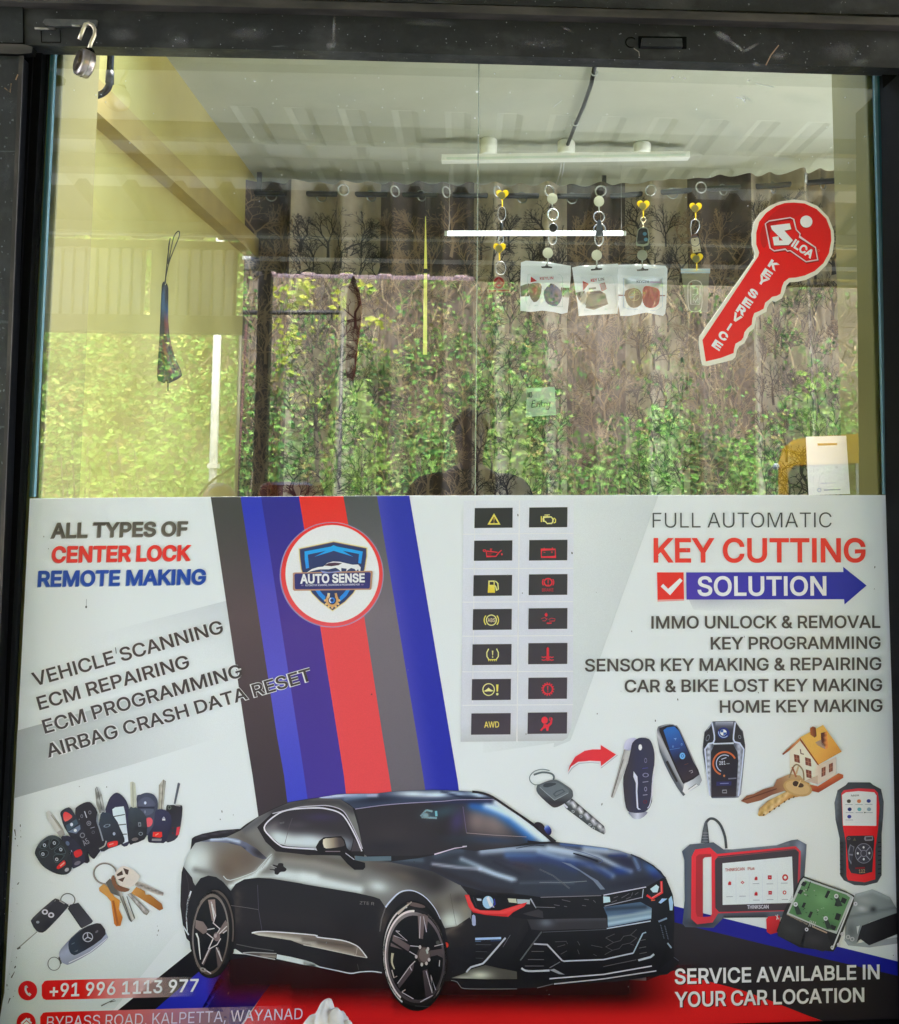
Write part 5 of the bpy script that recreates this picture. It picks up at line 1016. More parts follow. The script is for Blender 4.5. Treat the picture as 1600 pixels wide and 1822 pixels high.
txt('+91 996 1113 977', Z5, (332, 1641), (1333, 1602), 88, (226, 224, 224), 8, 81, lay=7)
txt('BYPASS ROAD, KALPETTA, WAYANAD', (0, 0, 1), (83, 1829.5), (538, 1813.5), 20.5, (214, 210, 212), 0, 19.4, lay=7)
txt('SERVICE AVAILABLE IN', Z8, (165, 1591), (1347, 1561), 84, (218, 222, 216), 9, 79, ((48, 40, 42), 5, 4), lay=5)
txt('YOUR CAR LOCATION', Z8, (165, 1724), (1259, 1693), 83, (218, 222, 216), 9, 78, ((70, 40, 42), 5, 4), lay=5)
# ---------------------------------------------------------------- the printed black coupe
GAM = 0.34
def dimmed(k, l): return [tuple(t[:-1])+(t[-1]*k,) for t in l]
CA, CB, CC_, CD, CE, CF_, CG, CH = (310, 1390, 6.4), (310, 1570, 6.4), (540, 1390, 6.4), (540, 1570, 6.4), (770, 1390, 6.4), (670, 1590, 6.4), (900, 1560, 5.0), (960, 1420, 6.154)
def zz(z, *pts): return [(z[0]+x/z[2], z[1]+y/z[2]) for x, y in pts]
# soft shadow of the car on the printed floor
q = Pr(lay=3); q.bg = (150, 50, 50)
def shfn(x, y):
    top = 1700+max(0, (x-450))*0.075 if x < 760 else 1752
    t = (y-(1745 if x < 520 else 1752 if x < 700 else 1766))/(58 if x < 700 else 50)
    a = max(0, min(1, 1-t)); a = a*a*(3-2*a); e = max(0, min(1, (x-365)/45))*max(0, min(1, (1245-x)/130)); return (46, 36, 38, 0.93*a*e)
q.poly([(366, 1715), (460, 1700), (700, 1725), (900, 1740), (1130, 1720), (1250, 1716), (1250, 1812), (366, 1812)], shfn, step=9); q.build('soft_shadow', po)
q = Pr(lay=5)
SIL = zz(CA, (185, 780), (205, 650), (235, 630), (320, 600), (510, 562), (720, 545), (750, 545), (820, 490), (900, 440), (960, 402), (1100, 325), (1300, 240), (1500, 205))+zz(CC_, (150, 190), (390, 150), (480, 143), (830, 140), (1000, 118), (1200, 105), (1480, 97))+zz(CE, (300, 108), (450, 120), (560, 135), (680, 180), (720, 200), (860, 300), (1150, 490), (1330, 620), (1400, 690), (1460, 700))+zz(CH, (560, 525), (740, 548), (870, 575), (1000, 618), (1100, 660), (1250, 745), (1330, 800), (1385, 880), (1430, 980), (1460, 1060), (1475, 1170))+zz(CG, (1502, 410), (1495, 560), (1500, 700), (1545, 755), (1530, 790), (1440, 870), (1340, 882), (1180, 905), (980, 935), (430, 962), (280, 990), (0, 998))+zz(CF_, (1000, 1090), (930, 1025), (880, 995), (800, 1000), (400, 1000), (60, 905))+zz(CD, (740, 1025), (540, 1050), (180, 962))+zz(CB, (1150, 885), (780, 812), (700, 760), (300, 800), (140, 640), (98, 480), (70, 270))+zz(CA, (75, 1200), (85, 1040), (105, 970), (128, 995))+[(333, 1530)]
dark = air((68, 66, 68), [('l', [(420, 1640), (560, 1640), (660, 1680)], 30, (80, 74, 74), .6), ('l', [(423, 1590), (421, 1640)], 7, (104, 96, 90), .8), ('b', (684, 1640), 8, 26, 0, (116, 106, 96), .8), ('b', (850, 1700), 40, 30, 0, (58, 58, 62), .7), ('b', (980, 1720), 120, 30, 0, (44, 44, 48), .7), ('b', (1160, 1690), 40, 50, 0, (34, 34, 38), .9), ('b', (1180, 1590), 22, 40, 0, (44, 46, 52), .9)])
car_ = q.poly(SIL, dark, 0, step=9)
LW = (146, 147, 140)
# light upper flank
FL = zz(CA, (235, 700), (430, 660), (590, 640), (760, 560), (960, 405), (1130, 320), (1310, 242), (1500, 210))+zz(CC_, (150, 195), (420, 205), (560, 300), (620, 500), (690, 820), (760, 900), (1000, 915), (1300, 985), (1590, 1060))+[(815, 1570), (840, 1600), (838, 1640), (812, 1648)]+zz(CF_, (900, 375), (780, 395), (690, 200), (560, 30), (440, -22))+zz(CD, (1190, 88), (1090, 120), (990, 215), (935, 285), (870, 190), (800, 165), (600, 120), (0, 20))+zz(CA, (1450, 1165), (1100, 1108), (950, 1100), (800, 1117), (700, 1170), (645, 1250), (560, 1150), (480, 1092), (390, 1075), (300, 1105), (240, 1190), (218, 1150), (150, 1030), (105, 970), (140, 860))
WH = (212, 220, 212)
fl = air(LW, [('b', (345, 1535), 26, 40, 0, WH, 1.0), ('b', zz(CA, (330, 900))[0], 22, 26, 0, WH, .9), ('b', (806, 1646), 16, 16, 0, WH, .9), ('l', zz(CA, (700, 1140), (900, 1080), (1200, 1080), (1600, 1160))+zz(CC_, (300, 1190), (640, 1240)), 5, WH, .7), ('b', zz(CC_, (850, 1200))[0], 22, 12, 10, WH, .9),
    ('b', zz(CA, (690, 900))[0], 42, 33, -18, (142, 130, 114), .98), ('b', zz(CA, (830, 880))[0], 26, 22, 0, (134, 124, 112), .85), ('b', zz(CA, (600, 1020))[0], 18, 14, 30, (130, 118, 104), .75),
    ('l', zz(CA, (240, 1010), (420, 1050), (520, 1130), (640, 1240)), 6, LW, .9), ('l', zz(CA, (640, 1200), (900, 1080), (1040, 950), (1130, 830)), 5, (214, 222, 214), .95),
    ('l', zz(CA, (1000, 420), (860, 560), (900, 640), (1000, 740)), 14, (146, 146, 138), .9), ('l', zz(CA, (800, 560), (1000, 430), (1200, 300), (1500, 230)), 7, (122, 122, 122), .9), ('l', zz(CA, (760, 620), (860, 700), (960, 800)), 9, (128, 124, 116), .8), ('l', zz(CA, (1130, 340), (1500, 240))+zz(CC_, (400, 240), (560, 330)), 9, (98, 96, 96), .9),
    ('l', zz(CA, (1160, 830), (1600, 865))+zz(CC_, (300, 900), (560, 960)), 10, (128, 124, 114), .95), ('l', zz(CA, (1250, 905), (1600, 940))+zz(CC_, (300, 985), (600, 1060)), 8, (166, 164, 152), .7),
    ('l', zz(CC_, (0, 1090), (400, 1180), (640, 1230)), 9, (214, 222, 215), .9), ('l', zz(CA, (1200, 1050), (1600, 1100)), 10, (214, 222, 215), .9),
    ('b', zz(CC_, (1000, 990))[0], 44, 12, 8, (112, 108, 102), 1.0), ('b', zz(CC_, (1330, 1080))[0], 44, 22, 8, (88, 84, 82), 1.0), ('b', zz(CC_, (850, 960))[0], 26, 11, 8, (126, 120, 112), .9), ('b', zz(CC_, (1150, 1090))[0], 30, 10, 14, (128, 122, 110), .8), ('b', zz(CC_, (1500, 1150))[0], 26, 26, 8, (86, 82, 80), 1.0),
    ('b', zz(CF_, (700, 190))[0], 14, 22, 0, (120, 114, 104), .8), ('b', zz(CF_, (880, 100))[0], 26, 16, 0, (150, 146, 130), .8), ('b', zz(CF_, (950, 60))[0], 22, 12, 0, (110, 106, 100), .9), ('b', zz(CF_, (850, 300))[0], 20, 14, 0, (206, 214, 200), .9), ('b', zz(CF_, (1010, 200))[0], 10, 20, 0, (160, 156, 138), .7),
    ('l', zz(CF_, (780, 395), (900, 375)), 3, (150, 150, 138), .5)])
q.poly(FL, fl, 1, step=4.5)
q.poly(zz(CF_, (780, 395), (900, 378), (1060, 270), (1080, 300), (1090, 360), (1120, 400), (1100, 560), (850, 640), (800, 500)), air((70, 66, 66), [('l', zz(CF_, (800, 440), (960, 340)), 5, (132, 126, 114), .85), ('b', zz(CF_, (860, 450))[0], 14, 8, 0, (116, 108, 98), .7)]), 2, step=4)
# spoiler and tail
q.zt(*CA); q.poly([(188, 780), (200, 655), (235, 630), (320, 600), (510, 562), (720, 545), (640, 610), (560, 655), (420, 652), (330, 680), (240, 705)], air((72, 68, 72), [('l', zz(CA, (250, 640), (500, 595), (690, 555)), 2.2, (112, 108, 112), .8), ('l', zz(CA, (240, 680), (420, 630), (560, 620)), 2, (54, 50, 56), .8)]), 2, sm=0, step=4)
q.poly([(300, 690), (420, 655), (600, 640), (720, 655), (830, 705), (940, 770), (1060, 880), (1010, 890), (900, 850), (760, 740), (620, 705), (450, 690)], air((132, 136, 148), [('l', zz(CA, (420, 668), (600, 655), (740, 690)), 3, (202, 212, 218), .95), ('l', zz(CA, (640, 715), (800, 770)), 3, (84, 86, 98), .9), ('b', zz(CA, (960, 820))[0], 16, 9, 35, (84, 80, 80), .95)]), 2, step=3)
q.line([(560, 1080), (640, 1130), (900, 1040), (960, 990), (1060, 880), (1110, 830)], 9, (206, 212, 204), 2, sm=3, soft=.8).line([(1000, 990), (1095, 850)], 4, (150, 146, 130), 2)
q.poly([(105, 970), (150, 1030), (205, 1100), (218, 1150), (190, 1230), (175, 1300), (160, 1600), (110, 1600), (75, 1400), (75, 1200), (88, 1040)], (74, 68, 70), 2).line([(130, 1040), (160, 1160), (170, 1290)], 7, (96, 90, 90), 3)
q.poly([(1120, 950), (1175, 960), (1190, 935), (1240, 938), (1245, 970), (1280, 1000), (1260, 1030), (1210, 1035), (1180, 1065), (1145, 1055), (1140, 1020), (1095, 1010), (1090, 1000), (1150, 1000)], (72, 66, 66), 2, sm=3).line([(1100, 960), (1165, 985)], 8, (170, 172, 164), 3)
# arches and lower flank
q.zt(*CB); q.line([(190, 100), (150, 250), (140, 420), (150, 560)], 20, (214, 220, 216), 2, sm=4, w1=8).line([(100, 500), (140, 560), (165, 600)], 16, (206, 212, 208), 2).poly([(160, 300), (230, 70), (330, -40), (420, -60), (540, -20), (650, 130), (690, 300), (690, 640), (620, 900), (250, 850), (170, 640)], (62, 60, 62), 2, sm=2)
q.line([(950, 30), (960, 310), (1000, 550)], 5, (120, 112, 122), 3).line([(625, 262), (800, 285), (960, 312)], 6, (136, 132, 128), 3, sm=3).line([(710, 705), (900, 745), (1135, 780)], 9, (124, 122, 120), 3, w1=12)
q.poly([(884, 578), (960, 563), (1150, 565), (1600, 602)]+[((540-310)*6.4+x, y) for x, y in ((160, 625), (430, 660), (560, 700), (640, 750), (725, 860), (600, 840), (200, 755), (0, 715))]+[(1330, 660), (1100, 625), (960, 605)], air((150, 142, 130), [('l', zz(CB, (890, 585), (1600, 690)), 5, (206, 204, 190), .9), ('l', zz(CD, (100, 720), (560, 830)), 4, (200, 196, 180), .8), ('l', zz(CD, (0, 650), (560, 730)), 4, (112, 104, 96), .7)]), 3, step=4)
q.line([(884, 578), (960, 563), (1150, 565), (1600, 602), (1632, 625), (1902, 660), (2032, 700), (2112, 750), (2197, 860)], 13, (226, 230, 224), 4, sm=3).zt(*CD).line([(725, 860), (600, 838), (200, 752), (0, 712)], 9, (206, 204, 192), 4).line([(615, 740), (595, 840)], 5, (196, 192, 180), 4)
q.zt(*CB).poly([(780, 805), (900, 797), (1160, 812), (1160, 860), (1040, 850)], air((120, 114, 106), [('l', zz(CB, (1000, 845), (1150, 855)), 3, (190, 186, 172), .8)]), 3, step=4).line([(780, 803), (900, 797), (1165, 812)], 9, (190, 190, 184), 4).line([(785, 812), (1150, 878)], 10, (200, 200, 194), 4)
q.poly([(1170, 820), (1330, 850), (1500, 890), (1600, 925), (1620, 962), (1500, 945), (1165, 872)], (208, 216, 208), 3).zt(*CD).poly([(0, 885), (90, 910), (190, 960), (180, 968), (0, 940)], (208, 216, 208), 3).line([(170, 962), (400, 1010), (540, 1038), (640, 1022), (780, 1015), (892, 1030)], 12, (210, 216, 214), 3, sm=3).line([(615, 930), (630, 1000)], 5, (120, 116, 112), 3)
q.text('ZTE R', (640, 250), (805, 262), 34, (150, 146, 140), 3, 2)
# roof, screen and glasshouse
q.zt(*CC_).poly([(150, 192), (390, 152), (480, 146), (830, 142), (1000, 120), (1200, 108), (1480, 99)]+[((770-540)*6.4+x, y) for x, y in ((300, 110), (450, 122), (560, 137), (680, 182), (715, 205), (560, 195), (400, 200), (0, 225))]+[(1200, 250), (900, 275), (590, 318), (520, 260), (420, 205)], air((92, 100, 116), [
    ('l', zz(CC_, (200, 185), (480, 160), (830, 160)), 4, (206, 214, 226), .95), ('b', zz(CC_, (1250, 145))[0], 40, 6, 1, (212, 222, 220), 1.0), ('b', zz(CC_, (1480, 160))[0], 26, 4, 0, (210, 220, 222), .9), ('l', zz(CC_, (480, 200), (700, 170)), 5, (140, 160, 176), .8), ('b', zz(CC_, (820, 215))[0], 40, 6, -4, (70, 76, 90), .9),
    ('b', zz(CE, (230, 140))[0], 34, 4, 4, (200, 216, 228), .9), ('b', zz(CE, (520, 160))[0], 20, 4, 14, (206, 222, 226), 1.0), ('l', zz(CE, (100, 120), (330, 180), (660, 200)), 2.5, (58, 66, 88), .9), ('b', zz(CE, (50, 155))[0], 18, 3.5, 0, (206, 222, 226), 1)]), 3, step=3.5)
WS = zz(CC_, (590, 318), (900, 275), (1200, 250))+zz(CE, (0, 225), (400, 205), (720, 205), (900, 335), (1150, 520), (1350, 690), (1120, 690), (900, 745), (500, 790), (250, 770), (20, 830))+zz(CC_, (1300, 850), (1000, 850), (700, 845), (660, 700), (640, 500))
ws = Pr(lay=9); ws.poly(WS, air((84, 80, 82), [('b', zz(CC_, (1000, 600))[0], 50, 26, 0, (96, 90, 90), .6), ('b', zz(CC_, (950, 740))[0], 40, 10, 0, (72, 72, 78), .7), ('b', zz(CE, (700, 480))[0], 42, 32, 32, (156, 146, 140), .9), ('b', zz(CE, (500, 450))[0], 20, 26, 0, (158, 146, 140), .8), ('b', zz(CE, (120, 600))[0], 20, 18, 0, (80, 76, 76), .9),
    ('b', zz(CE, (280, 450))[0], 13, 24, 14, (100, 92, 128), .85), ('l', zz(CE, (460, 270), (740, 350), (900, 460), (1130, 650)), 11, (74, 126, 176), 1.0), ('l', zz(CE, (620, 270), (900, 390), (1120, 560), (1250, 670)), 9, (198, 218, 228), 1.0), ('l', zz(CE, (720, 240), (1000, 430), (1300, 670)), 7, (214, 224, 224), 1.0),
    ('l', zz(CE, (0, 232), (380, 232), (660, 230)), 5, (74, 80, 108), .9), ('b', zz(CE, (650, 670))[0], 62, 7, 3, (84, 98, 116), .95), ('b', zz(CE, (300, 680))[0], 34, 10, 3, (82, 86, 92), .8), ('b', zz(CE, (150, 340))[0], 24, 10, -12, (92, 116, 124), .7), ('b', zz(CC_, (1450, 380))[0], 20, 10, 0, (92, 116, 124), .7)]), 0, step=4)
ws.line(zz(CC_, (590, 318), (900, 275), (1200, 250), (1600, 228))+zz(CE, (300, 212), (700, 208)), 1.3, (176, 172, 186), 1, sm=3)
ws.line(zz(CE, (385, 590), (700, 615), (1070, 635)), 0.9, (176, 166, 160), 1).line(zz(CE, (345, 290), (365, 440), (385, 585)), 0.8, (140, 130, 150), 1)
for a, b in (((1335, 400), (1400, 330)), ((1400, 330), (1470, 345)), ((1345, 410), (1520, 420))): ws.line(zz(CC_, a, b), 3, (112, 160, 166, .8), 1, soft=.6)
ws.glow(zz(CC_, (1390, 390))[0], 9, 7, (120, 164, 168), .7, 1).line(zz(CC_, (1510, 340), (1515, 400)), 4, (140, 190, 192), 1)
car_o = q.zt(0, 0, 1).build('printed_car', po, 'glossy black two door coupe printed on the poster')
ws.build('windscreen', car_o)
q = Pr(lay=11); q.zt(*CE).line([(450, 120), (560, 135), (680, 180), (860, 300), (1150, 495), (1400, 690)], 26, (76, 68, 72), 0, sm=3).line([(1080, 685), (1250, 700), (1460, 702)], 22, (66, 58, 66), 0, w1=4)
q.poly([(1160, 480), (1200, 465), (1250, 485), (1290, 540), (1330, 615), (1290, 590), (1180, 520)], (80, 70, 76), 0, sm=2).poly([(1270, 545), (1300, 495), (1340, 530), (1355, 570), (1345, 605), (1320, 615)], ramp([(0, (200, 216, 236)), (.4, (92, 110, 170)), (1, (60, 60, 100))], 0, zz(CE, (1295, 500))[0], zz(CE, (1345, 600))[0]), 1, sm=2, step=2)
q.build('wing_mirror', car_o)
q = Pr(*CC_, lay=11).line([(590, 875), (700, 885), (1000, 880)], 50, (122, 138, 142), 0).line([(120, 775), (160, 780)], 6, (90, 90, 90), 0)
q.poly([(140, 750), (180, 680), (230, 640), (430, 625), (470, 670), (495, 760), (580, 850), (590, 900), (700, 930), (705, 980), (680, 1010), (580, 1010), (500, 940), (420, 850), (300, 840), (170, 825)], (58, 52, 54), 1).poly([(225, 665), (300, 650), (430, 645), (470, 720), (440, 745), (300, 765), (235, 755)], ramp([(0, (214, 212, 190)), (.45, (170, 160, 140)), (.8, (108, 100, 96))], 0, zz(CC_, (240, 720))[0], zz(CC_, (460, 690))[0]), 2, sm=2, step=2)
q.line([(250, 800), (420, 800)], 10, (150, 140, 140), 2).line([(480, 820), (580, 895)], 9, (196, 196, 196), 2).line([(300, 770), (440, 760)], 8, (64, 58, 58), 2)
q.build('wing_mirror', car_o)
# side window with bright trim
q = Pr(*CA, lay=9); X = (540-310)*6.4
q.poly([(945, 525), (1110, 370), (1300, 310), (1600, 290), (X+280, 280), (X+430, 320), (X+520, 430), (X+600, 600), (X+700, 820), (X+690, 860), (X+560, 850), (X+0, 840), (1600, 850), (1300, 815), (1160, 800), (1040, 690)], (70, 64, 66), 0)
q.poly([(1020, 530), (1130, 410), (1300, 335), (1600, 310), (X+280, 325), (X+400, 365), (X+470, 440), (X+570, 660), (X+540, 790), (X+100, 765), (1600, 765), (1290, 740), (1200, 715), (1100, 630)], air((90, 86, 88), [('b', zz(CA, (1200, 640))[0], 34, 14, 20, (204, 213, 206), 1.0), ('l', zz(CA, (1180, 680), (1500, 700), (1900, 720)), 11, (206, 214, 208), 1.0), ('b', zz(CC_, (60, 680))[0], 40, 14, 4, (204, 212, 208), .95), ('b', zz(CC_, (480, 720))[0], 18, 12, 0, (150, 158, 160), .9), ('b', zz(CA, (1130, 520))[0], 14, 8, -40, (150, 146, 142), .6),
    ('b', zz(CC_, (200, 410))[0], 36, 8, 0, (96, 88, 112), .8), ('b', zz(CA, (1400, 500))[0], 22, 7, 0, (112, 108, 112), .7)]), 1, step=3.5)
q.line([(1260, 715), (1310, 520), (1345, 420)], 5, (120, 116, 116), 2).line([(1200, 480), (1255, 470)], 12, (96, 92, 92), 2, soft=.5)
q.poly([(X+545, 800), (X+580, 650), (X+665, 800)], (104, 98, 100), 2)
q.line([(X+665, 800), (X+600, 640), (X+490, 440), (X+410, 360), (X+280, 318), (1600, 305), (1290, 330), (1120, 415), (1025, 530), (1100, 640), (1200, 728), (1290, 755), (1600, 775), (X+140, 780)], 16, (216, 216, 214), 2, sm=4)
q.line([(X+672, 770), (X+620, 640), (X+510, 420), (X+430, 325), (X+280, 280), (1600, 282), (1400, 300), (1120, 370)], 10, (200, 198, 200), 2, sm=4)
q.build('side_window', car_o)
# hood
q = Pr(lay=8)
HD = zz(CC_, (720, 920), (1000, 915), (1300, 880))+zz(CE, (20, 840), (250, 770), (500, 795), (900, 750), (1160, 720), (1460, 702))+zz(CH, (560, 527), (740, 550), (870, 575), (1000, 620), (1100, 662), (1250, 747), (1330, 802), (1385, 880), (1200, 965), (720, 1060), (0, 1085))+zz(CE, (900, 1275), (600, 1262), (300, 1180), (0, 1030))+zz(CC_, (1300, 985), (1000, 925))
hd = air((86, 89, 97), dimmed(0.72, [
    ('l', zz(CE, (560, 800), (900, 775), (1250, 770), (1590, 830)), 7, (206, 222, 230), 1.0), ('l', zz(CE, (850, 845), (1250, 850), (1600, 930)), 7, (120, 152, 192), .95), ('l', zz(CE, (900, 905), (1300, 905), (1600, 990)), 8, (84, 104, 150), .85),
    ('l', zz(CH, (100, 540), (400, 590), (640, 640), (900, 770), (1000, 800)), 5, (206, 220, 226), 1.0), ('l', zz(CH, (240, 505), (500, 530), (740, 560)), 3.5, (112, 142, 190), 1.0), ('l', zz(CH, (500, 560), (800, 590), (980, 612)), 7, (206, 218, 222), 1.0),
    ('l', zz(CH, (0, 590), (200, 650), (420, 690), (700, 790), (800, 850)), 6, (190, 208, 220), .9), ('l', zz(CH, (300, 700), (560, 730), (760, 860)), 7, (66, 84, 130), .85), ('l', zz(CH, (0, 660), (200, 700), (400, 800)), 8, (80, 96, 134), .85), ('b', zz(CH, (880, 800))[0], 20, 8, 8, (58, 92, 160), 1.0),
    ('b', zz(CH, (950, 690))[0], 22, 11, 35, (70, 70, 98), 1.0), ('l', zz(CH, (770, 632), (950, 628)), 3, (66, 80, 130), .9), ('b', zz(CH, (1230, 780))[0], 20, 9, 33, (104, 146, 196), 1.0), ('l', zz(CH, (1040, 660), (1090, 780)), 4, (152, 178, 206), .9), ('b', zz(CH, (1280, 850))[0], 14, 8, 25, (56, 80, 150), .9),
    ('b', zz(CH, (1000, 930))[0], 60, 8, -10, (66, 68, 84), .9), ('b', zz(CH, (300, 850))[0], 50, 18, 18, (88, 98, 112), .7), ('b', zz(CH, (200, 990))[0], 90, 10, 0, (84, 94, 104), .8), ('b', zz(CE, (1300, 1010))[0], 40, 18, 20, (86, 96, 112), .8),
    ('l', zz(CE, (330, 890), (500, 960), (700, 1050), (900, 1120)), 5, (198, 216, 222), 1.0), ('l', zz(CE, (0, 945), (280, 980), (540, 1000)), 3.2, (206, 212, 216), 1.0), ('l', zz(CE, (540, 1005), (760, 1075), (940, 1120)), 4, (206, 220, 226), .9), ('b', zz(CE, (330, 940))[0], 18, 6, 14, (106, 122, 126), .9), ('l', zz(CE, (40, 850), (200, 800), (330, 790)), 6, (118, 132, 140), .8),
    ('b', zz(CE, (1000, 960))[0], 26, 7, 14, (108, 92, 92), .9), ('l', zz(CE, (640, 860), (900, 940), (1140, 1000)), 2, (80, 80, 96), .8), ('l', zz(CE, (700, 920), (1000, 1060)), 3, (74, 74, 86), .8), ('l', zz(CE, (1000, 1160), (1300, 1150), (1600, 1160)), 3, (118, 130, 136), .8),
    ('l', zz(CE, (0, 1000), (350, 1130), (600, 1230), (900, 1260)), 7, (78, 74, 78), .9), ('l', zz(CC_, (720, 890), (1000, 880), (1350, 900)), 5, (128, 148, 152), .9)]))
q.poly(HD, hd, 0, step=3.5)
q.line(zz(CH, (370, 605), (520, 650), (640, 695)), 2.4, (54, 56, 76), 1, sm=3, w1=3.4).line(zz(CH, (280, 545), (520, 610), (690, 680), (650, 715)), 0.9, (104, 116, 148), 1, sm=3).line(zz(CH, (1010, 622), (1100, 690), (1105, 770), (1060, 790)), 0.9, (80, 92, 130), 1, sm=3)
q.line(zz(CH, (1000, 618), (1100, 658), (1250, 745), (1385, 880)), 2.2, (66, 66, 76), 1).poly(zz(CH, (240, 700), (340, 720), (560, 860), (640, 905), (720, 1000), (670, 1003), (590, 905), (440, 800)), (104, 120, 142, .8), 1).line(zz(CH, (0, 780), (150, 850), (330, 990)), 1.6, (66, 72, 90), 1, soft=.8).line(zz(CH, (0, 925), (300, 925), (520, 910)), 1, (120, 130, 136), 1, soft=.8)
q.line(zz(CE, (20, 835), (250, 765), (390, 745)), 2.2, (214, 204, 210), 2, w1=1).line(zz(CE, (340, 745), (390, 742)), 2, (224, 214, 216), 2).line(zz(CE, (950, 765), (1160, 728), (1270, 738)), 1.2, (60, 62, 80), 2)
q.build('hood', car_o)
# front end
q = Pr(lay=9); q.zt(*CG)
q.poly([(-80, 150), (270, 182), (850, 165), (1250, 95), (1400, 10), (1430, 20), (1480, 150), (1500, 410), (1495, 560), (1440, 590), (1360, 810), (1340, 860), (870, 910), (380, 915), (130, 850), (60, 700), (200, 480), (190, 380), (60, 360)], air((56, 54, 58), [('b', zz(CG, (700, 640))[0], 90, 24, -4, (50, 48, 50), .9), ('b', zz(CG, (1250, 230))[0], 20, 14, 0, (58, 62, 76), .8), ('b', zz(CG, (1420, 400))[0], 16, 40, 0, (36, 36, 44), .9)]), 0, step=8)
q.poly([(190, 380), (900, 368), (905, 462), (600, 468), (330, 480), (230, 470)], air((88, 86, 88), [('b', zz(CG, (360, 410))[0], 14, 8, 0, (132, 140, 144), .9), ('l', zz(CG, (450, 385), (880, 375)), 3, (112, 112, 114), .8)]), 1, step=4)
q.poly([(870, 270), (1200, 225), (1300, 280), (1295, 375), (910, 450), (905, 350)], air((110, 132, 148), [('l', zz(CG, (920, 370), (1290, 310)), 5, (168, 184, 186), 1.0), ('l', zz(CG, (915, 420), (1290, 355)), 5, (190, 210, 212), .9), ('l', zz(CG, (900, 290), (1240, 270)), 4, (80, 92, 104), .9), ('b', zz(CG, (1080, 320))[0], 30, 3, -8, (96, 116, 140), .8)]), 1, step=3)
q.line([(900, 462), (1290, 395)], 9, (206, 214, 222), 2).line([(930, 450), (1290, 385)], 4, (60, 84, 120), 2)
q.poly([(150, 330), (290, 290), (330, 310), (335, 370), (200, 345)], (92, 88, 90), 1)
q.line([(310, 184), (850, 168)], 7, (148, 146, 146), 2).line([(870, 165), (1250, 92)], 9, (206, 206, 210), 2).line([(880, 262), (1210, 185)], 7, (178, 178, 178), 2).line([(260, 270), (440, 275)], 5, (150, 148, 148), 2).line([(220, 195), (270, 280)], 14, (176, 180, 182), 2, w1=6)
q.poly([(868, 175), (925, 180), (932, 225), (870, 235)], (196, 216, 214), 2)
for a, b in (((500, 205), (575, 222)), ((520, 262), (545, 268)), ((680, 255), (715, 260)), ((960, 190), (1000, 175)), ((940, 230), (990, 210)), ((1030, 190), (1100, 150)), ((1070, 200), (1115, 180)), ((1120, 170), (1130, 140)), ((700, 200), (740, 205)), ((430, 250), (480, 258)), ((1150, 160), (1180, 140)), ((780, 210), (800, 230))): q.line([a, b], 6, (128, 126, 126), 2)
q.poly([(20, 195), (75, 200), (80, 240), (30, 235)], (206, 204, 176), 2).poly([(100, 200), (215, 205), (215, 245), (105, 240)], (186, 196, 194), 2)
# lower grille lines
q.line([(250, 598), (370, 605), (500, 745), (530, 755)], 13, (190, 190, 190), 2).line([(510, 752), (870, 738), (1135, 680)], 12, (196, 200, 202), 2).line([(1135, 680), (1220, 505), (1250, 495)], 11, (176, 192, 194), 2).line([(485, 758), (390, 812)], 7, (150, 150, 150), 2)
q.line([(140, 815), (200, 840), (390, 835)], 17, (196, 198, 198), 2, sm=4).poly([(390, 830), (430, 820), (525, 872), (470, 865)], (170, 172, 172), 2).line([(1180, 745), (1290, 715), (1320, 690)], 18, (196, 202, 202), 2)
for y in (665, 738, 795): q.line([(230-(y-665)*.45, y), (340, y)], 6, (132, 130, 130), 2)
for (x, y) in ((1220, 565), (1225, 630), (1230, 680)): q.line([(x-40, y+6), (x+25, y-6)], 6, (130, 130, 130), 2)
q.line([(390, 908), (870, 870), (1300, 795)], 11, (206, 206, 206), 2).line([(430, 955), (870, 910), (1340, 838)], 10, (196, 196, 196), 2).line([(280, 990), (420, 955)], 6, (150, 148, 148), 2).line([(870, 800), (1160, 740)], 6, (130, 128, 128), 2)
hx = [(890, 545), (960, 585), (1020, 570), (1050, 530), (1110, 520), (1165, 470)], [(1110, 520), (1165, 545), (1110, 590), (1040, 605), (1010, 640), (950, 655), (890, 625), (960, 585)], [(890, 545), (970, 510)], [(880, 695), (950, 655)], [(440, 580), (540, 575), (550, 600)], [(460, 625), (530, 605)], [(640, 575), (660, 610)], [(490, 690), (545, 660)], [(760, 610), (860, 630)], [(640, 650), (655, 690)], [(780, 690), (810, 705)], [(1110, 600), (1140, 610)]
for h in hx: q.line(h, 5, (122, 120, 120), 2)
q.line([(320, 490), (130, 745)], 8, (96, 96, 98), 2, soft=.6).line([(330, 494), (900, 470)], 5, (120, 122, 126), 2)
q.poly([(1360, 230), (1390, 195), (1440, 195), (1380, 240)], (176, 200, 216), 2).poly([(1450, 200), (1475, 170), (1490, 230), (1485, 300), (1460, 300)], (176, 200, 212), 2).line([(1360, 400), (1435, 370)], 16, (150, 166, 176), 2)
for i in range(16): q.line([(1375+(i*37) % 70, 430+i*8), (1385+(i*37) % 70, 436+i*8)], 7, (128, 136, 142), 2)
q.line([(1440, 590), (1475, 635)], 13, (170, 186, 190), 2).poly([(1370, 820), (1490, 720), (1540, 745), (1440, 840), (1380, 850)], (60, 60, 66), 1).line([(1495, 715), (1540, 750)], 6, (120, 124, 130), 2)
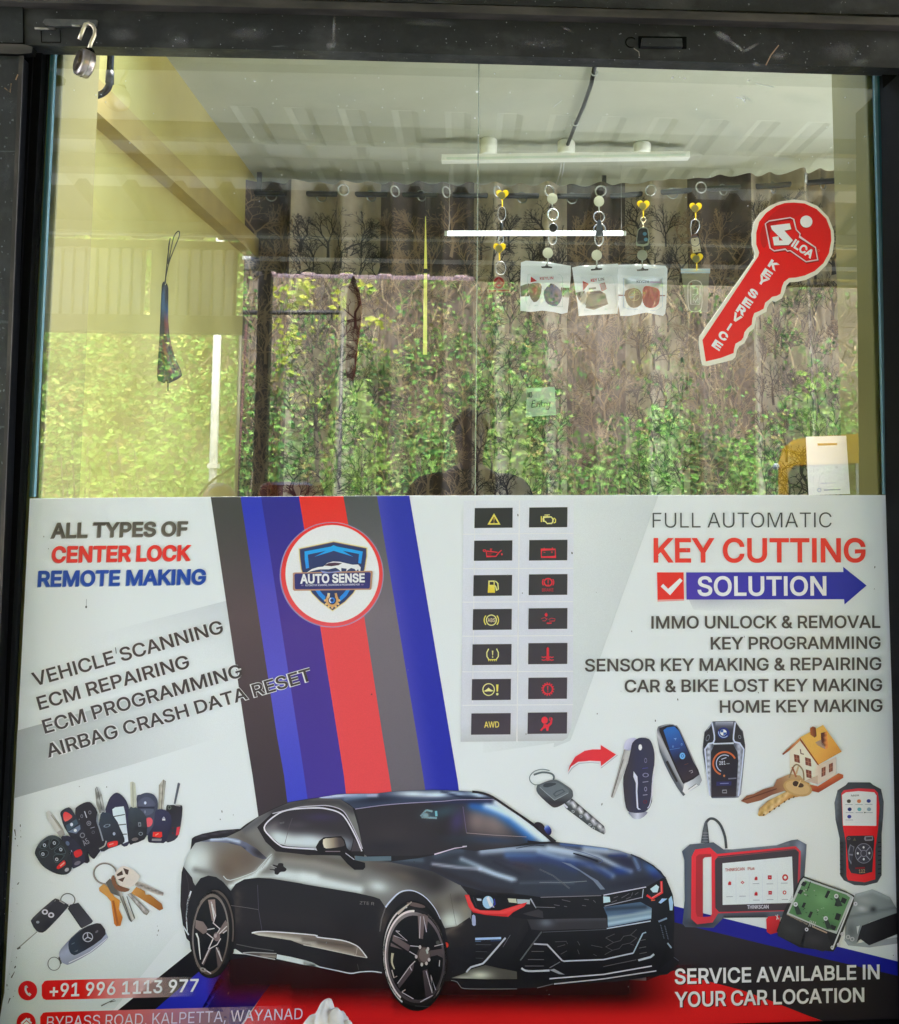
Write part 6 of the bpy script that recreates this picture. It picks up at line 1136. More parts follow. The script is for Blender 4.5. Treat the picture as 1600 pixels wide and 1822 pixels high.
# corner intake and chin
q.zt(*CF_).line([(1125, 518), (1420, 508)], 26, (176, 196, 216), 2).line([(1125, 545), (1190, 543)], 10, (120, 140, 160), 2).line([(1420, 535), (1300, 540)], 8, (90, 110, 140), 2)
q.line([(1470, 505), (1250, 760), (1190, 805), (1075, 840), (1025, 900)], 20, (196, 200, 200), 2, sm=2).line([(1525, 470), (1440, 610)], 5, (140, 140, 142), 2)
for y in (580, 660, 735): q.line([(1130, y), (1320-(y-560)*.6, y+4)], 6, (112, 112, 114), 2)
q.poly([(850, 965), (1000, 910), (1090, 860), (1240, 815), (1400, 850), (1600, 890), (1600, 975), (1300, 978)], air((112, 110, 102), [('b', zz(CF_, (1180, 930))[0], 24, 9, 0, (206, 210, 190), 1.0), ('b', zz(CF_, (1000, 955))[0], 20, 3, 0, (196, 200, 186), .8)]), 2, step=3)
q.line([(1590, 978), (1000, 980), (850, 968)], 5, (56, 54, 54), 3).line([(850, 990), (915, 1005), (950, 1050), (1000, 1082), (1250, 1088), (1600, 1086)], 7, (150, 150, 146), 3, sm=3).poly([(1090, 250), (1125, 255), (1130, 360), (1090, 355)], (176, 184, 200), 3, sm=2).ell((797, 588), 24, 32, (206, 92, 72), 3, n=14)
q.line([(840, 0), (880, 220), (910, 370)], 4, (110, 106, 98), 3)
q.build('front_bumper', car_o)
# headlights
q = Pr(*CF_, lay=13)
q.poly([(1010, 20), (1100, 20), (1480, 30), (1600, 50), (1600, 140), (1500, 165), (1120, 185)], (52, 50, 54)).poly([(1005, 15), (1055, 15), (1075, 80), (1120, 165), (1180, 190), (1400, 195), (1500, 165), (1640, 120), (1720, 100), (1680, 150), (1560, 210), (1500, 265), (1250, 245), (1100, 215), (1050, 150)], air((222, 84, 84), [('l', zz(CF_, (1040, 40), (1110, 180), (1250, 215), (1450, 215), (1650, 140)), 3, (240, 116, 110), .9), ('l', zz(CF_, (1060, 190), (1200, 240), (1480, 250)), 2, (190, 56, 60), .8)]), 1, step=3)
q.ell((1270, 100), 62, 72, (176, 204, 222), 1, n=18).poly([(1250, 50), (1280, 30), (1300, 90), (1345, 160), (1290, 150)], (228, 236, 240), 2).line([(1340, 60), (1350, 120), (1310, 160)], 12, (70, 84, 170), 2).poly([(1140, 55), (1195, 60), (1195, 85), (1150, 80)], (196, 204, 206), 2).poly([(1495, 55), (1590, 60), (1600, 110), (1510, 100)], (196, 198, 176), 2).line([(1100, 40), (1140, 150)], 9, (90, 90, 96), 2)
q.build('headlight', car_o, 'near headlight with a red light strip')
q = Pr(*CG, lay=13); q.poly([(1250, 120), (1370, 60), (1395, 120), (1370, 190), (1290, 190)], (60, 62, 70)).poly([(1285, 110), (1340, 70), (1365, 90), (1350, 140), (1310, 140)], (196, 216, 218), 1).line([(1385, 40), (1390, 140), (1300, 195), (1255, 165)], 21, (226, 84, 84), 1).line([(1385, 45), (1384, 138), (1305, 185)], 5, (250, 160, 150), 2).line([(1295, 212), (1330, 208)], 9, (226, 130, 90), 1)
q.line([(1225, 110), (1215, 190)], 8, (180, 190, 196), 1)
q.build('headlight', car_o, 'far headlight with a red light strip')
# wheels
GAM = 0.4
def wheel(z, c, ot, rim, rot, spokes, name_lab, tone):
    q = Pr(*z, lay=12)
    q.ell(c, ot[0], ot[1], (52, 50, 50), 0, rot, 44).ell((c[0]+rim[2], c[1]+rim[3]), rim[0]*1.09, rim[1]*1.075, (70, 66, 64), 1, rot, 44)
    q.ell((c[0]+rim[2], c[1]+rim[3]), rim[0], rim[1], ramp([(0, tone[0]), (.45, tone[1]), (1, tone[2])], 0, zz(z, (c[0]-rim[0], c[1]-rim[1]*.6))[0], zz(z, (c[0]+rim[0], c[1]+rim[1]*.8))[0]), 2, rot, 44, hole=.925)
    q.ell((c[0]+rim[2], c[1]+rim[3]), rim[0]*.925, rim[1]*.925, (50, 48, 50), 2, rot, 44)
    return q
q = wheel(CB, (438, 585), (252, 508), (208, 462, -24, 8), 3, None, '', ((146, 138, 128), (160, 156, 148), (118, 106, 94)))
q.ell((442, 580), 238, 494, (126, 118, 110), 1, 3, 44, hole=.93, a0=-100, a1=10).ell((425, 590), 222, 485, (160, 156, 148), 1, 3, 44, hole=.955, a0=110, a1=270)
for s in ([(385, 200), (465, 195), (480, 380), (455, 455), (430, 440)], [(245, 430), (330, 450), (378, 520), (370, 570), (330, 590), (240, 520)], [(585, 430), (610, 470), (600, 560), (510, 590), (500, 560)], [(380, 770), (430, 740), (380, 850), (335, 950), (310, 920)], [(470, 750), (505, 740), (550, 870), (545, 900), (505, 985), (495, 960)]):
    q.poly(s, ramp([(0, (168, 156, 146)), (1, (122, 112, 108))], 0, zz(CB, (300, 300))[0], zz(CB, (520, 900))[0]), 3, step=4)
for s in ([(420, 220), (470, 380), (445, 470)], [(440, 460), (520, 530), (480, 600)], [(375, 540), (460, 525)], [(370, 580), (445, 640), (390, 760)], [(530, 640), (490, 710), (400, 760), (320, 930)], [(480, 740), (540, 890)], [(510, 590), (600, 500)], [(340, 990), (420, 1040)], [(555, 580), (600, 545)]): q.line(s, 11, (206, 202, 196), 4)
for s in ([(250, 580), (275, 640), (290, 800), (300, 880)], [(430, 250), (455, 420)], [(500, 780), (545, 900)]): q.line(s, 20, (216, 218, 208), 4, w1=8)
q.ell((485, 620), 38, 52, (150, 136, 130), 4, 0, 18).ell((470, 610), 16, 24, (186, 178, 172), 5, 0, 10).ell((330, 995), 40, 22, (170, 168, 160), 4, 20, 12, hole=.5)
q.build('wheel', car_o, 'rear wheel with five spokes')
q = wheel(CF_, (432, 712), (372, 628), (338, 520, 12, 18), -4, None, '', ((160, 154, 148), (128, 120, 120), (96, 90, 90)))
q.ell((438, 722), 362, 590, (206, 204, 198), 1, -4, 44, hole=.965, a0=120, a1=262).ell((445, 730), 350, 560, (150, 142, 134), 1, -4, 44, hole=.97, a0=-60, a1=60).ell((440, 735), 345, 548, (220, 214, 206), 3, -4, 44, hole=.955, a0=125, a1=275)
for s in ([(470, 235), (555, 235), (530, 520), (485, 510)], [(190, 470), (385, 595), (365, 660), (180, 540)], [(165, 560), (300, 640), (160, 600)], [(610, 650), (770, 625), (775, 680), (615, 720)], [(375, 830), (430, 790), (415, 880), (260, 1080), (240, 1030)], [(525, 880), (580, 860), (640, 1130), (600, 1190), (560, 1180)], [(545, 235), (590, 260), (570, 440)], [(690, 700), (775, 680), (770, 740)]):
    q.poly(s, ramp([(0, (150, 138, 132)), (1, (98, 90, 92))], 0, zz(CF_, (200, 300))[0], zz(CF_, (640, 1100))[0]), 4, step=4)
for s in ([(220, 425), (350, 540), (200, 480)], [(220, 425), (265, 432)], [(385, 595), (490, 605)], [(375, 660), (460, 710)], [(440, 770), (380, 830), (240, 1025)], [(380, 830), (400, 875)], [(565, 880), (635, 1135), (620, 930), (675, 1100)], [(535, 260), (570, 440)], [(500, 260), (490, 510)], [(290, 1120), (330, 1095)], [(290, 1125), (420, 1200)], [(660, 600), (760, 575)], [(720, 760), (715, 830)], [(640, 1160), (500, 1235)]): q.line(s, 9, (196, 192, 190), 5)
q.line([(185, 680), (175, 780), (205, 860)], 30, (196, 194, 170), 5, sm=3, w1=12).line([(175, 870), (200, 960), (235, 940)], 12, (190, 184, 176), 5)
q.ell((540, 705), 78, 98, (112, 102, 98), 5, 0, 22).ell((545, 700), 62, 80, (136, 126, 120), 6, 0, 22).poly([(560, 640), (585, 630), (590, 680), (575, 690)], (190, 196, 186), 7)
for a in (100, 172, 244, 316, 28, 60): q.ell((530+78*math.cos(R(a)), 705+105*math.sin(R(a))), 15, 22, (196, 192, 186), 7, 0, 10)
q.ell((700, 560), 22, 24, (110, 110, 104), 4, 0, 12).line([(600, 1290), (440, 1280)], 10, (104, 100, 98), 2).line([(780, 880), (700, 1100)], 8, (120, 116, 112), 3)
q.line([(240, 230), (400, 95)], 26, (196, 186, 170), 3, soft=.8, w1=10).ell((450, 130), 110, 24, (130, 118, 112), 3, 12, 16)
q.build('wheel', car_o, 'front wheel with five spokes')
q = Pr(lay=14); q.zt(*CD).line([(935, 285), (990, 215), (1090, 120), (1190, 92), (1290, 110), (1400, 180), (1500, 300), (1560, 420)], 20, (206, 212, 216), 0, sm=4, w1=6).line([(870, 560), (890, 420), (935, 285)], 8, (120, 112, 104), 0, soft=.8); q.build('wheel_arch', car_o)
# ---------------------------------------------------------------- printed keys, fobs, testers and control units
GAM = 0.12
KA, KB, KC, KD = (50, 1370, 9.107), (180, 1370, 9.11), (10, 1520, 5.333), (930, 1300, 8.0)
KE, KF, KG, KH = (1080, 1270, 6.154), (1300, 1270, 7.273), (1200, 1440, 6.154), (1360, 1380, 5.358)
def done(q, name, label): return q.build(name, po, label)
def grad(z, a, b, *st): return ramp(list(st), 0, zz(z, a)[0], zz(z, b)[0])
# --- row of car remotes (back to front)
q = Pr(*KB, lay=4)
def blade(q, pts, l=0): q.poly(pts, (176, 178, 166), l)
q.poly([(1240, 215), (1260, 205), (1282, 225), (1205, 555), (1175, 550)], (118, 122, 130)).line([(1262, 225), (1195, 540)], 7, (86, 90, 98), 1); done(q, 'printed_key', 'thin grey flip blade at the right end of the row')
q = Pr(*KB, lay=5); q.poly([(1055, 600), (1110, 570), (1280, 570), (1320, 620), (1290, 900), (1240, 1090), (1130, 1165), (1040, 1150), (1050, 900)], grad(KB, (1060, 600), (1280, 1100), (0, (66, 64, 66)), (1, (78, 76, 84))), 0, sm=2, step=6).line([(1190, 572), (1285, 585)], 14, (176, 174, 170), 1).ell((1108, 608), 30, 36, (120, 128, 116), 1, n=14, hole=.6).poly([(1228, 930), (1280, 920), (1262, 1050), (1210, 1065)], (214, 84, 92), 1).ell((1165, 945), 14, 18, (110, 56, 64), 1, n=8).ell((1160, 1025), 14, 18, (110, 56, 64), 1, n=8); done(q, 'printed_fob', None)
q = Pr(*KB, lay=4); q.poly([(935, 250), (1005, 155), (1050, 180), (1005, 640), (930, 640)], grad(KB, (930, 400), (1050, 400), (0, (150, 146, 130)), (.5, (206, 206, 190)), (1, (150, 148, 136)))).line([(1010, 160), (975, 640)], 12, (120, 116, 104), 1); done(q, 'printed_key', None)
q = Pr(*KB, lay=4); q.poly([(575, 470), (640, 400), (740, 370), (850, 400), (915, 500), (915, 650), (870, 800), (840, 960), (760, 1060), (640, 1000)], (92, 96, 108), 0, sm=3).poly([(600, 590), (610, 500), (700, 445), (790, 450), (860, 520), (865, 585)], (104, 108, 122), 1, sm=2).poly([(640, 635), (850, 635), (820, 710), (730, 740), (670, 690)], (106, 112, 124), 1, sm=2).line([(600, 612), (865, 612)], 26, (66, 68, 84), 1).ell((715, 535), 20, 26, (200, 206, 214), 2, n=12).ell((712, 680), 10, 28, (150, 156, 166), 2, n=10).poly([(735, 790), (800, 775), (835, 820), (820, 890), (770, 925), (735, 905)], (226, 112, 116), 1, sm=3); done(q, 'printed_fob', 'round remote with a red button')
q = Pr(*KB, lay=6); q.poly([(870, 700), (920, 640), (1040, 650), (1130, 740), (1135, 900), (1050, 1160), (960, 1185), (800, 1180), (760, 1150), (762, 1040), (850, 900)], grad(KB, (900, 700), (900, 1180), (0, (78, 78, 100)), (1, (62, 60, 76))), 0, sm=2, step=6).poly([(840, 1005), (985, 1005), (990, 1080), (960, 1100), (835, 1085)], (214, 66, 56), 1).line([(880, 1060), (930, 1030)], 16, (244, 170, 140), 2).poly([(825, 1115), (985, 1115), (975, 1155), (820, 1150)], (150, 148, 146), 1).poly([(990, 790), (1040, 790), (1040, 820), (990, 820)], (214, 216, 222), 1).ell((1015, 780), 16, 20, (206, 210, 216), 1, n=10, hole=.5); done(q, 'printed_fob', 'remote with a red panic button')
q = Pr(*KB, lay=4); q.poly([(470, 200), (510, 190), (552, 215), (562, 330), (572, 620), (480, 625)], grad(KB, (470, 400), (575, 400), (0, (206, 208, 186)), (.45, (176, 178, 158)), (.6, (206, 210, 190)), (1, (196, 200, 180)))).line([(512, 215), (520, 600)], 10, (150, 154, 136), 1); done(q, 'printed_key', None)
q = Pr(*KB, lay=5); q.poly([(75, 690), (95, 560), (150, 440), (240, 370), (320, 400), (400, 490), (450, 620), (470, 800), (460, 1180), (330, 1220), (250, 900)], (76, 74, 92), 0, sm=3).poly([(180, 640), (230, 605), (365, 590), (390, 700), (440, 1160), (355, 1195), (330, 1010), (270, 850), (195, 740)], grad(KB, (250, 600), (400, 1180), (0, (206, 220, 218)), (1, (206, 214, 228))), 1, step=6)
for a, b in (((200, 757), (385, 722)), ((270, 895), (405, 880)), ((335, 1045), (418, 1040))): q.line([a, b], 15, (70, 76, 76), 2)
done(q, 'printed_fob', 'remote with four white buttons')
q = Pr(*KB, lay=6); q.poly([(450, 640), (520, 615), (600, 620), (730, 760), (735, 1070), (650, 1150), (530, 1190), (440, 1170)], grad(KB, (500, 640), (600, 1180), (0, (84, 92, 96)), (1, (58, 56, 58))), 0, sm=2, step=6)
q.poly([(600, 850), (645, 850), (650, 915), (605, 920)], (140, 146, 146), 1, holes=[[(614, 866), (634, 866), (638, 902), (616, 905)]]).ell((642, 1035), 36, 30, (140, 146, 146), 1, n=12, hole=.65).ell((548, 1125), 55, 28, (128, 120, 114), 1, -10, 14); done(q, 'printed_fob', None)
q = Pr(*KB, lay=7); q.poly([(-10, 720), (60, 690), (130, 700), (200, 760), (300, 930), (380, 1120), (340, 1200), (120, 1280), (0, 1325), (-60, 1100)], grad(KB, (0, 700), (250, 1250), (0, (80, 90, 98)), (1, (62, 60, 64))), 0, sm=2, step=6).ell((95, 905), 60, 26, (136, 146, 152), 1, -15, 14, hole=.6).ell((210, 1035), 22, 28, (170, 176, 184), 1, n=10).poly([(100, 1190), (150, 1165), (262, 1150), (270, 1200), (250, 1225), (120, 1260)], (216, 70, 62), 1, sm=2).line([(130, 1215), (200, 1190)], 20, (240, 150, 136), 2); done(q, 'printed_fob', None)
q = Pr(*KA, lay=4); q.poly([(1085, 310), (1110, 270), (1150, 295), (1195, 400), (1250, 680), (1160, 705), (1105, 560)], grad(KA, (1090, 500), (1230, 470), (0, (160, 160, 148)), (.45, (120, 122, 116)), (.6, (210, 214, 206)), (1, (120, 122, 114)))).line([(1125, 300), (1200, 660)], 10, (92, 96, 90), 1); done(q, 'printed_key', None)
q = Pr(*KA, lay=8); q.poly([(765, 650), (790, 600), (900, 535), (1000, 520), (1060, 580), (1125, 690), (1130, 900), (1250, 1180), (1200, 1270), (1100, 1410), (1050, 1440), (960, 1330), (830, 1050), (770, 800)], grad(KA, (850, 560), (1100, 1400), (0, (70, 66, 70)), (1, (58, 54, 58))), 0, sm=2, step=8).line([(915, 670), (950, 775)], 14, (206, 208, 206), 1)
q.line([(1130, 720), (1120, 830), (1160, 960), (1215, 1150)], 24, (150, 156, 158), 1, sm=3).line([(1150, 1280), (1240, 1230), (1265, 1150)], 22, (170, 170, 158), 1, sm=2)
q.ell((1000, 690), 26, 32, (140, 140, 140), 1, n=10, hole=.6).ell((870, 750), 22, 30, (140, 140, 140), 1, n=10, hole=.6).ell((985, 865), 38, 40, (150, 150, 150), 1, n=14, hole=.7).ell((985, 865), 14, 14, (150, 150, 150), 1, n=8).line([(1010, 945), (1080, 925)], 9, (170, 170, 170), 1).ell((1055, 1010), 26, 26, (110, 108, 110), 1, n=10, hole=.6); done(q, 'printed_fob', 'long dark remote with chrome edge')
q = Pr(*KA, lay=9); q.poly([(520, 700), (560, 650), (660, 605), (720, 660), (780, 760), (860, 880), (980, 1150), (975, 1380), (1000, 1480), (900, 1500), (760, 1200), (590, 940), (540, 780)], grad(KA, (600, 640), (900, 1450), (0, (74, 76, 84)), (1, (56, 52, 56))), 0, sm=2, step=8).poly([(575, 700), (620, 680), (715, 745), (690, 790), (600, 840), (570, 770)], grad(KA, (600, 690), (660, 830), (0, (216, 84, 84)), (1, (238, 120, 110))), 1, sm=2, step=5).poly([(610, 900), (780, 795), (815, 870), (640, 1000)], (88, 104, 112), 1).poly([(640, 1005), (840, 890), (850, 960), (780, 1030)], (124, 136, 150), 1).ell((705, 885), 24, 30, (206, 210, 214), 2, n=10).ell((765, 980), 26, 26, (214, 220, 226), 2, n=10)
q.ell((880, 1060), 42, 44, (142, 142, 142), 1, n=14, hole=.65).text('A5', (915, 1235), (1000, 1180), 90, (150, 150, 150), 1, 4); done(q, 'printed_fob', 'remote with a large red triangle button')
q = Pr(*KA, lay=4); q.poly([(290, 690), (330, 660), (370, 680), (560, 950), (600, 1050), (520, 1090), (430, 980), (310, 780)], grad(KA, (330, 800), (480, 720), (0, (190, 192, 180)), (.5, (206, 208, 198)), (.7, (150, 148, 136)), (1, (190, 190, 180)))).line([(370, 730), (540, 960)], 10, (150, 146, 132), 1).poly([(465, 1010), (560, 960), (600, 1050), (520, 1090)], (166, 164, 154), 1); done(q, 'printed_key', None)
q = Pr(*KA, lay=10); q.poly([(530, 1100), (600, 1070), (680, 1080), (840, 1230), (920, 1400), (900, 1510), (760, 1590), (710, 1570), (690, 1350)], (66, 64, 76), 0, sm=2).poly([(740, 1330), (850, 1285), (880, 1360), (840, 1400), (770, 1420)], (206, 60, 58), 1, sm=2).ell((800, 1510), 56, 30, (128, 124, 128), 1, -25, 14).ell((640, 1190), 30, 40, (110, 122, 140), 1, -30, 12).line([(700, 1300), (710, 1330)], 10, (180, 184, 190), 1); done(q, 'printed_fob', None)
q = Pr(*KA, lay=12); q.poly([(110, 1330), (170, 1200), (290, 1090), (400, 1060), (510, 1100), (620, 1210), (700, 1400), (710, 1590), (650, 1680), (540, 1700), (400, 1660), (240, 1560), (140, 1420)], air((66, 68, 68), [('l', zz(KA, (150, 1230), (300, 1090), (480, 1090)), 3, (98, 108, 106), .9), ('b', zz(KA, (450, 1600))[0], 14, 8, 20, (52, 50, 52), .9)]), 0, sm=3, step=4)
for pts in ([(190, 1260), (260, 1160), (340, 1120), (330, 1210), (280, 1265)], [(345, 1230), (380, 1140), (430, 1110), (500, 1160), (490, 1210), (380, 1290)], [(430, 1300), (530, 1230), (590, 1290), (600, 1360), (450, 1350)], [(180, 1330), (280, 1300), (330, 1330), (310, 1390), (230, 1420)], [(415, 1400), (470, 1370), (590, 1390), (480, 1500), (430, 1480)]): q.poly(pts, (52, 54, 54), 1, sm=2).line(pts, 8, (100, 112, 110), 2, sm=2, closed=True)
for (x, y) in ((265, 1220), (425, 1185), (530, 1290), (240, 1365), (465, 1450)): q.ell((x, y), 26, 30, (188, 194, 194), 2, -20, 10, hole=.5)
q.poly([(465, 1570), (570, 1470), (605, 1490), (600, 1540), (490, 1610)], (214, 60, 52), 2, sm=2).line([(520, 1560), (590, 1500)], 20, (240, 170, 150), 3).ell((628, 1618), 38, 28, (170, 168, 168), 2, -35, 14); done(q, 'printed_fob', 'oval remote with six buttons at the left end')
# --- ring of house keys
q = Pr(*KC, lay=4); q.ell((945, 185), 118, 105, (120, 116, 108), 0, 10, 40, hole=.86).ell((945, 183), 117, 104, (172, 166, 156), 1, 10, 40, hole=.93)
q.poly([(885, 320), (930, 280), (980, 320), (1030, 400), (1085, 440), (1075, 520), (1110, 600), (1090, 680), (1050, 685), (1030, 660), (1000, 450), (960, 400), (890, 350)], grad(KC, (920, 320), (1090, 620), (0, (196, 156, 92)), (.6, (206, 150, 70)), (1, (190, 128, 56))), 1, step=5).line([(1020, 440), (1065, 670)], 20, (170, 108, 48), 2)
q.poly([(950, 270), (990, 230), (1100, 340), (1110, 390), (1225, 610), (1195, 645), (1170, 620), (1080, 400), (1000, 370)], grad(KC, (1090, 430), (1160, 400), (0, (110, 108, 98)), (.5, (206, 206, 192)), (1, (120, 116, 104))), 2, step=5).line([(1110, 400), (1190, 640)], 8, (80, 78, 72), 3).line([(1150, 400), (1225, 610)], 7, (70, 68, 62), 3)
q.poly([(1155, 380), (1190, 370), (1365, 545), (1340, 580), (1310, 565)], grad(KC, (1230, 470), (1260, 440), (0, (120, 116, 104)), (.5, (214, 212, 200)), (1, (110, 108, 100))), 2, step=5)
q.poly([(1190, 370), (1240, 310), (1320, 350), (1330, 385), (1370, 385), (1480, 470), (1495, 520), (1460, 535), (1280, 420)], grad(KC, (1250, 330), (1450, 520), (0, (196, 152, 88)), (1, (160, 112, 56))), 2, step=5)
q.poly([(1000, 230), (1030, 200), (1060, 290), (1180, 330), (1130, 360), (1040, 330)], (140, 104, 76), 3, sm=2)
q.poly([(1215, 240), (1300, 275), (1500, 365), (1495, 395), (1440, 385), (1230, 300)], grad(KC, (1350, 300), (1335, 340), (0, (196, 190, 176)), (.5, (110, 104, 94)), (1, (206, 200, 186))), 3, step=5)
q.poly([(1040, 190), (1070, 140), (1120, 112), (1200, 140), (1250, 185), (1275, 215), (1215, 300), (1130, 315), (1060, 270)], (212, 206, 190), 4, sm=2).poly([(1115, 130), (1170, 150), (1160, 195), (1140, 190)], (96, 76, 62), 5).poly([(1055, 190), (1105, 155), (1115, 195), (1060, 210)], (96, 76, 62), 5).poly([(1065, 240), (1135, 215), (1110, 265)], (106, 84, 70), 5); done(q, 'printed_key_bunch', 'bunch of brass and nickel house keys on a ring')
# --- flip key with tag, and silver fob
q = Pr(*KC, lay=4); q.ell((590, 435), 72, 66, (116, 120, 116), 0, 0, 36, hole=.86).line([(110, 900), (190, 830), (300, 735)], 11, (150, 154, 146), 0, w1=8).line([(110, 900), (140, 885)], 16, (110, 110, 106), 1)
q.poly([(245, 650), (260, 600), (440, 440), (490, 425), (580, 470), (585, 510), (420, 690), (350, 745), (290, 725)], air((72, 70, 72), [('l', zz(KC, (260, 610), (440, 445)), 3, (104, 104, 104), .7), ('b', zz(KC, (400, 670))[0], 12, 8, -45, (54, 52, 54), .9)]), 1, sm=2, step=4).ell((373, 548), 30, 26, (206, 206, 204), 2, n=16, hole=.5).ell((432, 578), 30, 26, (206, 206, 204), 2, n=16, hole=.5).ell((305, 645), 16, 13, (160, 164, 164), 2, n=10).line([(510, 440), (560, 470)], 12, (170, 168, 160), 2); done(q, 'printed_fob', 'black flip key with two round buttons')
q = Pr(*KC, lay=5); q.poly([(592, 515), (610, 480), (690, 460), (830, 635), (815, 655), (730, 700), (715, 695)], grad(KC, (620, 480), (780, 680), (0, (70, 70, 72)), (1, (84, 82, 86))), 0, step=8).line([(592, 515), (715, 695), (730, 700)], 8, (52, 50, 52), 1); done(q, 'printed_tag', 'black rectangular key tag')
q = Pr(*KC, lay=4); q.ell((460, 1040), 62, 66, (112, 116, 112), 0, 0, 36, hole=.9).poly([(500, 980), (515, 970), (535, 1035), (520, 1045)], (96, 96, 92), 1)
q.poly([(510, 930), (560, 860), (700, 720), (860, 655), (920, 690), (965, 770), (960, 810), (820, 930), (620, 1040), (570, 1045), (520, 1010)], grad(KC, (600, 760), (720, 1000), (0, (120, 122, 130)), (.5, (172, 180, 192)), (1, (150, 156, 166))), 1, sm=2, step=6).poly([(595, 860), (620, 800), (740, 705), (870, 655), (920, 680), (950, 760), (840, 860), (680, 950), (640, 955), (610, 930)], grad(KC, (640, 800), (900, 700), (0, (64, 74, 84)), (.5, (60, 58, 60)), (1, (70, 64, 66))), 2, sm=2, step=6)
q.ell((780, 787), 50, 47, (186, 188, 190), 3, 0, 30, hole=.82).line([(780, 787), (775, 745)], 10, (186, 188, 190), 3).line([(780, 787), (822, 808)], 10, (186, 188, 190), 3).line([(780, 787), (742, 815)], 10, (186, 188, 190), 3).ell((865, 735), 18, 10, (124, 120, 120), 3, -40, 10).line([(625, 855), (655, 840)], 8, (110, 120, 126), 3).poly([(650, 925), (690, 905), (680, 925)], (120, 124, 126), 3).line([(600, 1030), (800, 930), (960, 800)], 12, (206, 210, 214), 2, sm=2, soft=.6); done(q, 'printed_fob', 'silver and black remote with a round star emblem')
# --- plain key, red arrow, flip remote
q = Pr(*KD, lay=4); q.bg = (210, 216, 216); q.line([(385, 570), (280, 552), (170, 580), (105, 650), (110, 720), (170, 770), (240, 770)], 13, (128, 140, 138), 0, sm=4).line([(160, 630), (280, 595), (400, 610), (445, 650), (440, 700)], 26, (112, 122, 122), 0, sm=4)
q.poly([(560, 1025), (700, 965), (1160, 1360), (1190, 1440), (1160, 1480), (1000, 1400), (620, 1110)], grad(KD, (840, 1270), (940, 1150), (0, (84, 88, 88)), (.42, (104, 108, 106)), (.55, (226, 228, 228)), (.68, (206, 206, 206)), (.74, (64, 66, 66)), (1, (96, 98, 98))), 1, step=6).line([(570, 1030), (640, 1100)], 26, (206, 208, 208), 2)
for (x, y) in ((720, 1150), (830, 1220), (960, 1340), (1010, 1390)): q.ell((x, y), 24, 18, (172, 178, 176), 2, 35, 10, hole=.55)
q.poly([(200, 800), (250, 760), (380, 710), (470, 700), (540, 730), (690, 830), (716, 890), (705, 960), (560, 1060), (470, 1095), (400, 1070), (220, 900)], grad(KD, (450, 720), (420, 1090), (0, (112, 118, 118)), (.6, (104, 108, 108)), (.75, (74, 74, 76)), (1, (92, 84, 84))), 3, sm=3, step=7)
q.poly([(240, 800), (300, 765), (440, 735), (520, 750), (640, 840), (650, 880), (480, 975), (420, 960)], (122, 130, 130), 4, sm=2).line([(245, 805), (430, 970), (480, 978), (655, 885)], 9, (160, 168, 166), 5, sm=2).poly([(290, 790), (330, 750), (460, 745), (470, 770), (350, 810)], (84, 88, 90), 5, sm=2).poly([(430, 905), (480, 860), (570, 830), (610, 870), (470, 945)], (100, 106, 108), 5, holes=[[(455, 905), (490, 875), (565, 848), (585, 868), (475, 928)]]); done(q, 'printed_key', 'black headed car key on a split ring')
AR = [(640, 620), (660, 500), (740, 360), (880, 270), (1000, 250), (1095, 248), (1100, 180), (1350, 342), (1110, 530), (1090, 460), (960, 450), (800, 462), (700, 530)]
q = Pr(*KD, lay=4); q.poly([(x+8, y+10) for x, y in AR], (176, 186, 184)).poly(AR, (238, 214, 210), 1).poly([(648, 590), (670, 505), (750, 372), (885, 288), (1000, 268), (1112, 268), (1114, 206), (1332, 342), (1118, 505), (1112, 436), (960, 430), (790, 445), (692, 510)], grad(KD, (650, 500), (1330, 340), (0, (190, 56, 62)), (.3, (214, 76, 84)), (1, (224, 74, 78))), 2, step=8); done(q, 'red_arrow', None)
q = Pr(*KE, lay=4); q.poly([(45, 905), (190, 390), (265, 400), (250, 470), (190, 640), (75, 920), (55, 925)], grad(KE, (110, 640), (200, 670), (0, (150, 148, 142)), (.4, (196, 196, 188)), (1, (186, 188, 182))), 0, step=8).line([(55, 910), (180, 500)], 8, (112, 108, 102), 1).poly([(190, 385), (205, 300), (255, 268), (330, 275), (270, 400)], grad(KE, (200, 300), (290, 390), (0, (206, 208, 216)), (1, (170, 172, 190))), 0, sm=2, step=5); done(q, 'printed_key', None)
q = Pr(*KE, lay=5); q.poly([(240, 1070), (430, 1070), (435, 1100), (370, 1150), (300, 1150), (265, 1120)], grad(KE, (250, 1100), (420, 1100), (0, (140, 144, 152)), (.5, (206, 210, 214)), (1, (150, 152, 162))), 0, sm=2, step=5).poly([(330, 275), (380, 262), (460, 275), (500, 340), (522, 440), (520, 560), (495, 720), (495, 960), (440, 1060), (370, 1085), (260, 1080), (210, 1030), (185, 850), (182, 690), (230, 540), (262, 400), (280, 320)], grad(KE, (200, 600), (500, 600), (0, (84, 78, 82)), (.5, (76, 76, 96)), (1, (84, 82, 96))), 1, sm=2, step=8)
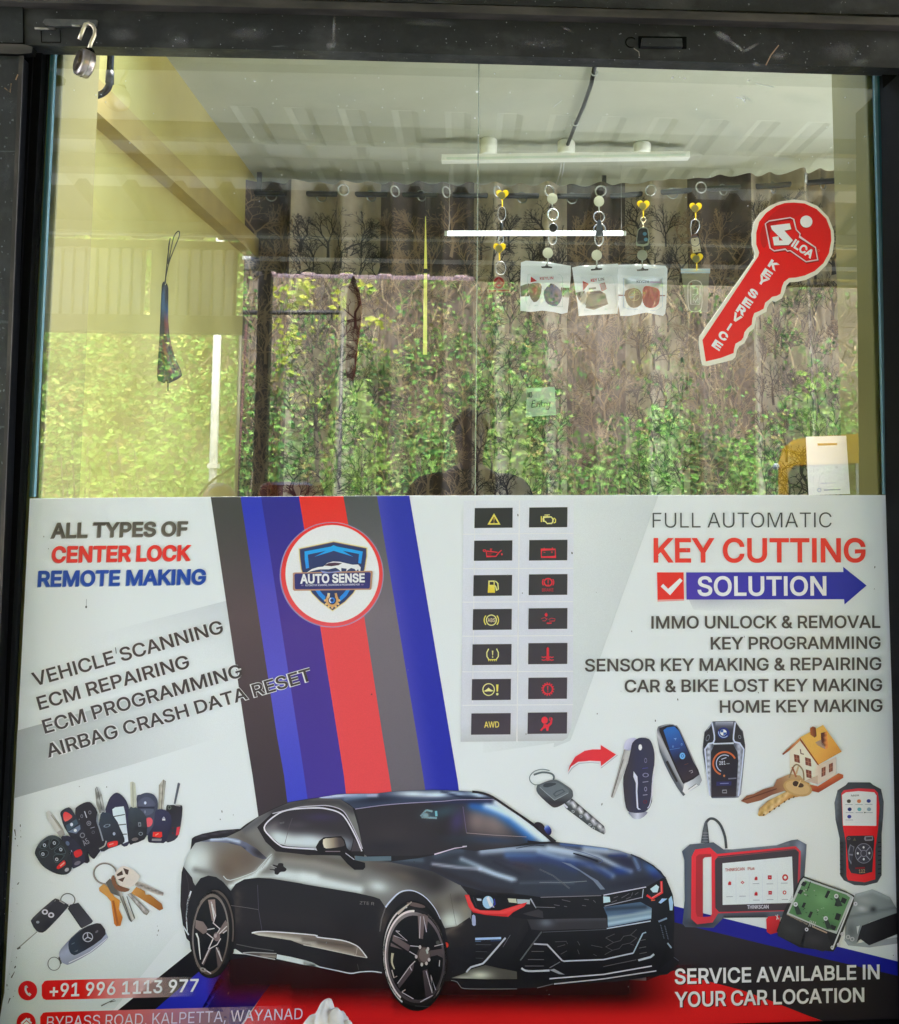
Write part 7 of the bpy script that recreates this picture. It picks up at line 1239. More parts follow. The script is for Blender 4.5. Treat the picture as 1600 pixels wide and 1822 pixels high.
q.poly([(293, 630), (335, 690), (340, 760), (335, 850), (345, 1030), (375, 1050), (345, 1050), (328, 1030), (318, 860), (318, 760), (290, 690)], (206, 210, 214), 2).line([(515, 660), (498, 760), (490, 900), (470, 1000), (445, 1035)], 10, (206, 208, 216), 2, sm=3).ell((366, 368), 20, 33, (222, 228, 230), 2, n=16).ell((425, 512), 15, 28, (140, 140, 160), 2, n=12, hole=.7).line([(390, 600), (450, 592)], 8, (96, 96, 150), 2).ell((425, 672), 35, 24, (150, 150, 166), 2, n=12, hole=.7).line([(392, 750), (455, 742)], 8, (160, 160, 170), 2).ell((425, 825), 16, 26, (150, 150, 166), 2, n=12, hole=.6).line([(395, 892), (445, 886)], 8, (160, 160, 170), 2).ell((420, 965), 22, 20, (120, 60, 74), 2, n=12, hole=.6); done(q, 'printed_fob', 'dark folding remote with a chrome curve')
# --- two screen fobs
q = Pr(*KE, lay=4); q.poly([(548, 180), (590, 130), (690, 112), (750, 125), (800, 170), (960, 520), (1030, 690), (1025, 760), (860, 885), (820, 880), (700, 690), (580, 420)], grad(KE, (600, 420), (760, 330), (0, (112, 116, 120)), (.25, (206, 208, 206)), (.5, (120, 124, 126)), (1, (160, 164, 166))), 0, sm=2, step=6).poly([(850, 770), (1010, 680), (1030, 720), (1020, 780), (860, 885), (830, 850)], grad(KE, (850, 800), (1020, 740), (0, (226, 230, 228)), (1, (160, 166, 166))), 1, sm=1, step=6).poly([(890, 830), (985, 765), (1000, 785), (890, 850)], (236, 240, 240), 2).line([(890, 830), (980, 768), (1000, 780)], 7, (96, 100, 100), 2)
q.poly([(575, 190), (600, 150), (690, 122), (750, 135), (800, 190), (950, 530), (1015, 665), (860, 755), (820, 740), (700, 480)], (66, 60, 64), 2, sm=2).poly([(620, 180), (660, 150), (740, 140), (790, 190), (940, 530), (1000, 660), (860, 740), (830, 720), (700, 430)], grad(KE, (660, 160), (900, 740), (0, (72, 128, 186)), (.35, (72, 96, 146)), (.6, (66, 62, 78)), (1, (84, 72, 76))), 3, sm=1, step=7)
q.ell((828, 462), 31, 36, (128, 180, 216), 4, 0, 22, hole=.0001).ell((828, 462), 16, 18, (72, 108, 160), 5, 0, 16, hole=.6).line([(685, 395), (800, 375)], 5, (104, 140, 180), 4).line([(735, 275), (760, 270), (750, 290)], 6, (150, 180, 210), 4).ell((725, 360), 10, 12, (124, 156, 196), 4, n=8, hole=.5).ell((820, 335), 10, 14, (124, 156, 196), 4, n=8, hole=.5).line([(850, 560), (890, 545)], 5, (130, 88, 70), 4).line([(900, 630), (935, 620), (940, 640), (920, 650)], 7, (170, 164, 162), 4).line([(655, 520), (720, 650), (770, 745)], 30, (72, 70, 70), 3, w1=22); done(q, 'printed_fob', 'silver framed smart remote with a blue screen')
q = Pr(*KE, lay=4); q.poly([(1160, 85), (1405, 80), (1490, 190), (1515, 340), (1515, 400), (1470, 880), (1440, 920), (1150, 925), (1130, 890), (1050, 430), (1050, 370), (1070, 200)], grad(KE, (1050, 500), (1515, 500), (0, (120, 126, 136)), (.07, (60, 62, 68)), (.14, (206, 212, 218)), (.22, (104, 108, 116)), (.78, (104, 108, 116)), (.87, (206, 212, 220)), (.94, (90, 94, 102)), (1, (70, 72, 78))), 0, step=6)
q.poly([(1160, 110), (1175, 240), (1165, 300), (1070, 370), (1055, 360), (1075, 210)], (74, 72, 76), 1).poly([(1410, 95), (1480, 190), (1510, 340), (1500, 370), (1395, 290), (1392, 200)], (74, 72, 76), 1).line([(1150, 95), (1178, 240), (1165, 320), (1075, 390), (1130, 900)], 16, (196, 204, 212), 2, sm=2).line([(1408, 95), (1388, 240), (1400, 310), (1500, 390), (1440, 900)], 16, (196, 204, 212), 2, sm=2)
q.poly([(1190, 90), (1385, 88), (1378, 200), (1375, 315), (1185, 318), (1190, 200)], grad(KE, (1280, 90), (1280, 310), (0, (170, 174, 182)), (.3, (84, 84, 92)), (1, (66, 64, 68))), 2, step=6).line([(1165, 330), (1390, 322)], 14, (206, 212, 218), 3).poly([(1175, 345), (1385, 338), (1430, 420), (1440, 520), (1415, 905), (1145, 912), (1140, 420)], grad(KE, (1280, 340), (1280, 910), (0, (66, 62, 64)), (.7, (64, 60, 70)), (1, (78, 70, 72))), 3, step=8)
q.ell((1278, 212), 66, 62, (60, 72, 130), 3, 0, 28).ell((1278, 205), 60, 56, (180, 196, 214), 4, 40, 24, hole=.86, a0=0, a1=150).ell((1276, 205), 36, 34, (214, 222, 228), 4, 0, 20).poly([(1276, 205), (1276, 172), (1250, 180), (1242, 205)], (84, 116, 170), 5).poly([(1276, 205), (1276, 238), (1302, 228), (1312, 205)], (84, 116, 170), 5)
q.ell((1290, 545), 135, 135, (196, 120, 78), 4, 0, 40, hole=.86, a0=110, a1=335).ell((1290, 545), 95, 98, (186, 196, 208), 4, 0, 36, hole=.90, a0=115, a1=300).text('281', (1232, 560), (1300, 556), 40, (200, 206, 210), 5, 5).line([(1255, 500), (1310, 480)], 9, (190, 196, 204), 5).line([(1310, 548), (1345, 546)], 10, (150, 156, 160), 5).line([(1330, 712), (1420, 706)], 14, (128, 130, 136), 5).poly([(1200, 745), (1365, 740), (1362, 785), (1200, 790)], (70, 68, 110), 4).line([(1240, 765), (1335, 762)], 10, (130, 136, 170), 5).line([(1268, 838), (1310, 836), (1312, 866), (1266, 866)], 9, (150, 150, 150), 5, closed=True).ell((1285, 680), 12, 14, (190, 130, 90), 5, n=8).ell((1105, 265), 20, 40, (130, 134, 140), 3, 20, 12, hole=.7).ell((1455, 255), 16, 22, (140, 146, 150), 3, -20, 12, hole=.7); done(q, 'printed_fob', 'dark display remote with an orange dial')
# --- model house with keys
q = Pr(*KF, lay=4)
q.poly([(860, 960), (1040, 920), (1130, 940), (1400, 770), (1460, 790), (1460, 830), (1140, 1020), (1000, 990)], grad(KF, (1100, 900), (1150, 1020), (0, (196, 128, 84)), (.5, (186, 104, 66)), (1, (150, 78, 54))), 0, step=6)
q.poly([(765, 480), (900, 340), (1130, 670), (1370, 560), (1370, 790), (1130, 915), (960, 870), (770, 800)], grad(KF, (770, 600), (1370, 700), (0, (226, 214, 192)), (.55, (232, 220, 200)), (.62, (214, 200, 180)), (1, (206, 200, 186))), 1, step=8).poly([(960, 870), (1130, 800), (1130, 915)], (170, 136, 100, .6), 2)
for w in ([(820, 522), (890, 540), (900, 640), (830, 620)], [(965, 562), (1040, 585), (1048, 685), (972, 662)], [(975, 720), (1048, 740), (1050, 840), (985, 822)], [(1180, 705), (1232, 682), (1230, 795), (1178, 820)], [(1275, 655), (1325, 632), (1325, 740), (1275, 762)]):
    q.poly(w, (136, 88, 72), 3); m = [((w[i][0]+w[(i+1) % 4][0])/2, (w[i][1]+w[(i+1) % 4][1])/2) for i in range(4)]; q.line([m[0], m[2]], 9, (176, 130, 108), 4).line([m[1], m[3]], 9, (176, 130, 108), 4)
q.line([(905, 460), (912, 515), (950, 525)], 13, (120, 84, 70), 3).poly([(670, 520), (905, 305), (915, 330), (890, 360), (760, 480), (680, 535)], grad(KF, (700, 500), (900, 330), (0, (150, 92, 64)), (1, (214, 164, 106))), 3, step=6)
q.poly([(905, 305), (1200, 145), (1440, 490), (1140, 660)], grad(KF, (950, 300), (1350, 520), (0, (230, 184, 104)), (.5, (226, 180, 100)), (1, (206, 158, 84))), 4, step=9).poly([(905, 315), (1138, 650), (1150, 672), (1125, 660), (900, 345)], (160, 100, 62), 5)
q.poly([(1030, 190), (1065, 165), (1105, 180), (1115, 290), (1090, 310), (1035, 270)], grad(KF, (1040, 240), (1110, 240), (0, (176, 116, 74)), (1, (120, 80, 62))), 5, step=5).poly([(1170, 250), (1250, 230), (1260, 440), (1235, 460), (1180, 420)], grad(KF, (1170, 330), (1260, 330), (0, (112, 78, 70)), (.55, (120, 80, 66)), (.62, (226, 160, 100)), (1, (214, 146, 86))), 5, step=5).poly([(1100, 370), (1180, 330), (1230, 460), (1130, 410)], (140, 100, 70, .6), 5)
q.line([(760, 830), (820, 680), (880, 665), (940, 740), (950, 860)], 18, (150, 132, 104), 6, sm=3).line([(800, 690), (850, 820)], 22, (166, 116, 86), 6).line([(880, 680), (850, 780)], 24, (196, 176, 140), 6)
q.poly([(135, 1130), (210, 1060), (300, 1040), (420, 980), (560, 940), (600, 850), (770, 780), (900, 800), (1040, 960), (860, 1080), (700, 1000), (540, 1050), (400, 1120), (220, 1165)], grad(KF, (200, 1100), (800, 850), (0, (156, 112, 84)), (.5, (140, 100, 76)), (1, (186, 160, 120))), 5, step=8).line([(160, 1120), (400, 1040), (600, 970)], 14, (112, 72, 56), 6)
q.poly([(355, 1310), (370, 1230), (480, 1130), (720, 1010), (760, 950), (900, 850), (1020, 900), (1040, 980), (960, 1060), (840, 1080), (760, 1100), (700, 1140), (640, 1180), (500, 1280), (440, 1325), (370, 1325)], grad(KF, (420, 1180), (520, 1290), (0, (160, 126, 84)), (.35, (214, 192, 130)), (.5, (166, 136, 78)), (.7, (226, 206, 160)), (1, (190, 150, 90))), 7, step=6)
q.ell((870, 960), 190, 105, (190, 162, 112), 8, 14, 34).ell((870, 955), 160, 85, (202, 176, 128), 9, 14, 30).ell((845, 905), 40, 36, (96, 76, 62), 10, 0, 14).ell((900, 925), 50, 30, (104, 82, 66), 10, 10, 14).line([(865, 950), (910, 860)], 14, (214, 196, 150), 11)
for (x, y) in ((430, 1310), (510, 1270), (570, 1230), (630, 1195), (700, 1140), (760, 1105), (820, 1080)): q.ell((x, y), 16, 10, (110, 88, 60), 9, -40, 8)
done(q, 'printed_house', 'toy house with a yellow roof and a pair of keys')
# --- tablet tester
q = Pr(*KG, lay=4)
q.line([(570, 430), (555, 300), (510, 180), (450, 115), (390, 105), (345, 150)], 28, (92, 96, 98), 0, sm=4).poly([(330, 150), (360, 130), (375, 250), (385, 370), (290, 370), (310, 240)], grad(KG, (300, 250), (380, 250), (0, (88, 92, 94)), (.5, (120, 124, 126)), (1, (70, 72, 74))), 1, step=5)
for y in (260, 290, 320, 350): q.line([(312-(y-260)*.15, y), (372, y)], 6, (150, 152, 154), 2)
BODY = [(85, 460), (170, 385), (430, 362), (540, 440), (640, 440), (1120, 395), (1280, 340), (1350, 330), (1450, 385), (1445, 480), (1430, 700), (1400, 1180), (540, 1190), (430, 1300), (120, 1290), (90, 1250), (115, 1000), (110, 560)]
q.poly(BODY, air((104, 110, 116), [('l', zz(KG, (100, 470), (120, 1250)), 6, (90, 100, 112), .8), ('b', zz(KG, (300, 1250))[0], 30, 8, 0, (60, 62, 64), .9), ('l', zz(KG, (560, 450), (1250, 390)), 3, (140, 146, 150), .8), ('b', zz(KG, (1380, 420))[0], 10, 18, 0, (150, 160, 172), .9), ('l', zz(KG, (560, 1185), (1000, 1170)), 4, (56, 58, 60), .9)]), 1, step=6, holes=[[(312, 545), (335, 525), (408, 520), (412, 1150), (395, 1175), (312, 1180)]])
q.poly([(190, 520), (230, 440), (390, 420), (470, 490), (1330, 405), (1385, 460), (1370, 1110), (480, 1140), (420, 1240), (250, 1260), (185, 1200)], grad(KG, (200, 500), (700, 1200), (0, (226, 72, 80)), (.5, (214, 70, 78)), (1, (190, 84, 90))), 2, step=8, holes=[[(312, 545), (335, 525), (408, 520), (412, 1150), (395, 1175), (312, 1180)]]).poly([(240, 520), (270, 495), (400, 490), (405, 522), (335, 527), (314, 548), (314, 1180), (250, 1175), (235, 1120)], (176, 66, 70), 3)
q.poly([(445, 560), (480, 515), (1320, 430), (1365, 470), (1355, 700), (1345, 1080), (1300, 1105), (490, 1125), (450, 1080)], (88, 80, 82), 3).poly([(528, 592), (1290, 518), (1305, 900), (1300, 1025), (530, 1048)], (212, 220, 222), 4)
q.line([(470, 530), (1330, 438)], 6, (160, 96, 100), 4)
q.text('THINKSCAN', (558, 682), (770, 668), 32, (170, 52, 62), 5, 7).text('Plus', (806, 668), (880, 662), 32, (170, 52, 62), 5, 7).text('THINKSCAN', (800, 1090), (1034, 1086), 38, (206, 206, 206), 5, 8)
for (x, y, w, k) in ((606, 810, 38, 0), (748, 802, 42, 1), (895, 757, 36, 0), (1046, 745, 42, 2), (1215, 748, 66, 3), (895, 925, 38, 0), (1050, 914, 38, 2), (1208, 912, 40, 3)):
    c = (186, 54, 66)
    if k == 3: q.ell((x, y), w*.5, w*.55, c, 5, n=18, hole=.5)
    elif k == 1: q.poly([(x-w*.5, y), (x, y-w*.45), (x+w*.5, y), (x, y+w*.45)], c, 5).ell((x, y), 8, 8, (230, 200, 200), 6, n=8)
    elif k == 2: q.poly([(x-w*.5, y-w*.5), (x+w*.5, y-w*.5), (x+w*.5, y+w*.55), (x-w*.5, y+w*.55)], c, 5).line([(x-8, y), (x+8, y)], 7, (226, 180, 184), 6)
    else: q.poly([(x-w*.45, y+w*.55), (x-w*.4, y-w*.1), (x, y-w*.6), (x+w*.45, y-w*.3), (x+w*.45, y+w*.55)], c, 5)
for (x, y) in ((606, 958), (748, 953), (895, 815), (1046, 818), (1205, 810), (900, 996), (1050, 990), (1212, 988)): q.line([(x-36, y), (x+36, y-1)], 7, (166, 172, 176), 5)
for x in (675, 820, 965, 1130): q.line([(x, 700), (x+2, 1030)], 3, (198, 206, 208), 5)
done(q, 'printed_tablet', 'red and grey diagnostic tablet with a handle')
q = Pr(*KH, lay=6); q.poly([(20, 1370), (40, 1345), (150, 1335), (150, 1490), (60, 1515), (25, 1490)], grad(KH, (20, 1350), (140, 1500), (0, (206, 66, 70)), (1, (176, 50, 56))), 0, sm=1, step=6); done(q, 'printed_plug', None)
# --- hand-held tester
q = Pr(*KH, lay=4); q.poly([(780, 90), (800, 65), (1010, 65), (1040, 90), (1115, 130), (1140, 250), (1135, 390), (1120, 560), (1120, 950), (1080, 1020), (960, 1050), (860, 1045), (760, 1000), (725, 950), (720, 600), (680, 420), (670, 260), (700, 140)], air((88, 92, 94), [('l', zz(KH, (690, 170), (680, 400)), 5, (130, 138, 142), .8), ('l', zz(KH, (1120, 200), (1125, 420)), 5, (120, 128, 132), .7), ('l', zz(KH, (740, 640), (745, 960)), 5, (60, 60, 62), .9)]), 0, sm=1, step=6)
for y in range(640, 940, 42): q.line([(722, y), (752, y+4)], 10, (56, 56, 58), 1).line([(1085, y), (1118, y-4)], 10, (56, 56, 58), 1)
q.poly([(735, 170), (760, 140), (900, 122), (1050, 130), (1085, 165), (1100, 300), (1085, 520), (1060, 700), (1060, 990), (960, 1018), (800, 1000), (785, 960), (780, 640), (750, 480)], grad(KH, (900, 130), (920, 1010), (0, (206, 76, 84)), (.4, (226, 52, 56)), (1, (226, 56, 60))), 1, sm=1, step=8)
q.poly([(742, 185), (780, 160), (900, 148), (1050, 160), (1072, 190), (1070, 480), (752, 478)], (224, 228, 226), 2, sm=0).text('AutoLink', (828, 200), (905, 196), 18, (70, 72, 80), 3, 6)
for (x, y, c) in ((808, 245, (96, 92, 84)), (905, 245, (206, 140, 100)), (997, 243, (74, 84, 150)), (815, 322, (56, 76, 130)), (908, 322, (116, 176, 176)), (1000, 322, (150, 170, 176)), (812, 392, (84, 92, 160))): q.ell((x, y), 20, 18, c, 3, 0, 12).line([(x-36, y+32), (x+36, y+32)], 6, (170, 176, 180), 3)
for x in (858, 952): q.line([(x, 215), (x, 360)], 2.5, (200, 206, 208), 3)
q.poly([(780, 590), (800, 575), (1040, 572), (1052, 600), (1030, 920), (930, 945), (830, 930), (805, 880)], (70, 64, 68), 2, sm=1).ell((950, 742), 84, 96, (150, 152, 156), 3, 0, 36).ell((950, 742), 79, 91, (84, 82, 90), 4, 0, 36).ell((950, 742), 32, 34, (150, 152, 156), 5, 0, 22, hole=.8)
for a, b in (((890, 680), (925, 718)), ((1010, 680), (975, 718)), ((890, 805), (925, 766)), ((1010, 805), (975, 766))): q.line([a, b], 8, (160, 162, 166), 5)
for (x, y) in ((948, 685), (950, 798), (893, 742), (1003, 740)): q.ell((x, y), 10, 12, (226, 228, 228), 5, 0, 8)
q.poly([(960, 580), (1035, 575), (1040, 610), (1030, 622), (965, 624), (952, 605)], (150, 150, 152), 3).poly([(970, 588), (1028, 585), (1030, 606), (972, 612)], (88, 86, 90), 4).ell((808, 602), 15, 14, (120, 116, 112), 3, 0, 10, hole=.6).poly([(845, 622), (862, 590), (878, 622)], (110, 104, 84), 3).poly([(818, 655), (860, 680), (830, 850), (805, 800), (800, 720)], (140, 140, 146), 3).poly([(824, 668), (852, 684), (850, 750), (810, 745)], (82, 80, 88), 4).poly([(812, 760), (846, 765), (835, 830), (815, 798)], (82, 80, 88), 4).line([(870, 885), (960, 880)], 14, (150, 40, 46), 4).text('122', (905, 930), (962, 926), 32, (196, 176, 130), 4, 2)
done(q, 'printed_tester', 'red handheld code reader with a white screen')
# --- control units
q = Pr(*KH, lay=4); q.bg = (190, 196, 194); q.poly([(760, 1560), (880, 1600), (1290, 1540), (1286, 1600), (1000, 1640), (800, 1620)], (150, 156, 154, .7), 0)
q.poly([(780, 1330), (870, 1130), (1030, 1085), (1200, 1160), (1270, 1280), (1280, 1310), (880, 1440), (900, 1590), (860, 1610), (770, 1560)], air((150, 158, 154), [('l', zz(KH, (880, 1140), (1030, 1095), (1190, 1165)), 4, (176, 184, 180), .9), ('b', zz(KH, (1040, 1280))[0], 6, 6, 0, (70, 72, 72), 1), ('l', zz(KH, (800, 1350), (1250, 1260)), 3, (118, 126, 124), .7), ('b', zz(KH, (930, 1270))[0], 9, 5, 10, (196, 200, 196), .9), ('b', zz(KH, (960, 1190))[0], 16, 7, 10, (172, 178, 172), .8), ('b', zz(KH, (830, 1480))[0], 10, 16, 0, (110, 116, 114), .8)]), 1, step=4)
q.poly([(930, 1430), (1290, 1300), (1300, 1500), (1000, 1620), (920, 1560), (880, 1590)], (62, 60, 62), 2).line([(880, 1580), (920, 1430), (1000, 1400)], 14, (150, 156, 152), 3)
for (x, y) in ((840, 1560), (800, 1540), (870, 1225)): q.ell((x, y), 22, 22, (186, 190, 186), 3, 0, 12, hole=.5)
done(q, 'printed_control_unit', 'closed grey control unit')
q = Pr(*KH, lay=8); q.poly([(340, 990), (375, 960), (790, 1110), (860, 1145), (850, 1230), (700, 1620), (660, 1680), (340, 1640), (150, 1540), (120, 1480), (190, 1290)], (62, 62, 60), 0, sm=0)
q.poly([(345, 1010), (375, 975), (800, 1125), (850, 1155), (690, 1510), (600, 1480), (215, 1320)], (186, 194, 184), 1).poly([(365, 1030), (390, 1000), (780, 1135), (820, 1165), (690, 1480), (600, 1470), (235, 1310)], air((112, 150, 106), [('b', zz(KH, (560, 1180))[0], 18, 14, 20, (132, 172, 124), .8), ('b', zz(KH, (330, 1280))[0], 12, 9, 0, (88, 126, 88), .8), ('b', zz(KH, (640, 1420))[0], 14, 8, 20, (92, 126, 92), .8)]), 2, step=5)
random.seed(3)
for _ in range(70):
    x, y = random.uniform(260, 800), random.uniform(1030, 1460)
    if not inside((x, y), [[(385, 1025), (780, 1150), (680, 1440), (255, 1300)]]): continue
    s = random.uniform(5, 15); c = random.choice([(70, 78, 70), (150, 182, 144), (86, 118, 82), (168, 176, 160), (60, 66, 62)])
    q.poly([(x-s, y-s*.3), (x+s*.5, y+s*.3), (x+s*.2, y+s), (x-s*1.2, y+s*.4)], c, 3)
for w in ([(605, 1095), (632, 1103), (600, 1172), (575, 1160)], [(745, 1160), (790, 1180), (770, 1225), (728, 1205)], [(690, 1310), (735, 1325), (715, 1385), (670, 1370)], [(375, 1210), (400, 1215), (380, 1262), (356, 1255)], [(440, 1295), (465, 1302), (440, 1360), (416, 1348)], [(370, 1010), (410, 1020), (385, 1060), (350, 1045)], [(340, 1085), (375, 1095), (350, 1135), (318, 1120)], [(640, 1420), (690, 1440), (670, 1480), (630, 1460)], [(405, 1100), (440, 1010), (447, 1014), (412, 1104)], [(690, 1180), (715, 1190), (700, 1250), (670, 1240)]): q.poly(w, (60, 64, 62), 4)
for (x, y) in ((300, 1228), (587, 1363), (688, 1150)): q.poly([(x-20, y), (x+20, y+6), (x+60, y+95), (x+10, y+100)], (74, 84, 76), 5).ell((x, y), 21, 22, (206, 212, 206), 6, 0, 14).ell((x, y), 11, 11, (150, 156, 150), 7, 0, 10)
q.line([(215, 1325), (415, 1420)], 12, (170, 160, 140), 4).line([(460, 1440), (600, 1500)], 14, (176, 160, 140), 4).line([(850, 1160), (690, 1560), (650, 1660)], 14, (206, 210, 204), 4).line([(375, 968), (790, 1112)], 9, (84, 90, 84), 4)
q.poly([(190, 1300), (215, 1325), (420, 1420), (440, 1470), (350, 1620), (130, 1530), (125, 1470)], air((72, 72, 70), [('b', zz(KH, (250, 1470))[0], 16, 9, 20, (84, 84, 82), .8)]), 4, step=7).poly([(450, 1460), (600, 1510), (650, 1640), (560, 1680), (345, 1615), (380, 1500)], air((70, 70, 70), [('b', zz(KH, (480, 1570))[0], 18, 9, 15, (86, 84, 84), .9)]), 4, step=7)
for (x, y) in ((405, 1468), (872, 1222), (745, 1512), (710, 1612), (650, 1640)): q.ell((x, y), 17, 18, (206, 208, 206), 6, 0, 14, hole=.45)
for x in (440, 455, 472, 490): q.line([(x, 1380+(x-440)*.3), (x-14, 1440)], 6, (190, 192, 184), 6)
q.line([(110, 1330), (140, 1370)], 7, (206, 206, 200), 5).line([(130, 1325), (120, 1375)], 7, (206, 206, 200), 5)
done(q, 'printed_control_unit', 'open control unit showing its green circuit board')
# --- dirt specks and scuffs on the vinyl
q = Pr(lay=3); random.seed(9)
q.ell((153.3, 1080), 1.6, 2.2, (70, 74, 76)).line([(154, 1066), (153.6, 1078)], 0.8, (150, 156, 158)).line([(205.5, 1152), (207, 1163)], 1.3, (90, 88, 88), 1)
SP = [(395, 1444), (392, 1458), (1063, 1270), (141, 1458), (280, 1648), (282, 1656), (280, 1664), (1172, 990), (1590, 1700), (1556, 1048), (612, 1060), (1105, 1230)]
for _ in range(26): SP.append((random.uniform(8, 40)+max(0, (1500-1400)*.0), random.uniform(1450, 1800)))
for _ in range(46): SP.append((random.uniform(60, 1560), random.uniform(900, 1800)))
for x, y in SP:
    s = random.uniform(0.5, 1.5); q.ell((x, y), s*random.uniform(.5, 1), s*random.uniform(.8, 2.2), random.choice([(96, 100, 96), (130, 134, 130), (70, 70, 66), (150, 152, 146)]), 12, random.uniform(-30, 30), 7)
for a, b in (((26, 1476), (28, 1488)), ((31, 1574), (34, 1570)), ((18, 1776), (14, 1786)), ((180, 1790), (204, 1778)), ((195, 1783), (206, 1781)), ((20, 1740), (26, 1729))): q.line([a, b], 2.4, (104, 106, 98), 12, w1=0.8)
q.build('dirt_specks', po)
# ================================================================ things stuck on and hung behind the glass
KS = (1230, 340, 5.693)
ks = thing('key_sign', U(1365, 500, -0.004), 'red key shaped sign with a white border stuck on the glass at upper right', 'sign')
KW = [(1040, 85), (1150, 95), (1280, 150), (1390, 260), (1445, 400), (1452, 500), (1430, 640), (1370, 750), (1280, 840), (1170, 895), (1080, 915), (1000, 920), (965, 960), (945, 1030), (920, 1085), (860, 1120), (825, 1110), (790, 1145), (770, 1180), (765, 1220), (700, 1255), (660, 1280), (650, 1340), (640, 1390), (590, 1430), (570, 1480), (540, 1540), (490, 1570), (465, 1610), (450, 1680), (420, 1710), (320, 1735), (170, 1770), (120, 1765), (100, 1690), (80, 1540), (85, 1470), (640, 680), (650, 630), (620, 540), (617, 430), (640, 310), (700, 220), (790, 150), (900, 105)]
KR = [(1040, 115), (1150, 125), (1270, 180), (1370, 280), (1415, 400), (1420, 500), (1395, 630), (1340, 730), (1250, 810), (1150, 855), (1060, 875), (990, 880), (940, 920), (920, 970), (905, 1040), (870, 1060), (820, 1070), (790, 1100), (750, 1130), (735, 1190), (690, 1215), (640, 1235), (620, 1290), (615, 1350), (570, 1390), (540, 1430), (530, 1480), (510, 1510), (450, 1545), (435, 1600), (430, 1640), (300, 1690), (150, 1725), (115, 1510), (680, 660), (690, 620), (660, 540), (660, 420), (690, 310), (760, 220), (860, 150), (950, 120)]
M_kw = mat('cream sign border', L(238, 234, 222, 1.0), 0.4)
B = MB(); B.prism([zz(KS, *KW)], lambda x, y: U(x, y, -0.004), lambda x, y: (lambda q: Vector((q.x, -0.0006, q.z)))(U(x, y, -0.004))); B.build('sign_plate', M_kw, ks)
q = Pr(*KS, Y=-0.0042, lay=1)
q.poly(KR, ramp([(0, (206, 40, 46)), (.3, (224, 38, 46)), (.6, (226, 62, 64)), (1, (224, 66, 66))], 0, (1400, 370), (1300, 620)), 0, step=7).poly([(760, 300), (900, 170), (1040, 135), (1160, 180), (1060, 260), (900, 300), (800, 420), (760, 560), (720, 560), (700, 430)], (196, 44, 50), 1, sm=2)
q.ell((1167, 314), 64, 62, (150, 30, 34), 1, n=28).ell((1167, 308), 62, 61, (244, 240, 236), 2, n=28)
FRM = [(752, 330), (790, 302), (1005, 268), (1040, 285), (1065, 390), (1105, 432), (1098, 462), (1260, 570), (1283, 695), (1165, 715), (1005, 602), (975, 607), (955, 587), (840, 605), (800, 575)]
q.line([(x+6, y+12) for x, y in FRM], 14, (150, 26, 32), 1, closed=True).line(FRM, 12, (242, 200, 196), 2, closed=True).line([(x*.93+72, y*.93+30) for x, y in FRM], 10, (190, 34, 42), 1, closed=True); q.build('red_face', ks)
q = Pr(*KS, Y=-0.0042, lay=4); SM = [(805, 350), (1000, 325), (1015, 385), (945, 400), (1032, 498), (988, 545), (840, 550), (825, 465), (885, 457), (893, 500), (930, 500), (818, 388)]
q.poly([(x+5, y+9) for x, y in SM], (140, 26, 32)).poly(SM, (246, 242, 238), 1).text('ILCA', (1012, 552), (1212, 682), 78, (246, 242, 238), 1, 17).ell((1290, 602), 13, 13, (240, 130, 96), 1, n=12, hole=.6); q.build('lettering', ks)
q = Pr(*KS, Y=-0.0042, lay=4)
for ch, (x, y) in zip('KEYSERVICE', ((835, 750), (770, 838), (722, 908), (627, 1036), (571, 1130), (512, 1205), (462, 1283), (388, 1375), (326, 1466), (266, 1560))):
    w, h = (100, 70) if ch != 'I' else (22, 70); b = (.82, .57); u = (.53, -.85)
    p0 = (x-.5*w*b[0]-.5*h*u[0], y-.5*w*b[1]-.5*h*u[1]); q.text(ch, p0, (p0[0]+w*b[0], p0[1]+w*b[1]), h, (246, 240, 232), 0, 20, up=u)
q.build('lettering', ks)
# payment sheet, left blank
q = Pr(Y=0.0095); sh = thing('paper_sheet', U(1472, 830, 0.009), 'white notice sheet taped inside the glass at lower right', 'notice')
q.poly([(1434, 777), (1506, 775), (1513, 879), (1439, 881)], (242, 244, 248)).poly([(1455, 789), (1490, 788), (1490, 792), (1455, 793)], (240, 190, 140), 1).ell((1458, 872), 4, 4, (190, 196, 206), 1, n=12, hole=.6).line([(1466, 872), (1496, 871)], 2, (176, 180, 190), 1).line([(1460, 860), (1488, 859)], 1.5, (206, 208, 214), 1); q.build('sheet', sh, m=vcol_mat('thin white paper', 0.6, 0.3, 0.25))
# ---- adhesive hooks
M_hy = trl('yellow hook plastic', L(255, 228, 84, 1.0)); M_pad = trl('grey adhesive pad', L(220, 222, 208, .95))

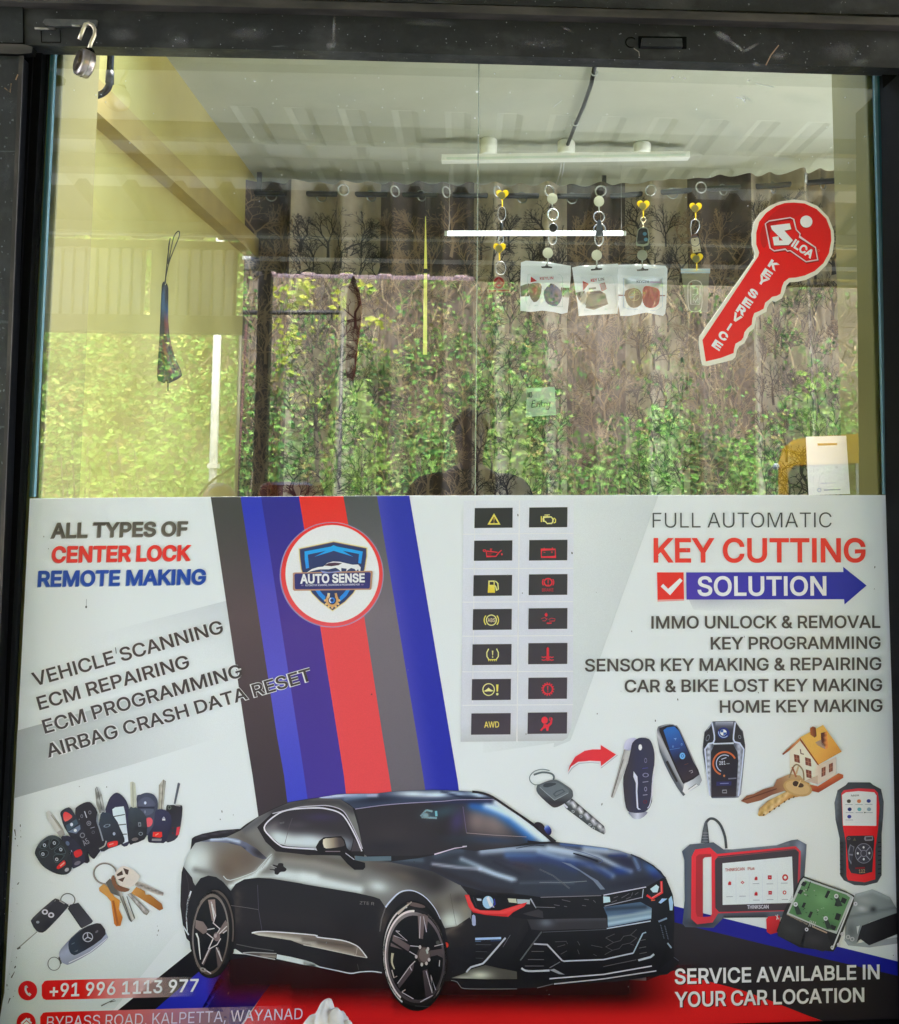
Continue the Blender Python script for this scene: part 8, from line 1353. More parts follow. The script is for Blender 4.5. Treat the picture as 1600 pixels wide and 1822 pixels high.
def pxc(c, rx, ry, n=24, a0=0): return [(c[0]+rx*math.cos(2*math.pi*i/n+a0), c[1]+ry*math.sin(2*math.pi*i/n+a0)) for i in range(n)]
def heart(c, s): return [(c[0]+s*16*math.sin(t)**3/16, c[1]-s*(13*math.cos(t)-5*math.cos(2*t)-2*math.cos(3*t)-math.cos(4*t))/16) for t in [2*math.pi*i/36 for i in range(36)]]
def hook(c, kind, label):
    h = thing('adhesive_hook', U(c[0], c[1], 0.007), label, 'hook', 'adhesive hooks on the inside of the glass')
    B = MB(); o = heart((c[0], c[1]-1), 11.3) if kind == 'h' else pxc(c, 9.3, 9.6)
    B.prism([o], lambda x, y: U(x, y, 0.0065), lambda x, y: U(x, y, 0.0105)); B.build('base', M_hy if kind == 'h' else M_pad, h)
    if kind == 'h': B = MB(); B.prism([pxc((c[0]-1, c[1]+0.5), 6.6, 6.8)], lambda x, y: U(x, y, 0.0057), lambda x, y: U(x, y, 0.0064)); B.build('adhesive_pad', M_pad, h)
    B = MB(); B.tube([U(c[0], c[1]+8, 0.012), U(c[0], c[1]+17, 0.012), U(c[0], c[1]+20, 0.018), U(c[0], c[1]+16, 0.023)], 0.0013, 8); B.build('peg', M_hy if kind == 'h' else M_wht, h)
hook((894, 347), 'h', 'yellow heart hook above the swivel clip, leftmost of the top row'); hook((889, 442), 'h', 'yellow heart hook above the small red round tag'); hook((983, 353), 'd', 'round pale hook above the silver ring with black medallion')
hook((975, 450), 'd', 'round pale hook carrying the packet with the blue fob'); hook((1066, 358), 'd', 'round pale hook above the two rings with a slate strap'); hook((1062, 454), 'd', 'round pale hook carrying the packet with the grey fob')
hook((1145, 366), 'h', 'yellow heart hook above the black fob with blue buttons'); hook((1143, 454), 'd', 'round pale hook carrying the packet with the red fob'); hook((1238, 370), 'h', 'yellow heart hook above the wire carabiner'); hook((1240, 460), 'h', 'yellow heart hook carrying the small clear packet')
YK = 0.022
def ring(B, c, rx, ry, r, Y=YK, n=22): B.tube([U(c[0]+rx*math.cos(a), c[1]+ry*math.sin(a), Y) for a in [2*math.pi*i/n for i in range(n)]], r, 8, closed=True)
def disc(B, pts, y0, y1): B.prism([pts], lambda x, y: U(x, y, y0), lambda x, y: U(x, y, y1))
M_dkm = mat('dark bronze metal', (0.03, 0.028, 0.026), 0.35, 0.6); M_slate = mat('slate grey strap', L(104, 110, 128, .8), 0.6); M_gold = mat('pale gold metal', (0.62, 0.52, 0.34), 0.25, 1.0)
k = thing('keyring', U(892, 400, YK), 'thin swivel keyring with a black barrel on the first yellow heart', 'keyring')
B = MB(); ring(B, (893, 380), 7, 13, 0.0006); B.build('split_ring', M_chrome, k)
B = MB(); B.tube([U(892, 395, YK), U(892, 397, YK), U(892, 408, YK), U(892, 410, YK)], [0.002, 0.0036, 0.0036, 0.002], 10); B.build('barrel', M_dkm, k)
B = MB(); B.tube([U(x, y, YK) for x, y in ((892, 410), (888, 415), (887, 428), (891, 436), (896, 428), (895, 415), (892, 410))], 0.0008, 6); B.build('clip', M_chrome, k)
k = thing('keyring', U(888, 490, YK), 'small red round tag with a banner on a thin ring', 'key tag')
B = MB(); ring(B, (891, 477), 9, 12, 0.0006); B.build('split_ring', M_chrome, k)
q = Pr(850, 320, 7.006, Y=YK-0.003); q.ell((265, 1283), 76, 80, (240, 170, 160), 0, n=30).ell((265, 1283), 66, 70, (204, 60, 76), 1, n=30).poly([(205, 1290), (265, 1225), (320, 1285), (300, 1290), (265, 1255), (230, 1292)], (236, 150, 150), 2).poly([(240, 1320), (265, 1300), (295, 1322), (265, 1330)], (240, 190, 186), 2).poly([(120, 1360), (410, 1350), (410, 1400), (125, 1408)], (242, 190, 178), 0).line([(140, 1385), (230, 1382)], 20, (206, 96, 96), 1).line([(258, 1382), (395, 1376)], 20, (206, 96, 96), 1); q.build('tag', k)
k = thing('keyring', U(984, 390, YK), 'bright silver ring with a black medallion and oval loop', 'keyring')
B = MB(); ring(B, (984, 382), 9.3, 10, 0.0016); B.build('split_ring', mat('polished ring', (0.6, 0.61, 0.55), 0.25, 0.9), k)
B = MB(); disc(B, pxc((984.5, 405), 6.8, 7.2), YK-.004, YK); B.build('medallion', M_dkm, k); B = MB(); ring(B, (984.5, 405), 7.4, 7.8, 0.0009, YK-.003); B.build('rim', M_chrome, k)
B = MB(); ring(B, (983.5, 424), 7.2, 11, 0.0008); B.build('loop', M_chrome, k)
k = thing('keyring', U(1066, 400, YK), 'two chrome rings joined by a slate strap and oval loop', 'keyring')
B = MB(); ring(B, (1066, 386), 9.6, 9.6, 0.0011); B.build('split_ring', M_chrome, k); B = MB(); ring(B, (1067, 409), 10.4, 11, 0.0012, YK+.002); B.build('split_ring', M_chrome, k)
B = MB(); disc(B, [(1064, 391), (1069, 391), (1073, 408), (1074, 420), (1060, 420), (1061, 408)], YK-.006, YK-.003); B.build('strap', M_slate, k); B = MB(); ring(B, (1066, 425), 7.4, 12, 0.0010, YK-.004); B.build('loop', M_chrome, k)
k = thing('key_fob', U(1144, 427, YK), 'black key fob with pale edge and two blue buttons', 'key fob')
B = MB(); ring(B, (1145, 391), 4.4, 5, 0.0011); B.tube([U(1144, 396, YK), U(1145, 404, YK)], 0.0016, 8); B.build('clasp', M_gold, k)
FO = [(1135.5, 408), (1140, 404.5), (1150, 404.5), (1153.5, 407), (1156, 424), (1154, 436), (1146, 438.5), (1133, 437), (1131.5, 433), (1133, 420)]
B = MB(); disc(B, FO, YK-.006, YK+.004); B.build('shell', mat('pale fob shell', L(222, 226, 214, .95), 0.3), k)
B = MB(); disc(B, [(1144+(x-1144)*.84, 420+(y-420)*.84-1) for x, y in FO], YK-.0075, YK-.006); B.build('face', M_blk, k)
for c in ((1147.5, 416), (1149.5, 426)): B = MB(); disc(B, pxc(c, 3.6, 3.4, 14), YK-.009, YK-.0075); B.build('button', mat('blue button', L(110, 180, 226, .95), 0.4), k)
B = MB(); disc(B, [(1146, 437), (1157, 433), (1158, 442), (1152, 446), (1147, 442)], YK, YK+.004); B.build('strap', M_blk, k)
k = thing('keyring', U(1237, 425, YK), 'wire carabiner holding a white leather strap with dark rivets', 'keyring')
B = MB(); B.tube([U(x, y, YK) for x, y in ((1231, 420), (1229, 405), (1231, 393), (1238, 389), (1244, 394), (1245, 404), (1240, 414), (1236, 416))], 0.0010, 8); B.build('carabiner', M_chrome, k)
B = MB(); disc(B, [(1229, 424), (1243, 422), (1247, 445), (1248, 448), (1233, 450), (1231, 436)], YK-.003, YK); B.build('strap', trl('white leather', L(230, 226, 210, .95), 0.25), k)
B = MB(); disc(B, [(1231, 417), (1240, 416), (1243, 422), (1230, 424)], YK-.003, YK); B.build('strap_end', mat('brown leather', L(110, 66, 52, .9), 0.6), k)
B = MB(); ring(B, (1237, 429), 8.6, 9, 0.0008, YK-.004); B.build('split_ring', M_slate, k)
for c in ((1236.5, 427), (1236, 446), (1244, 444.5)): B = MB(); disc(B, pxc(c, 1.3, 1.3, 10), YK-.004, YK-.003); B.build('rivet', M_dkm, k)
# ---- packets
def packet(out, label, draw):
    xs, ys = [p[0] for p in out], [p[1] for p in out]; x0, x1, y0, y1 = min(xs), max(xs), min(ys), max(ys)
    k = thing('packet', U((x0+x1)/2, y0, 0.03), label, 'packet', 'small packets hanging on the hooks')
    def yf(x, y):
        u = max(0, min(1, (x-x0)/(x1-x0))); v = max(0, min(1, (y-y0)/(y1-y0))); return 0.030-0.010*math.sin(math.pi*u)*math.sin(math.pi*v)**.7-0.0012*math.sin(u*17+v*6)*v
    def P(lay): q = Pr(1010, 320, 5.926, Y=yf, lay=lay); q.smooth = True; return q
    q = P(0); q.zt(0, 0, 1).poly(out, (212, 234, 222), 0, step=4); q.zt(1010, 320, 5.926); draw(P, k, q); return k
def p1(P, k, q):
    T = lambda *l: [((850+x/7.006-1010)*5.926, (320+y/7.006-320)*5.926) for x, y in l]
    q.poly(T((790, 1080), (840, 1075), (862, 1040), (885, 1075), (935, 1085), (925, 1100), (800, 1098)), (40, 42, 38), 2).line(T((560, 1140), (1160, 1150)), 5, (186, 210, 200), 1).poly(T((535, 1320), (640, 1290), (660, 1400), (640, 1450), (535, 1455)), (86, 96, 74), 1).poly(T((1040, 1340), (1150, 1345), (1150, 1470), (1040, 1450)), (98, 84, 62), 1)
    q.build('pouch', k, m=M_trn); q = P(4); q.line(T((630, 1180), (1030, 1180), (1060, 1220), (1060, 1580), (620, 1560), (600, 1500), (630, 1180)), 5, (184, 206, 196), 0).poly(T((665, 1205), (740, 1260), (660, 1280)), (226, 92, 92), 1); q.build('label_card', k, m=M_trn)
    q = P(6); q.text('KEYLIN', *T((778, 1245), (945, 1238)), 27, (190, 70, 72), 0, 9); q.build('lettering', k)
    q = P(6); q.poly(T((640, 1300), (760, 1285), (800, 1330), (770, 1480), (700, 1525), (640, 1420)), air((140, 132, 110), [('b', zz((850, 320, 7.006), (715, 1380))[0], 8, 10, 0, (216, 96, 88), 1.0), ('b', zz((850, 320, 7.006), (690, 1300))[0], 9, 3, 0, (84, 88, 74), .9)]), 0, sm=2, step=3); q.build('rubber_fob', k, 'grey and red rubber fob')
    q = P(6); q.poly(T((830, 1380), (900, 1300), (950, 1300), (1040, 1380), (1050, 1470), (990, 1570), (880, 1550), (830, 1470)), air((84, 112, 164), [('b', zz((850, 320, 7.006), (980, 1430))[0], 6, 9, 0, (176, 126, 124), .7), ('b', zz((850, 320, 7.006), (880, 1440))[0], 6, 9, 0, (130, 150, 172), .7)]), 0, sm=2, step=3).line(T((890, 1340), (910, 1300), (950, 1310), (960, 1340)), 14, (70, 80, 90), 1, sm=2); q.build('rubber_fob', k, 'blue rubber fob')
packet([(927, 467), (936, 463.5), (975, 466), (1016, 473), (1016, 490), (1012, 540), (1010, 556), (1000, 558.5), (985, 555), (965, 552.5), (945, 555), (926, 553), (926, 520)], 'frosted packet with a blue and a red rubber fob', p1)
def p2(P, k, q):
    q.poly([(245, 940), (290, 935), (303, 905), (322, 930), (368, 930), (362, 948), (250, 958)], (40, 42, 38), 2).line([(60, 975), (530, 950)], 5, (186, 210, 200), 1).poly([(85, 1190), (180, 1170), (210, 1250), (190, 1320), (120, 1270)], (110, 106, 96), 1); q.build('pouch', k, m=M_trn)
    q = P(4); q.line([(150, 1030), (470, 1005), (500, 1100), (520, 1340), (180, 1380), (150, 1030)], 4, (190, 210, 202), 0).poly([(160, 1065), (225, 1095), (165, 1170)], (222, 96, 96), 1).line([(225, 1150), (300, 1140)], 22, (140, 150, 140), 1).poly([(340, 1100), (390, 1085), (410, 1150), (365, 1170)], (226, 200, 200), 1).line([(340, 1100), (390, 1085), (410, 1150), (365, 1170), (340, 1100)], 5, (206, 120, 120), 2); q.build('label_card', k, m=M_trn)
    q = P(6); q.text('KEY', (248, 1075), (315, 1068), 30, (216, 74, 76), 0, 10).text('LIN', (328, 1067), (388, 1060), 30, (110, 100, 100), 0, 6); q.build('lettering', k)
    q = P(6); q.poly([(200, 1180), (340, 1165), (400, 1200), (430, 1310), (280, 1370), (190, 1350), (200, 1270)], air((168, 166, 150), [('l', zz((1010, 320, 5.926), (200, 1200), (360, 1180)), 3, (70, 72, 62), .95), ('l', zz((1010, 320, 5.926), (210, 1355), (420, 1310)), 2, (96, 96, 78), .9), ('b', zz((1010, 320, 5.926), (300, 1250))[0], 9, 5, 0, (196, 190, 182), .8)]), 0, sm=1, step=3); q.build('rubber_fob', k, 'grey boxed fob')
packet([(1018, 476), (1030, 473), (1100, 469), (1101, 540), (1099, 558), (1070, 559.5), (1045, 561), (1030, 562.5), (1028, 540), (1023, 510)], 'frosted packet with a grey boxed fob', p2)
def p3(P, k, q):
    q.poly([(728, 945), (775, 940), (792, 912), (812, 940), (855, 940), (850, 955), (735, 960)], (66, 62, 52), 2).line([(570, 972), (1050, 975)], 5, (190, 212, 202), 1).line([(525, 1217), (605, 1217)], 12, (140, 92, 84), 1).line([(975, 1220), (1030, 1220)], 10, (140, 92, 92), 1); q.build('pouch', k, m=M_trn)
    q = P(4); q.line([(590, 1035), (1005, 1035), (1000, 1340), (930, 1380), (640, 1360), (590, 1340), (590, 1035)], 5, (176, 196, 206), 0).poly([(600, 1042), (1000, 1042), (1000, 1130), (600, 1130)], (214, 230, 226), 1).line([(870, 1078), (985, 1080)], 14, (220, 196, 214), 2); q.build('label_card', k, m=M_trn)
    q = P(6); q.text('KEYCine', (730, 1086), (860, 1084), 28, (96, 104, 104), 0, 5); q.build('lettering', k)
    q = P(6); q.poly([(610, 1170), (700, 1140), (770, 1170), (790, 1240), (770, 1320), (700, 1350), (640, 1320), (610, 1240)], (184, 158, 128), 0, sm=2).ell((705, 1215), 64, 62, (222, 206, 160), 1, n=26, hole=.86).line([(705, 1160), (705, 1270)], 7, (222, 206, 160), 1).line([(655, 1220), (760, 1205)], 7, (222, 206, 160), 1); q.build('rubber_fob', k, 'tan rubber fob with a gold ring')
    q = P(6); q.poly([(805, 1130), (860, 1120), (960, 1150), (975, 1220), (960, 1310), (900, 1350), (830, 1340), (795, 1290), (790, 1200)], air((232, 92, 80), [('b', zz((1010, 320, 5.926), (880, 1240))[0], 7, 10, 0, (206, 70, 60), .7), ('b', zz((1010, 320, 5.926), (930, 1180))[0], 6, 6, 0, (240, 116, 100), .7)]), 0, sm=2, step=3); q.build('rubber_fob', k, 'bright red rubber fob')
packet([(1100, 471), (1140, 470), (1184, 472.5), (1188, 478), (1186, 540), (1184, 558), (1180, 562), (1150, 556), (1120, 562), (1104, 562), (1101, 545)], 'frosted packet with a bright red and a tan rubber fob', p3)
k = thing('packet', U(1237, 478, 0.03), 'small clear zip packet with a printed tag, rightmost of the packets', 'packet', 'small packets hanging on the hooks')
B = MB(); B.add([U(x, y, 0.026) for x, y in ((1213, 487), (1262, 487), (1259, 556), (1222, 553))], [(0, 1, 2, 3)]); B.build('clear_film', clear_mat('clear packet film', (0.97, 0.98, 0.97), 0.08, 0.2, 0.38), k)
q = Pr(1010, 320, 5.926, Y=0.0255); q.poly([(1195, 935), (1505, 935), (1503, 985), (1195, 985)], (186, 206, 206)).line([(1195, 962), (1504, 962)], 14, (214, 228, 226), 1); q.build('zip_strip', k, m=M_trn)
q = Pr(1010, 320, 5.926, Y=0.0253); q.line([(1280, 1090), (1330, 1060), (1390, 1070), (1420, 1130), (1415, 1340), (1380, 1385), (1310, 1385), (1275, 1330), (1270, 1150)], 9, (222, 220, 210), 0, sm=3, closed=True).line([(1300, 1120), (1400, 1110), (1395, 1310), (1300, 1310)], 6, (226, 222, 214), 0, closed=True)
for s in ([(1320, 1140), (1370, 1140), (1370, 1190)], [(1320, 1210), (1375, 1200), (1330, 1240)], [(1325, 1295), (1330, 1250), (1350, 1290), (1375, 1245), (1378, 1295)]): q.line(s, 8, (228, 224, 216), 0)
q.ell((1305, 1098), 10, 10, (150, 96, 80), 1, n=10); q.build('tag', k)
# ---- open padlock on the hasp
pl = thing('padlock', U(153, 118, -0.080), 'open round steel padlock hanging from the hasp at upper left', 'padlock')
ax = Vector((0.715, 0.70, -0.12)).normalized(); c = U(150.5, 113, -0.080)
B = MB(); B.lathe([(0.020, -0.012), (0.0245, -0.0105), (0.0258, -0.007), (0.0258, 0.007), (0.0245, 0.0105), (0.020, 0.012)], c, ax, 40); B.build('body', mat('scratched stainless steel', (0.46, 0.40, 0.36), 0.3, 0.9, rgb2=(0.34, 0.29, 0.26), nscale=60), pl)
B = MB(); B.lathe([(0.0262, -0.0012), (0.0266, 0), (0.0262, 0.0012)], c, ax, 40); B.build('seam', M_bright, pl)
B = MB(); B.lathe([(0.0195, -0.0131), (0.018, -0.0126)], c, ax, 32); B.build('face', mat('dull bronze face', (0.14, 0.11, 0.08), 0.45, 0.7), pl)
B = MB(); e2 = U(160, 90, -0.080); B.box(e2.x-.006, e2.x+.007, e2.y-.008, e2.y+.006, e2.z-.004, e2.z+.003, bev=.002); B.build('notch', M_black, pl)
B = MB(); B.tube([U(x, y, Y) for x, y, Y in ((158, 90, -.078), (162, 76, -.080), (168.5, 62, -.082), (169, 53, -.083), (165, 45, -.084), (158, 41.5, -.084), (152, 43, -.084), (149, 50, -.083), (145, 60, -.081), (141, 70, -.079))], 0.0036, 14); B.build('shackle', mat('shackle steel', (0.62, 0.55, 0.42), 0.28, 0.9), pl)
# ---- folded cloth bag hanging at the left wall
YB_ = 1.22
fb = thing('folded_bag', U(297, 690, YB_), 'folded multicoloured cloth bag hanging by a black loop at the left wall', 'bag')
def bagc(p):
    z0, z1 = U(297, 680, YB_).z, U(293, 505, YB_).z; t = (p.z-z0)/(z1-z0); n = noise.noise(Vector((p.x*38, p.y*30, p.z*22))); m = noise.noise(Vector((p.x*60+9, p.y*40, p.z*10)))
    if t < .1: c = (0.05, 0.12, 0.06) if n > 0 else (0.03, 0.03, 0.03)
    elif t < .62: c = (0.20, 0.05, 0.035) if m > .08 else ((0.035, 0.03, 0.028) if n < .2 else (0.12, 0.10, 0.07))
    elif t < .9: c = (0.03, 0.08, 0.16) if n > -.15 else (0.02, 0.022, 0.03)
    else: c = (0.018, 0.018, 0.02)
    return (*c, 1)
B = MB(); rows = []; n = 28
for (x, y, w) in ((292, 505, 5), (291, 512, 8), (290, 530, 9), (290, 550, 9), (289, 575, 9.5), (289, 600, 11), (291, 625, 14), (293, 645, 18), (297, 660, 21), (298, 668, 22), (298, 674, 16), (298, 679, 5)):
    c = U(x, y, YB_); r = w/1620*(YB_+1.77)
    rows.append([c+Vector((math.cos(a)*r*(1+.16*math.sin(5*a+y*.03)), math.sin(a)*r*.6*(1+.16*math.sin(5*a+y*.03)), .006*math.sin(3*a))) for a in [2*math.pi*i/n for i in range(n)]])
B.add([p for r in rows for p in r], [(j*n+i, (j+1)*n+i, (j+1)*n+(i+1) % n, j*n+(i+1) % n) for j in range(len(rows)-1) for i in range(n)], 0, bagc, True); B.build('cloth', vcol_mat('printed bag cloth', 0.7), fb)
B = MB()
for pts in ([(293, 505), (300, 470), (311, 440), (319, 420), (318, 411), (310, 420), (304, 445), (300, 470)], [(294, 505), (297, 470), (302, 430), (303, 424), (300, 440), (299, 470)]): B.tube([U(x, y, YB_) for x, y in cat(pts, False, 4)], 0.0017, 6)
B.build('loop', M_blk, fb)
B = MB(); B.tube([U(299, 676, YB_), U(299, 695, YB_)], 0.002, 6); B.build('tassel', M_blk, fb)
# ---- crumpled white cloth on the sill
random.seed(4); bm = bmesh.new(); bmesh.ops.create_icosphere(bm, subdivisions=5, radius=1.0); cc = U(582, 1845, -0.13)
for v in bm.verts:
    p = v.co.copy(); k = 1+0.28*noise.noise(p*1.2)+0.30*abs(noise.noise(p*2.0+Vector((3, 1, 7))))-0.10*abs(noise.noise(p*3.6)); p *= k
    z = p.z*0.098; w = 1.12-0.25*p.z; v.co = Vector((cc.x+p.x*0.062*w+0.006*p.z, -0.155+p.y*0.06, max(0.4635, 0.485+z)))
B = MB(); B.bm(bm, 0, None, True); o = B.build('crumpled_cloth', mat('crumpled off white cloth', (0.72, 0.69, 0.64), 0.75, rgb2=(0.62, 0.58, 0.53), nscale=30, bump=0.3, bscale=120)); tag(o, 'crumpled off white cloth lying on the sill before the poster', 'cloth')

# ---- scuffs and dried splashes on the steel lintel
random.seed(21)
q = Pr(Y=-0.0504); q.bg = (16, 16, 16)
for x, y, rx, ry, a, rot in ((594, 50, 5, 34, .30, 4), (590, 80, 16, 9, .32, -10), (588, 22, 26, 6, .2, 0), (1286, 64, 22, 9, .42, 30), (1312, 82, 20, 5, .45, 35), (1335, 85, 22, 4, .4, -28), (1385, 100, 20, 10, .22, 0), (1345, 114, 10, 6, .35, 0), (440, 60, 40, 14, .14, 0), (215, 62, 30, 16, .16, 0), (1500, 92, 40, 22, .14, 0), (1530, 110, 26, 8, .2, -10), (760, 40, 60, 9, .12, 2), (960, 78, 60, 12, .1, 0), (320, 72, 18, 9, .24, 10), (1010, 52, 14, 3, .3, 30)):
    q.glow((x, y), rx, ry, (170, 172, 170), a, 0, rot, 16)
for _ in range(90):
    x = random.uniform(60, 1590); y = 8+x*.027+random.uniform(4, 76); q.ell((x, y), random.uniform(.5, 1.5), random.uniform(.4, 1.1), (150, 152, 150), 1, random.uniform(0, 90), 6)
q.line([(1363, 116), (1372, 98), (1386, 80)], 2, (150, 132, 112), 1).line([(1128, 86), (1137, 92), (1138, 100)], 1.6, (140, 134, 122), 1)
q.build('scuff_marks', fr)
q = Pr(Y=-0.0625); q.bg = (16, 16, 16)
for _ in range(40): y = random.uniform(110, 850); q.ell((random.uniform(-10, 30-y*.03), y), random.uniform(.6, 1.8), random.uniform(.6, 3), (104, 108, 108), 0, random.uniform(-20, 20), 6)
q.line([(8, 156), (18, 164), (20, 148)], 2.2, (120, 104, 80), 0).line([(28, 142), (32, 132)], 2.4, (150, 130, 104), 0)
for x, y, rx, ry in ((12, 300, 10, 60), (4, 560, 9, 70), (18, 180, 8, 30)): q.glow((x, y), rx, ry, (120, 124, 124), .16)
q.build('scuff_marks', fr)

# dust, drips and wiped smears on the glass
q = Pr(Y=-0.0010); q.bg = (0, 0, 0)
for x, y, rx, ry, a, rot in ((1260, 210, 60, 16, .05, 20), (1310, 240, 22, 18, .08, 0), (900, 190, 120, 20, .04, -8), (1000, 240, 90, 14, .035, -20), (600, 170, 140, 22, .04, 3), (1420, 175, 60, 14, .05, 10), (350, 250, 70, 24, .03, 0), (250, 520, 60, 40, .025, 0), (1100, 210, 110, 22, .04, -6), (1330, 175, 14, 3, .3, 30)):
    q.glow((x, y), rx, ry, (200, 210, 205), a, 0, rot, 20)
for _ in range(70):
    x, y = random.uniform(110, 1550), 130+abs(random.gauss(0, 120)); q.ell((x, y), random.uniform(.5, 1.3), random.uniform(.5, 1.3), (206, 214, 208), 1, 0, 6)
for x, y, s in ((849, 163, 2.2), (845, 210, 1.6), (852, 240, 1.4), (1197, 138, 2), (1219, 139, 1.8), (1332, 143, 2.2), (453, 144, 2), (1325, 177, 2)): q.ell((x, y), s, s*.8, (222, 228, 222), 1, 0, 8)
q.line([(1310, 173), (1320, 175), (1326, 182)], 1.6, (214, 220, 214), 1).line([(985, 190), (1000, 178)], .8, (190, 198, 190), 1).line([(1345, 148), (1378, 155)], .8, (190, 198, 190), 1)
q.build('glass_smudges', win)
# ================================================================ photographer, rickshaw and scooter in front of the shop
def skin(name, J, E_, root, m, parent, sub=2):
    ks_ = list(J); me = bpy.data.meshes.new(name); off = origin(parent)
    me.from_pydata([tuple(Vector(J[k][0])-off) for k in ks_], [(ks_.index(a), ks_.index(b)) for a, b in E_], []); me.materials.append(m)
    o = bpy.data.objects.new(name, me); COL.objects.link(o); o.parent = parent
    sk = o.modifiers.new('skin', 'SKIN'); sk.use_smooth_shade = True; ss = o.modifiers.new('sub', 'SUBSURF'); ss.levels = sub; ss.render_levels = sub
    bm = bmesh.new(); bm.from_mesh(me); lay = bm.verts.layers.skin.verify(); bm.verts.ensure_lookup_table()
    for i, k in enumerate(ks_):
        r = J[k][1]; bm.verts[i][lay].radius = r if isinstance(r, tuple) else (r, r); bm.verts[i][lay].use_root = (k == root)
    bm.to_mesh(me); bm.free(); return o
def chain(*n): return list(zip(n, n[1:]))
M_skin = mat('brown skin', (0.20, 0.105, 0.065), 0.5); M_hair = mat('black hair', (0.012, 0.010, 0.009), 0.5, bump=0.5, bscale=300); M_shirt = mat('black shirt cloth', (0.012, 0.013, 0.016), 0.85, bump=0.2, bscale=150); M_trou = mat('dark grey trousers', (0.03, 0.03, 0.034), 0.85)
py = -2.10; px_ = 0.014
ps = thing('person', (px_, py, 0), 'person in a black shirt photographing the window with a phone, mirrored in the glass', 'person')
def X(x, y, z): return (px_+x, py+y, z)
J = {'pel': (X(0, 0, .93), (.15, .105)), 'spi': (X(0, .0, 1.10), (.13, .095)), 'che': (X(0, .0, 1.30), (.15, .10)), 'nb': (X(0, 0, 1.43), (.085, .07)), 'nk': (X(0, .015, 1.50), (.056, .058)), 'jaw': (X(0, .035, 1.572), (.055, .072)), 'mid': (X(0, .02, 1.635), (.069, .088)), 'top': (X(0, .01, 1.685), (.058, .074)), 'tip': (X(0, .0, 1.72), (.03, .04)),
     'nose': (X(0, .115, 1.618), .013), 'nos2': (X(0, .10, 1.645), .010)}
E_ = chain('pel', 'spi', 'che', 'nb', 'nk', 'jaw', 'mid', 'top', 'tip')+[('mid', 'nos2'), ('nos2', 'nose')]
for s, n in ((1, 'r'), (-1, 'l')):
    J.update({n+'ear': (X(s*.070, .01, 1.63), (.012, .022)), n+'sh': (X(s*.195, -.01, 1.415), .062), n+'el': (X(s*.235, .05, 1.15), .043), n+'wr': (X(s*.085-.01, .235, 1.335), (.027, .024)), n+'pa': (X(s*.052-.016, .275, 1.375), (.030, .018)),
              n+'hip': (X(s*.085, 0, .86), .088), n+'kn': (X(s*.10, .02, .48), .058), n+'an': (X(s*.105, -.01, .09), .038), n+'to': (X(s*.12, .15, .035), (.042, .03))})
    E_ += [('nb', n+'sh')]+chain(n+'sh', n+'el', n+'wr', n+'pa')+[('pel', n+'hip')]+chain(n+'hip', n+'kn', n+'an', n+'to')+[('mid', n+'ear')]
    for i, (dz, l) in enumerate(((.036, .9), (.016, 1.05), (-.004, 1.0), (-.022, .8))):
        for j, (dx, dy) in enumerate(((.047, .294), (.034, .312), (.034-.022*l, .316))):
            J['%sf%d%d' % (n, i, j)] = (X(s*dx-.018, dy-.012, 1.375+dz), .0088-.0008*j)
        E_ += [(n+'pa', '%sf%d0' % (n, i))]+chain(*['%sf%d%d' % (n, i, j) for j in range(3)])
    J[n+'t0'] = (X(s*.044-.018, .272, 1.405), .011); J[n+'t1'] = (X(s*.030-.018, .280, 1.43), .009); J[n+'t2'] = (X(s*.016-.018, .284, 1.448), .008); E_ += [(n+'pa', n+'t0')]+chain(n+'t0', n+'t1', n+'t2')
skin('body', J, E_, 'pel', M_skin, ps)
bm = bmesh.new(); bmesh.ops.create_icosphere(bm, subdivisions=4, radius=1.0)
for v in bm.verts: p = v.co; k = 1+0.05*noise.noise(p*5); v.co = Vector((px_+p.x*.079*k, py-.008+p.y*.102*k, 1.655+p.z*.092*k))
bmesh.ops.delete(bm, geom=[v for v in bm.verts if v.co.z < 1.672+(v.co.y-py)*.55], context='VERTS')
B = MB(); B.bm(bm, 0, None, True); B.build('hair', M_hair, ps)
T = {'h': (X(0, 0, .90), (.168, .12)), 's': (X(0, 0, 1.10), (.146, .11)), 'c': (X(0, 0, 1.30), (.168, .115)), 'n': (X(0, 0, 1.425), (.10, .082)), 'k': (X(0, .008, 1.475), (.064, .064))}; Te = chain('h', 's', 'c', 'n', 'k')
for s, n in ((1, 'r'), (-1, 'l')): T.update({n+'1': (X(s*.200, -.01, 1.42), .078), n+'2': (X(s*.235, .02, 1.25), .062), n+'3': (X(s*.235, .05, 1.155), .054), n+'4': (X(s*.19, .115, 1.21), .048)}); Te += [('n', n+'1')]+chain(n+'1', n+'2', n+'3', n+'4')
skin('shirt', T, Te, 'c', M_shirt, ps)
T = {'p': (X(0, 0, .93), (.16, .115))}; Te = []
for s, n in ((1, 'r'), (-1, 'l')): T.update({n+'h': (X(s*.088, 0, .83), .098), n+'k': (X(s*.10, .02, .48), .072), n+'a': (X(s*.106, 0, .10), .06)}); Te += [('p', n+'h')]+chain(n+'h', n+'k', n+'a')
skin('trousers', T, Te, 'p', M_trou, ps)
for s in (1, -1): B = MB(); B.lathe([(0.001, -.006), (.011, -.002), (.012, .001), (.006, .005)], X(s*.031, .105, 1.652), (0, 1, 0), 14); B.build('eye', mat('dark eye', (0.03, 0.02, 0.018), 0.2), ps)
B = MB(); B.box(px_-.024, px_+.024, py+.106, py+.112, 1.572, 1.581, bev=.002); B.build('mouth', mat('lips', (0.16, 0.06, 0.05), 0.5), ps)
ph = thing('phone', (-0.014, -1.797, 1.34), 'black phone held up by the mirrored person', 'phone')
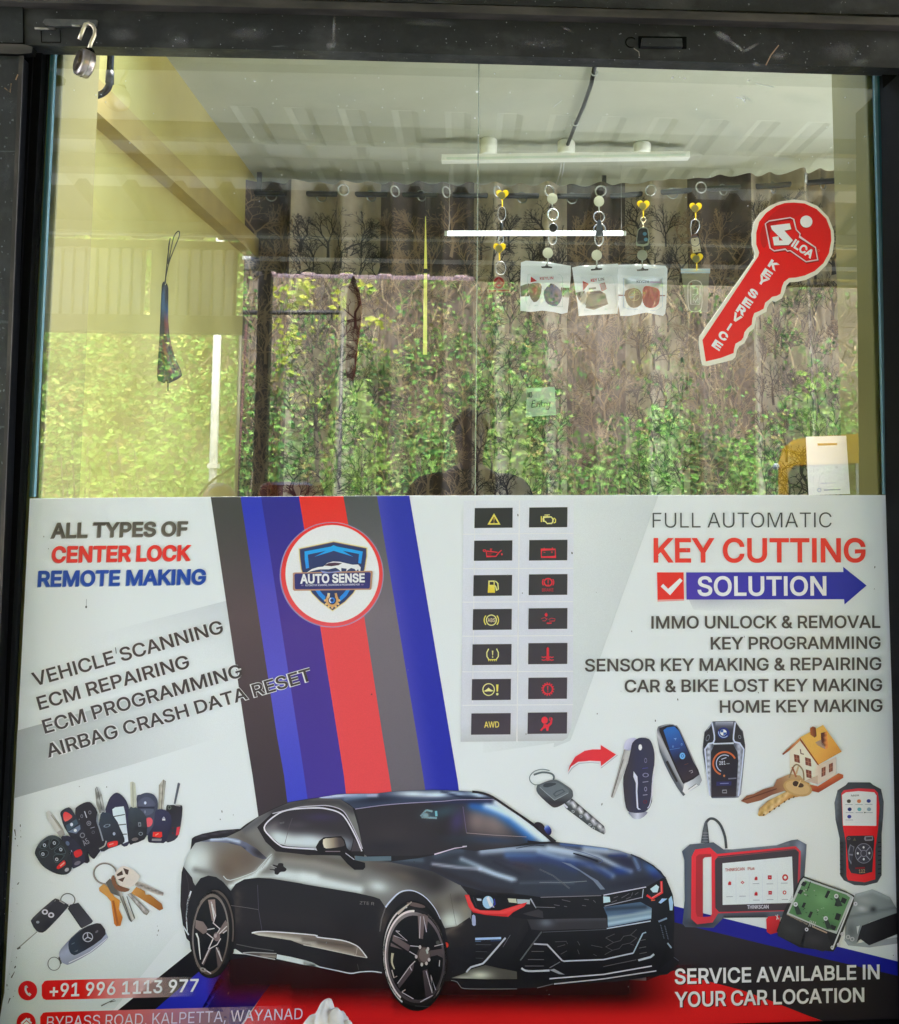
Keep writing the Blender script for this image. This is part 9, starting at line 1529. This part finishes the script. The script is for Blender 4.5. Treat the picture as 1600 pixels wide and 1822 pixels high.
B = MB(); B.box(-.052, .024, -1.802, -1.793, 1.34, 1.495, bev=.0035); B.build('case', M_blk, ph); B = MB(); B.box(-.049, .021, -1.8028, -1.802, 1.346, 1.489); B.build('screen', mat('phone glass', (0.02, 0.03, 0.05), 0.05), ph)
# ---- yellow auto rickshaw, its side to the shop
M_ry = mat('yellow rickshaw paint', L(238, 186, 34, 1.0), 0.35, rgb2=L(226, 172, 30, .95), nscale=4, coat=0.3); M_rk = mat('black canvas', (0.015, 0.015, 0.016), 0.6); M_rg = clear_mat('rickshaw window', (0.35, 0.36, 0.36), 0.12, 0.02); M_tyre = mat('tyre rubber', (0.015, 0.015, 0.015), 0.8)
rk = thing('auto_rickshaw', (UM(1381, 820, 3.5).x, -3.5, 0), 'yellow auto rickshaw parked before the bank, its rounded roof mirrored at lower right', 'auto rickshaw')
YR, x0 = 3.5, UM(1381, 820, 3.5).x; zt = UM(1440, 777, 3.5).z
def shell(B, prof, inner, ya, yb): B.prism([prof]+([inner] if inner else []), lambda x, z: Vector((x, -ya, z)), lambda x, z: Vector((x, -yb, z)))
prof = [(x0+.02, .34), (x0, .9), (x0+.012, zt-.16), (x0+.04, zt-.07), (x0+.10, zt-.02), (x0+.22, zt), (x0+.9, zt+.035), (x0+1.6, zt+.02), (x0+2.05, zt-.12), (x0+2.32, zt-.62), (x0+2.42, .75), (x0+2.36, .40), (x0+2.1, .30), (x0+1.9, .30), (x0+.5, .30)]
win_ = [(x0+.075, 1.02), (x0+.065, zt-.22), (x0+.10, zt-.17), (x0+.85, zt-.14), (x0+.85, 1.02)]; w2 = [(x0+.98, .62), (x0+.98, zt-.15), (x0+1.62, zt-.17), (x0+1.95, zt-.55), (x0+1.95, .62)]
for ya in (3.5, 4.68): B = MB(); B.prism([prof, win_, w2], lambda x, z: Vector((x, -ya, z)), lambda x, z: Vector((x, -ya-.03, z))); B.build('side_panel', M_ry, rk)
B = MB(); n = 10; B.add([(x, -y, z) for y in (3.53, 4.68) for x, z in prof[:n]], [(i, i+1, n+i+1, n+i) for i in range(n-1)]); B.build('canopy', M_ry, rk)
B = MB(); B.add([(x, -3.515, z) for x, z in win_], [tuple(range(5))]); B.build('side_window', M_rg, rk)
B = MB(); B.box(x0+.44, x0+.455, -3.53, -3.505, 1.02, zt-.15); B.build('window_bar', M_wht, rk)
B = MB(); B.box(x0+.15, x0+.75, -4.6, -3.6, .45, .62, bev=.03); B.box(x0+.12, x0+.25, -4.6, -3.6, .62, 1.1, bev=.03); B.build('seat', M_rk, rk)
B = MB(); B.box(x0+.03, x0+2.2, -4.66, -3.54, .30, .345); B.build('floor', M_rk, rk)
B = MB(); B.add([(x0+2.06, -3.56, zt-.14), (x0+2.06, -4.64, zt-.14), (x0+2.37, -4.64, .9), (x0+2.37, -3.56, .9)], [(0, 1, 2, 3)]); B.build('windscreen', M_rg, rk)
for (x, y) in ((x0+.45, 3.6), (x0+.45, 4.6), (x0+2.15, 4.1)):
    B = MB(); B.lathe([(.10, -.05), (.20, -.055), (.215, -.03), (.215, .03), (.20, .055), (.10, .05)], (x, -y, .215), (0, 1, 0), 28); w = B.build('wheel', M_tyre, rk); B = MB(); B.lathe([(.02, -.045), (.10, -.05), (.10, .05), (.02, .045)], (x, -y, .215), (0, 1, 0), 20); B.build('rim', M_chrome, w)
p = UM(1381, 830, 3.49); B = MB(); B.lathe([(.018, 0), (.02, .01), (.012, .03)], (p.x+.005, -3.5, p.z), (0, 1, 0), 14); B.build('marker_lamp', M_wht, rk)
B = MB(); B.lathe([(.03, 0), (.07, .03), (.075, .05)], (x0+2.40, -4.1, .78), (1, 0, 0), 20); B.build('headlight', M_chrome, rk)
rk.rotation_euler.z = R(20)
# ---- parked scooter with windscreen and red top box
M_red = mat('red scooter paint', L(150, 36, 40, .9), 0.3, coat=0.3)
sc_ = thing('scooter', (-0.95, -2.75, 0), 'parked red scooter with a curved windscreen and top box, mirrored at lower left', 'scooter')
xf, xb = UM(372, 880, 2.75).x, UM(485, 870, 2.75).x
for x in (xf-.28, xb+.28):
    B = MB(); B.lathe([(.12, -.04), (.22, -.045), (.235, -.02), (.235, .02), (.22, .045), (.12, .04)], (x, -2.75, .235), (0, 1, 0), 30); w = B.build('wheel', M_tyre, sc_); B = MB(); B.lathe([(.02, -.035), (.12, -.04), (.12, .04), (.02, .035)], (x, -2.75, .235), (0, 1, 0), 20); B.build('rim', M_chrome, w)
B = MB(); side = cat([(xf-.22, .34), (xf-.12, .95), (xf-.02, 1.08), (xf+.06, .98), (xf-.02, .45), (xf+.30, .36), (xb-.15, .40), (xb-.10, .72), (xb+.25, .78), (xb+.42, .62), (xb+.30, .42), (xb+.12, .30), (xf, .26)], True, 4)
B.prism([side], lambda x, z: Vector((x, -2.62, z)), lambda x, z: Vector((x, -2.88, z))); B.build('bodywork', M_red, sc_)
B = MB(); B.box(xb-.25, xb+.35, -2.87, -2.63, .775, .87, bev=.03); B.build('seat', M_rk, sc_)
B = MB(); B.tube([(xf-.03, -2.42, 1.12), (xf-.06, -2.62, 1.10), (xf-.06, -2.88, 1.10), (xf-.03, -3.08, 1.12)], .013, 10); B.tube([(xf-.28, -2.75, .235), (xf-.06, -2.75, 1.10)], .022, 10); B.build('handlebar', M_blk, sc_)
g = [UM(x, y, 2.6) for x, y in cat([(352, 886), (366, 866), (388, 848), (418, 829)], False, 4)]
B = MB(); m_ = len(g); B.add(g+[Vector((p.x+.02, -2.9, p.z-.02)) for p in g]+[Vector((p.x+.03, -2.75, 1.05)) for p in g], [(i, i+1, m_+i+1, m_+i) for i in range(m_-1)]); B.build('windscreen', clear_mat('scooter windscreen', (0.8, 0.82, 0.8), 0.1, 0.05), sc_)
B = MB(); B.tube(g, .006, 8); B.tube([g[0], Vector((xf-.05, -2.7, 1.1))], .006, 8); B.build('screen_rim', M_blk, sc_)
a, b = UM(457, 858, 2.6), UM(512, 900, 2.6); B = MB(); B.box(a.x, b.x+.12, -2.95, -2.6, 1.08, a.z, bev=.04); B.box(a.x+.05, b.x, -2.85, -2.65, .86, 1.09); B.build('top_box', M_red, sc_)
a, b = UM(374, 866, 2.5), UM(408, 900, 2.5); B = MB(); B.lathe([(.02, 0), (.075, .02), (.075, .04), (.03, .07)], ((a.x+b.x)/2, -2.52, a.z-.06), (0, 1, 0.1), 20); B.tube([((a.x+b.x)/2, -2.56, a.z-.06), (xf-.03, -2.45, 1.12)], .006, 6); B.build('mirror', M_red, sc_)
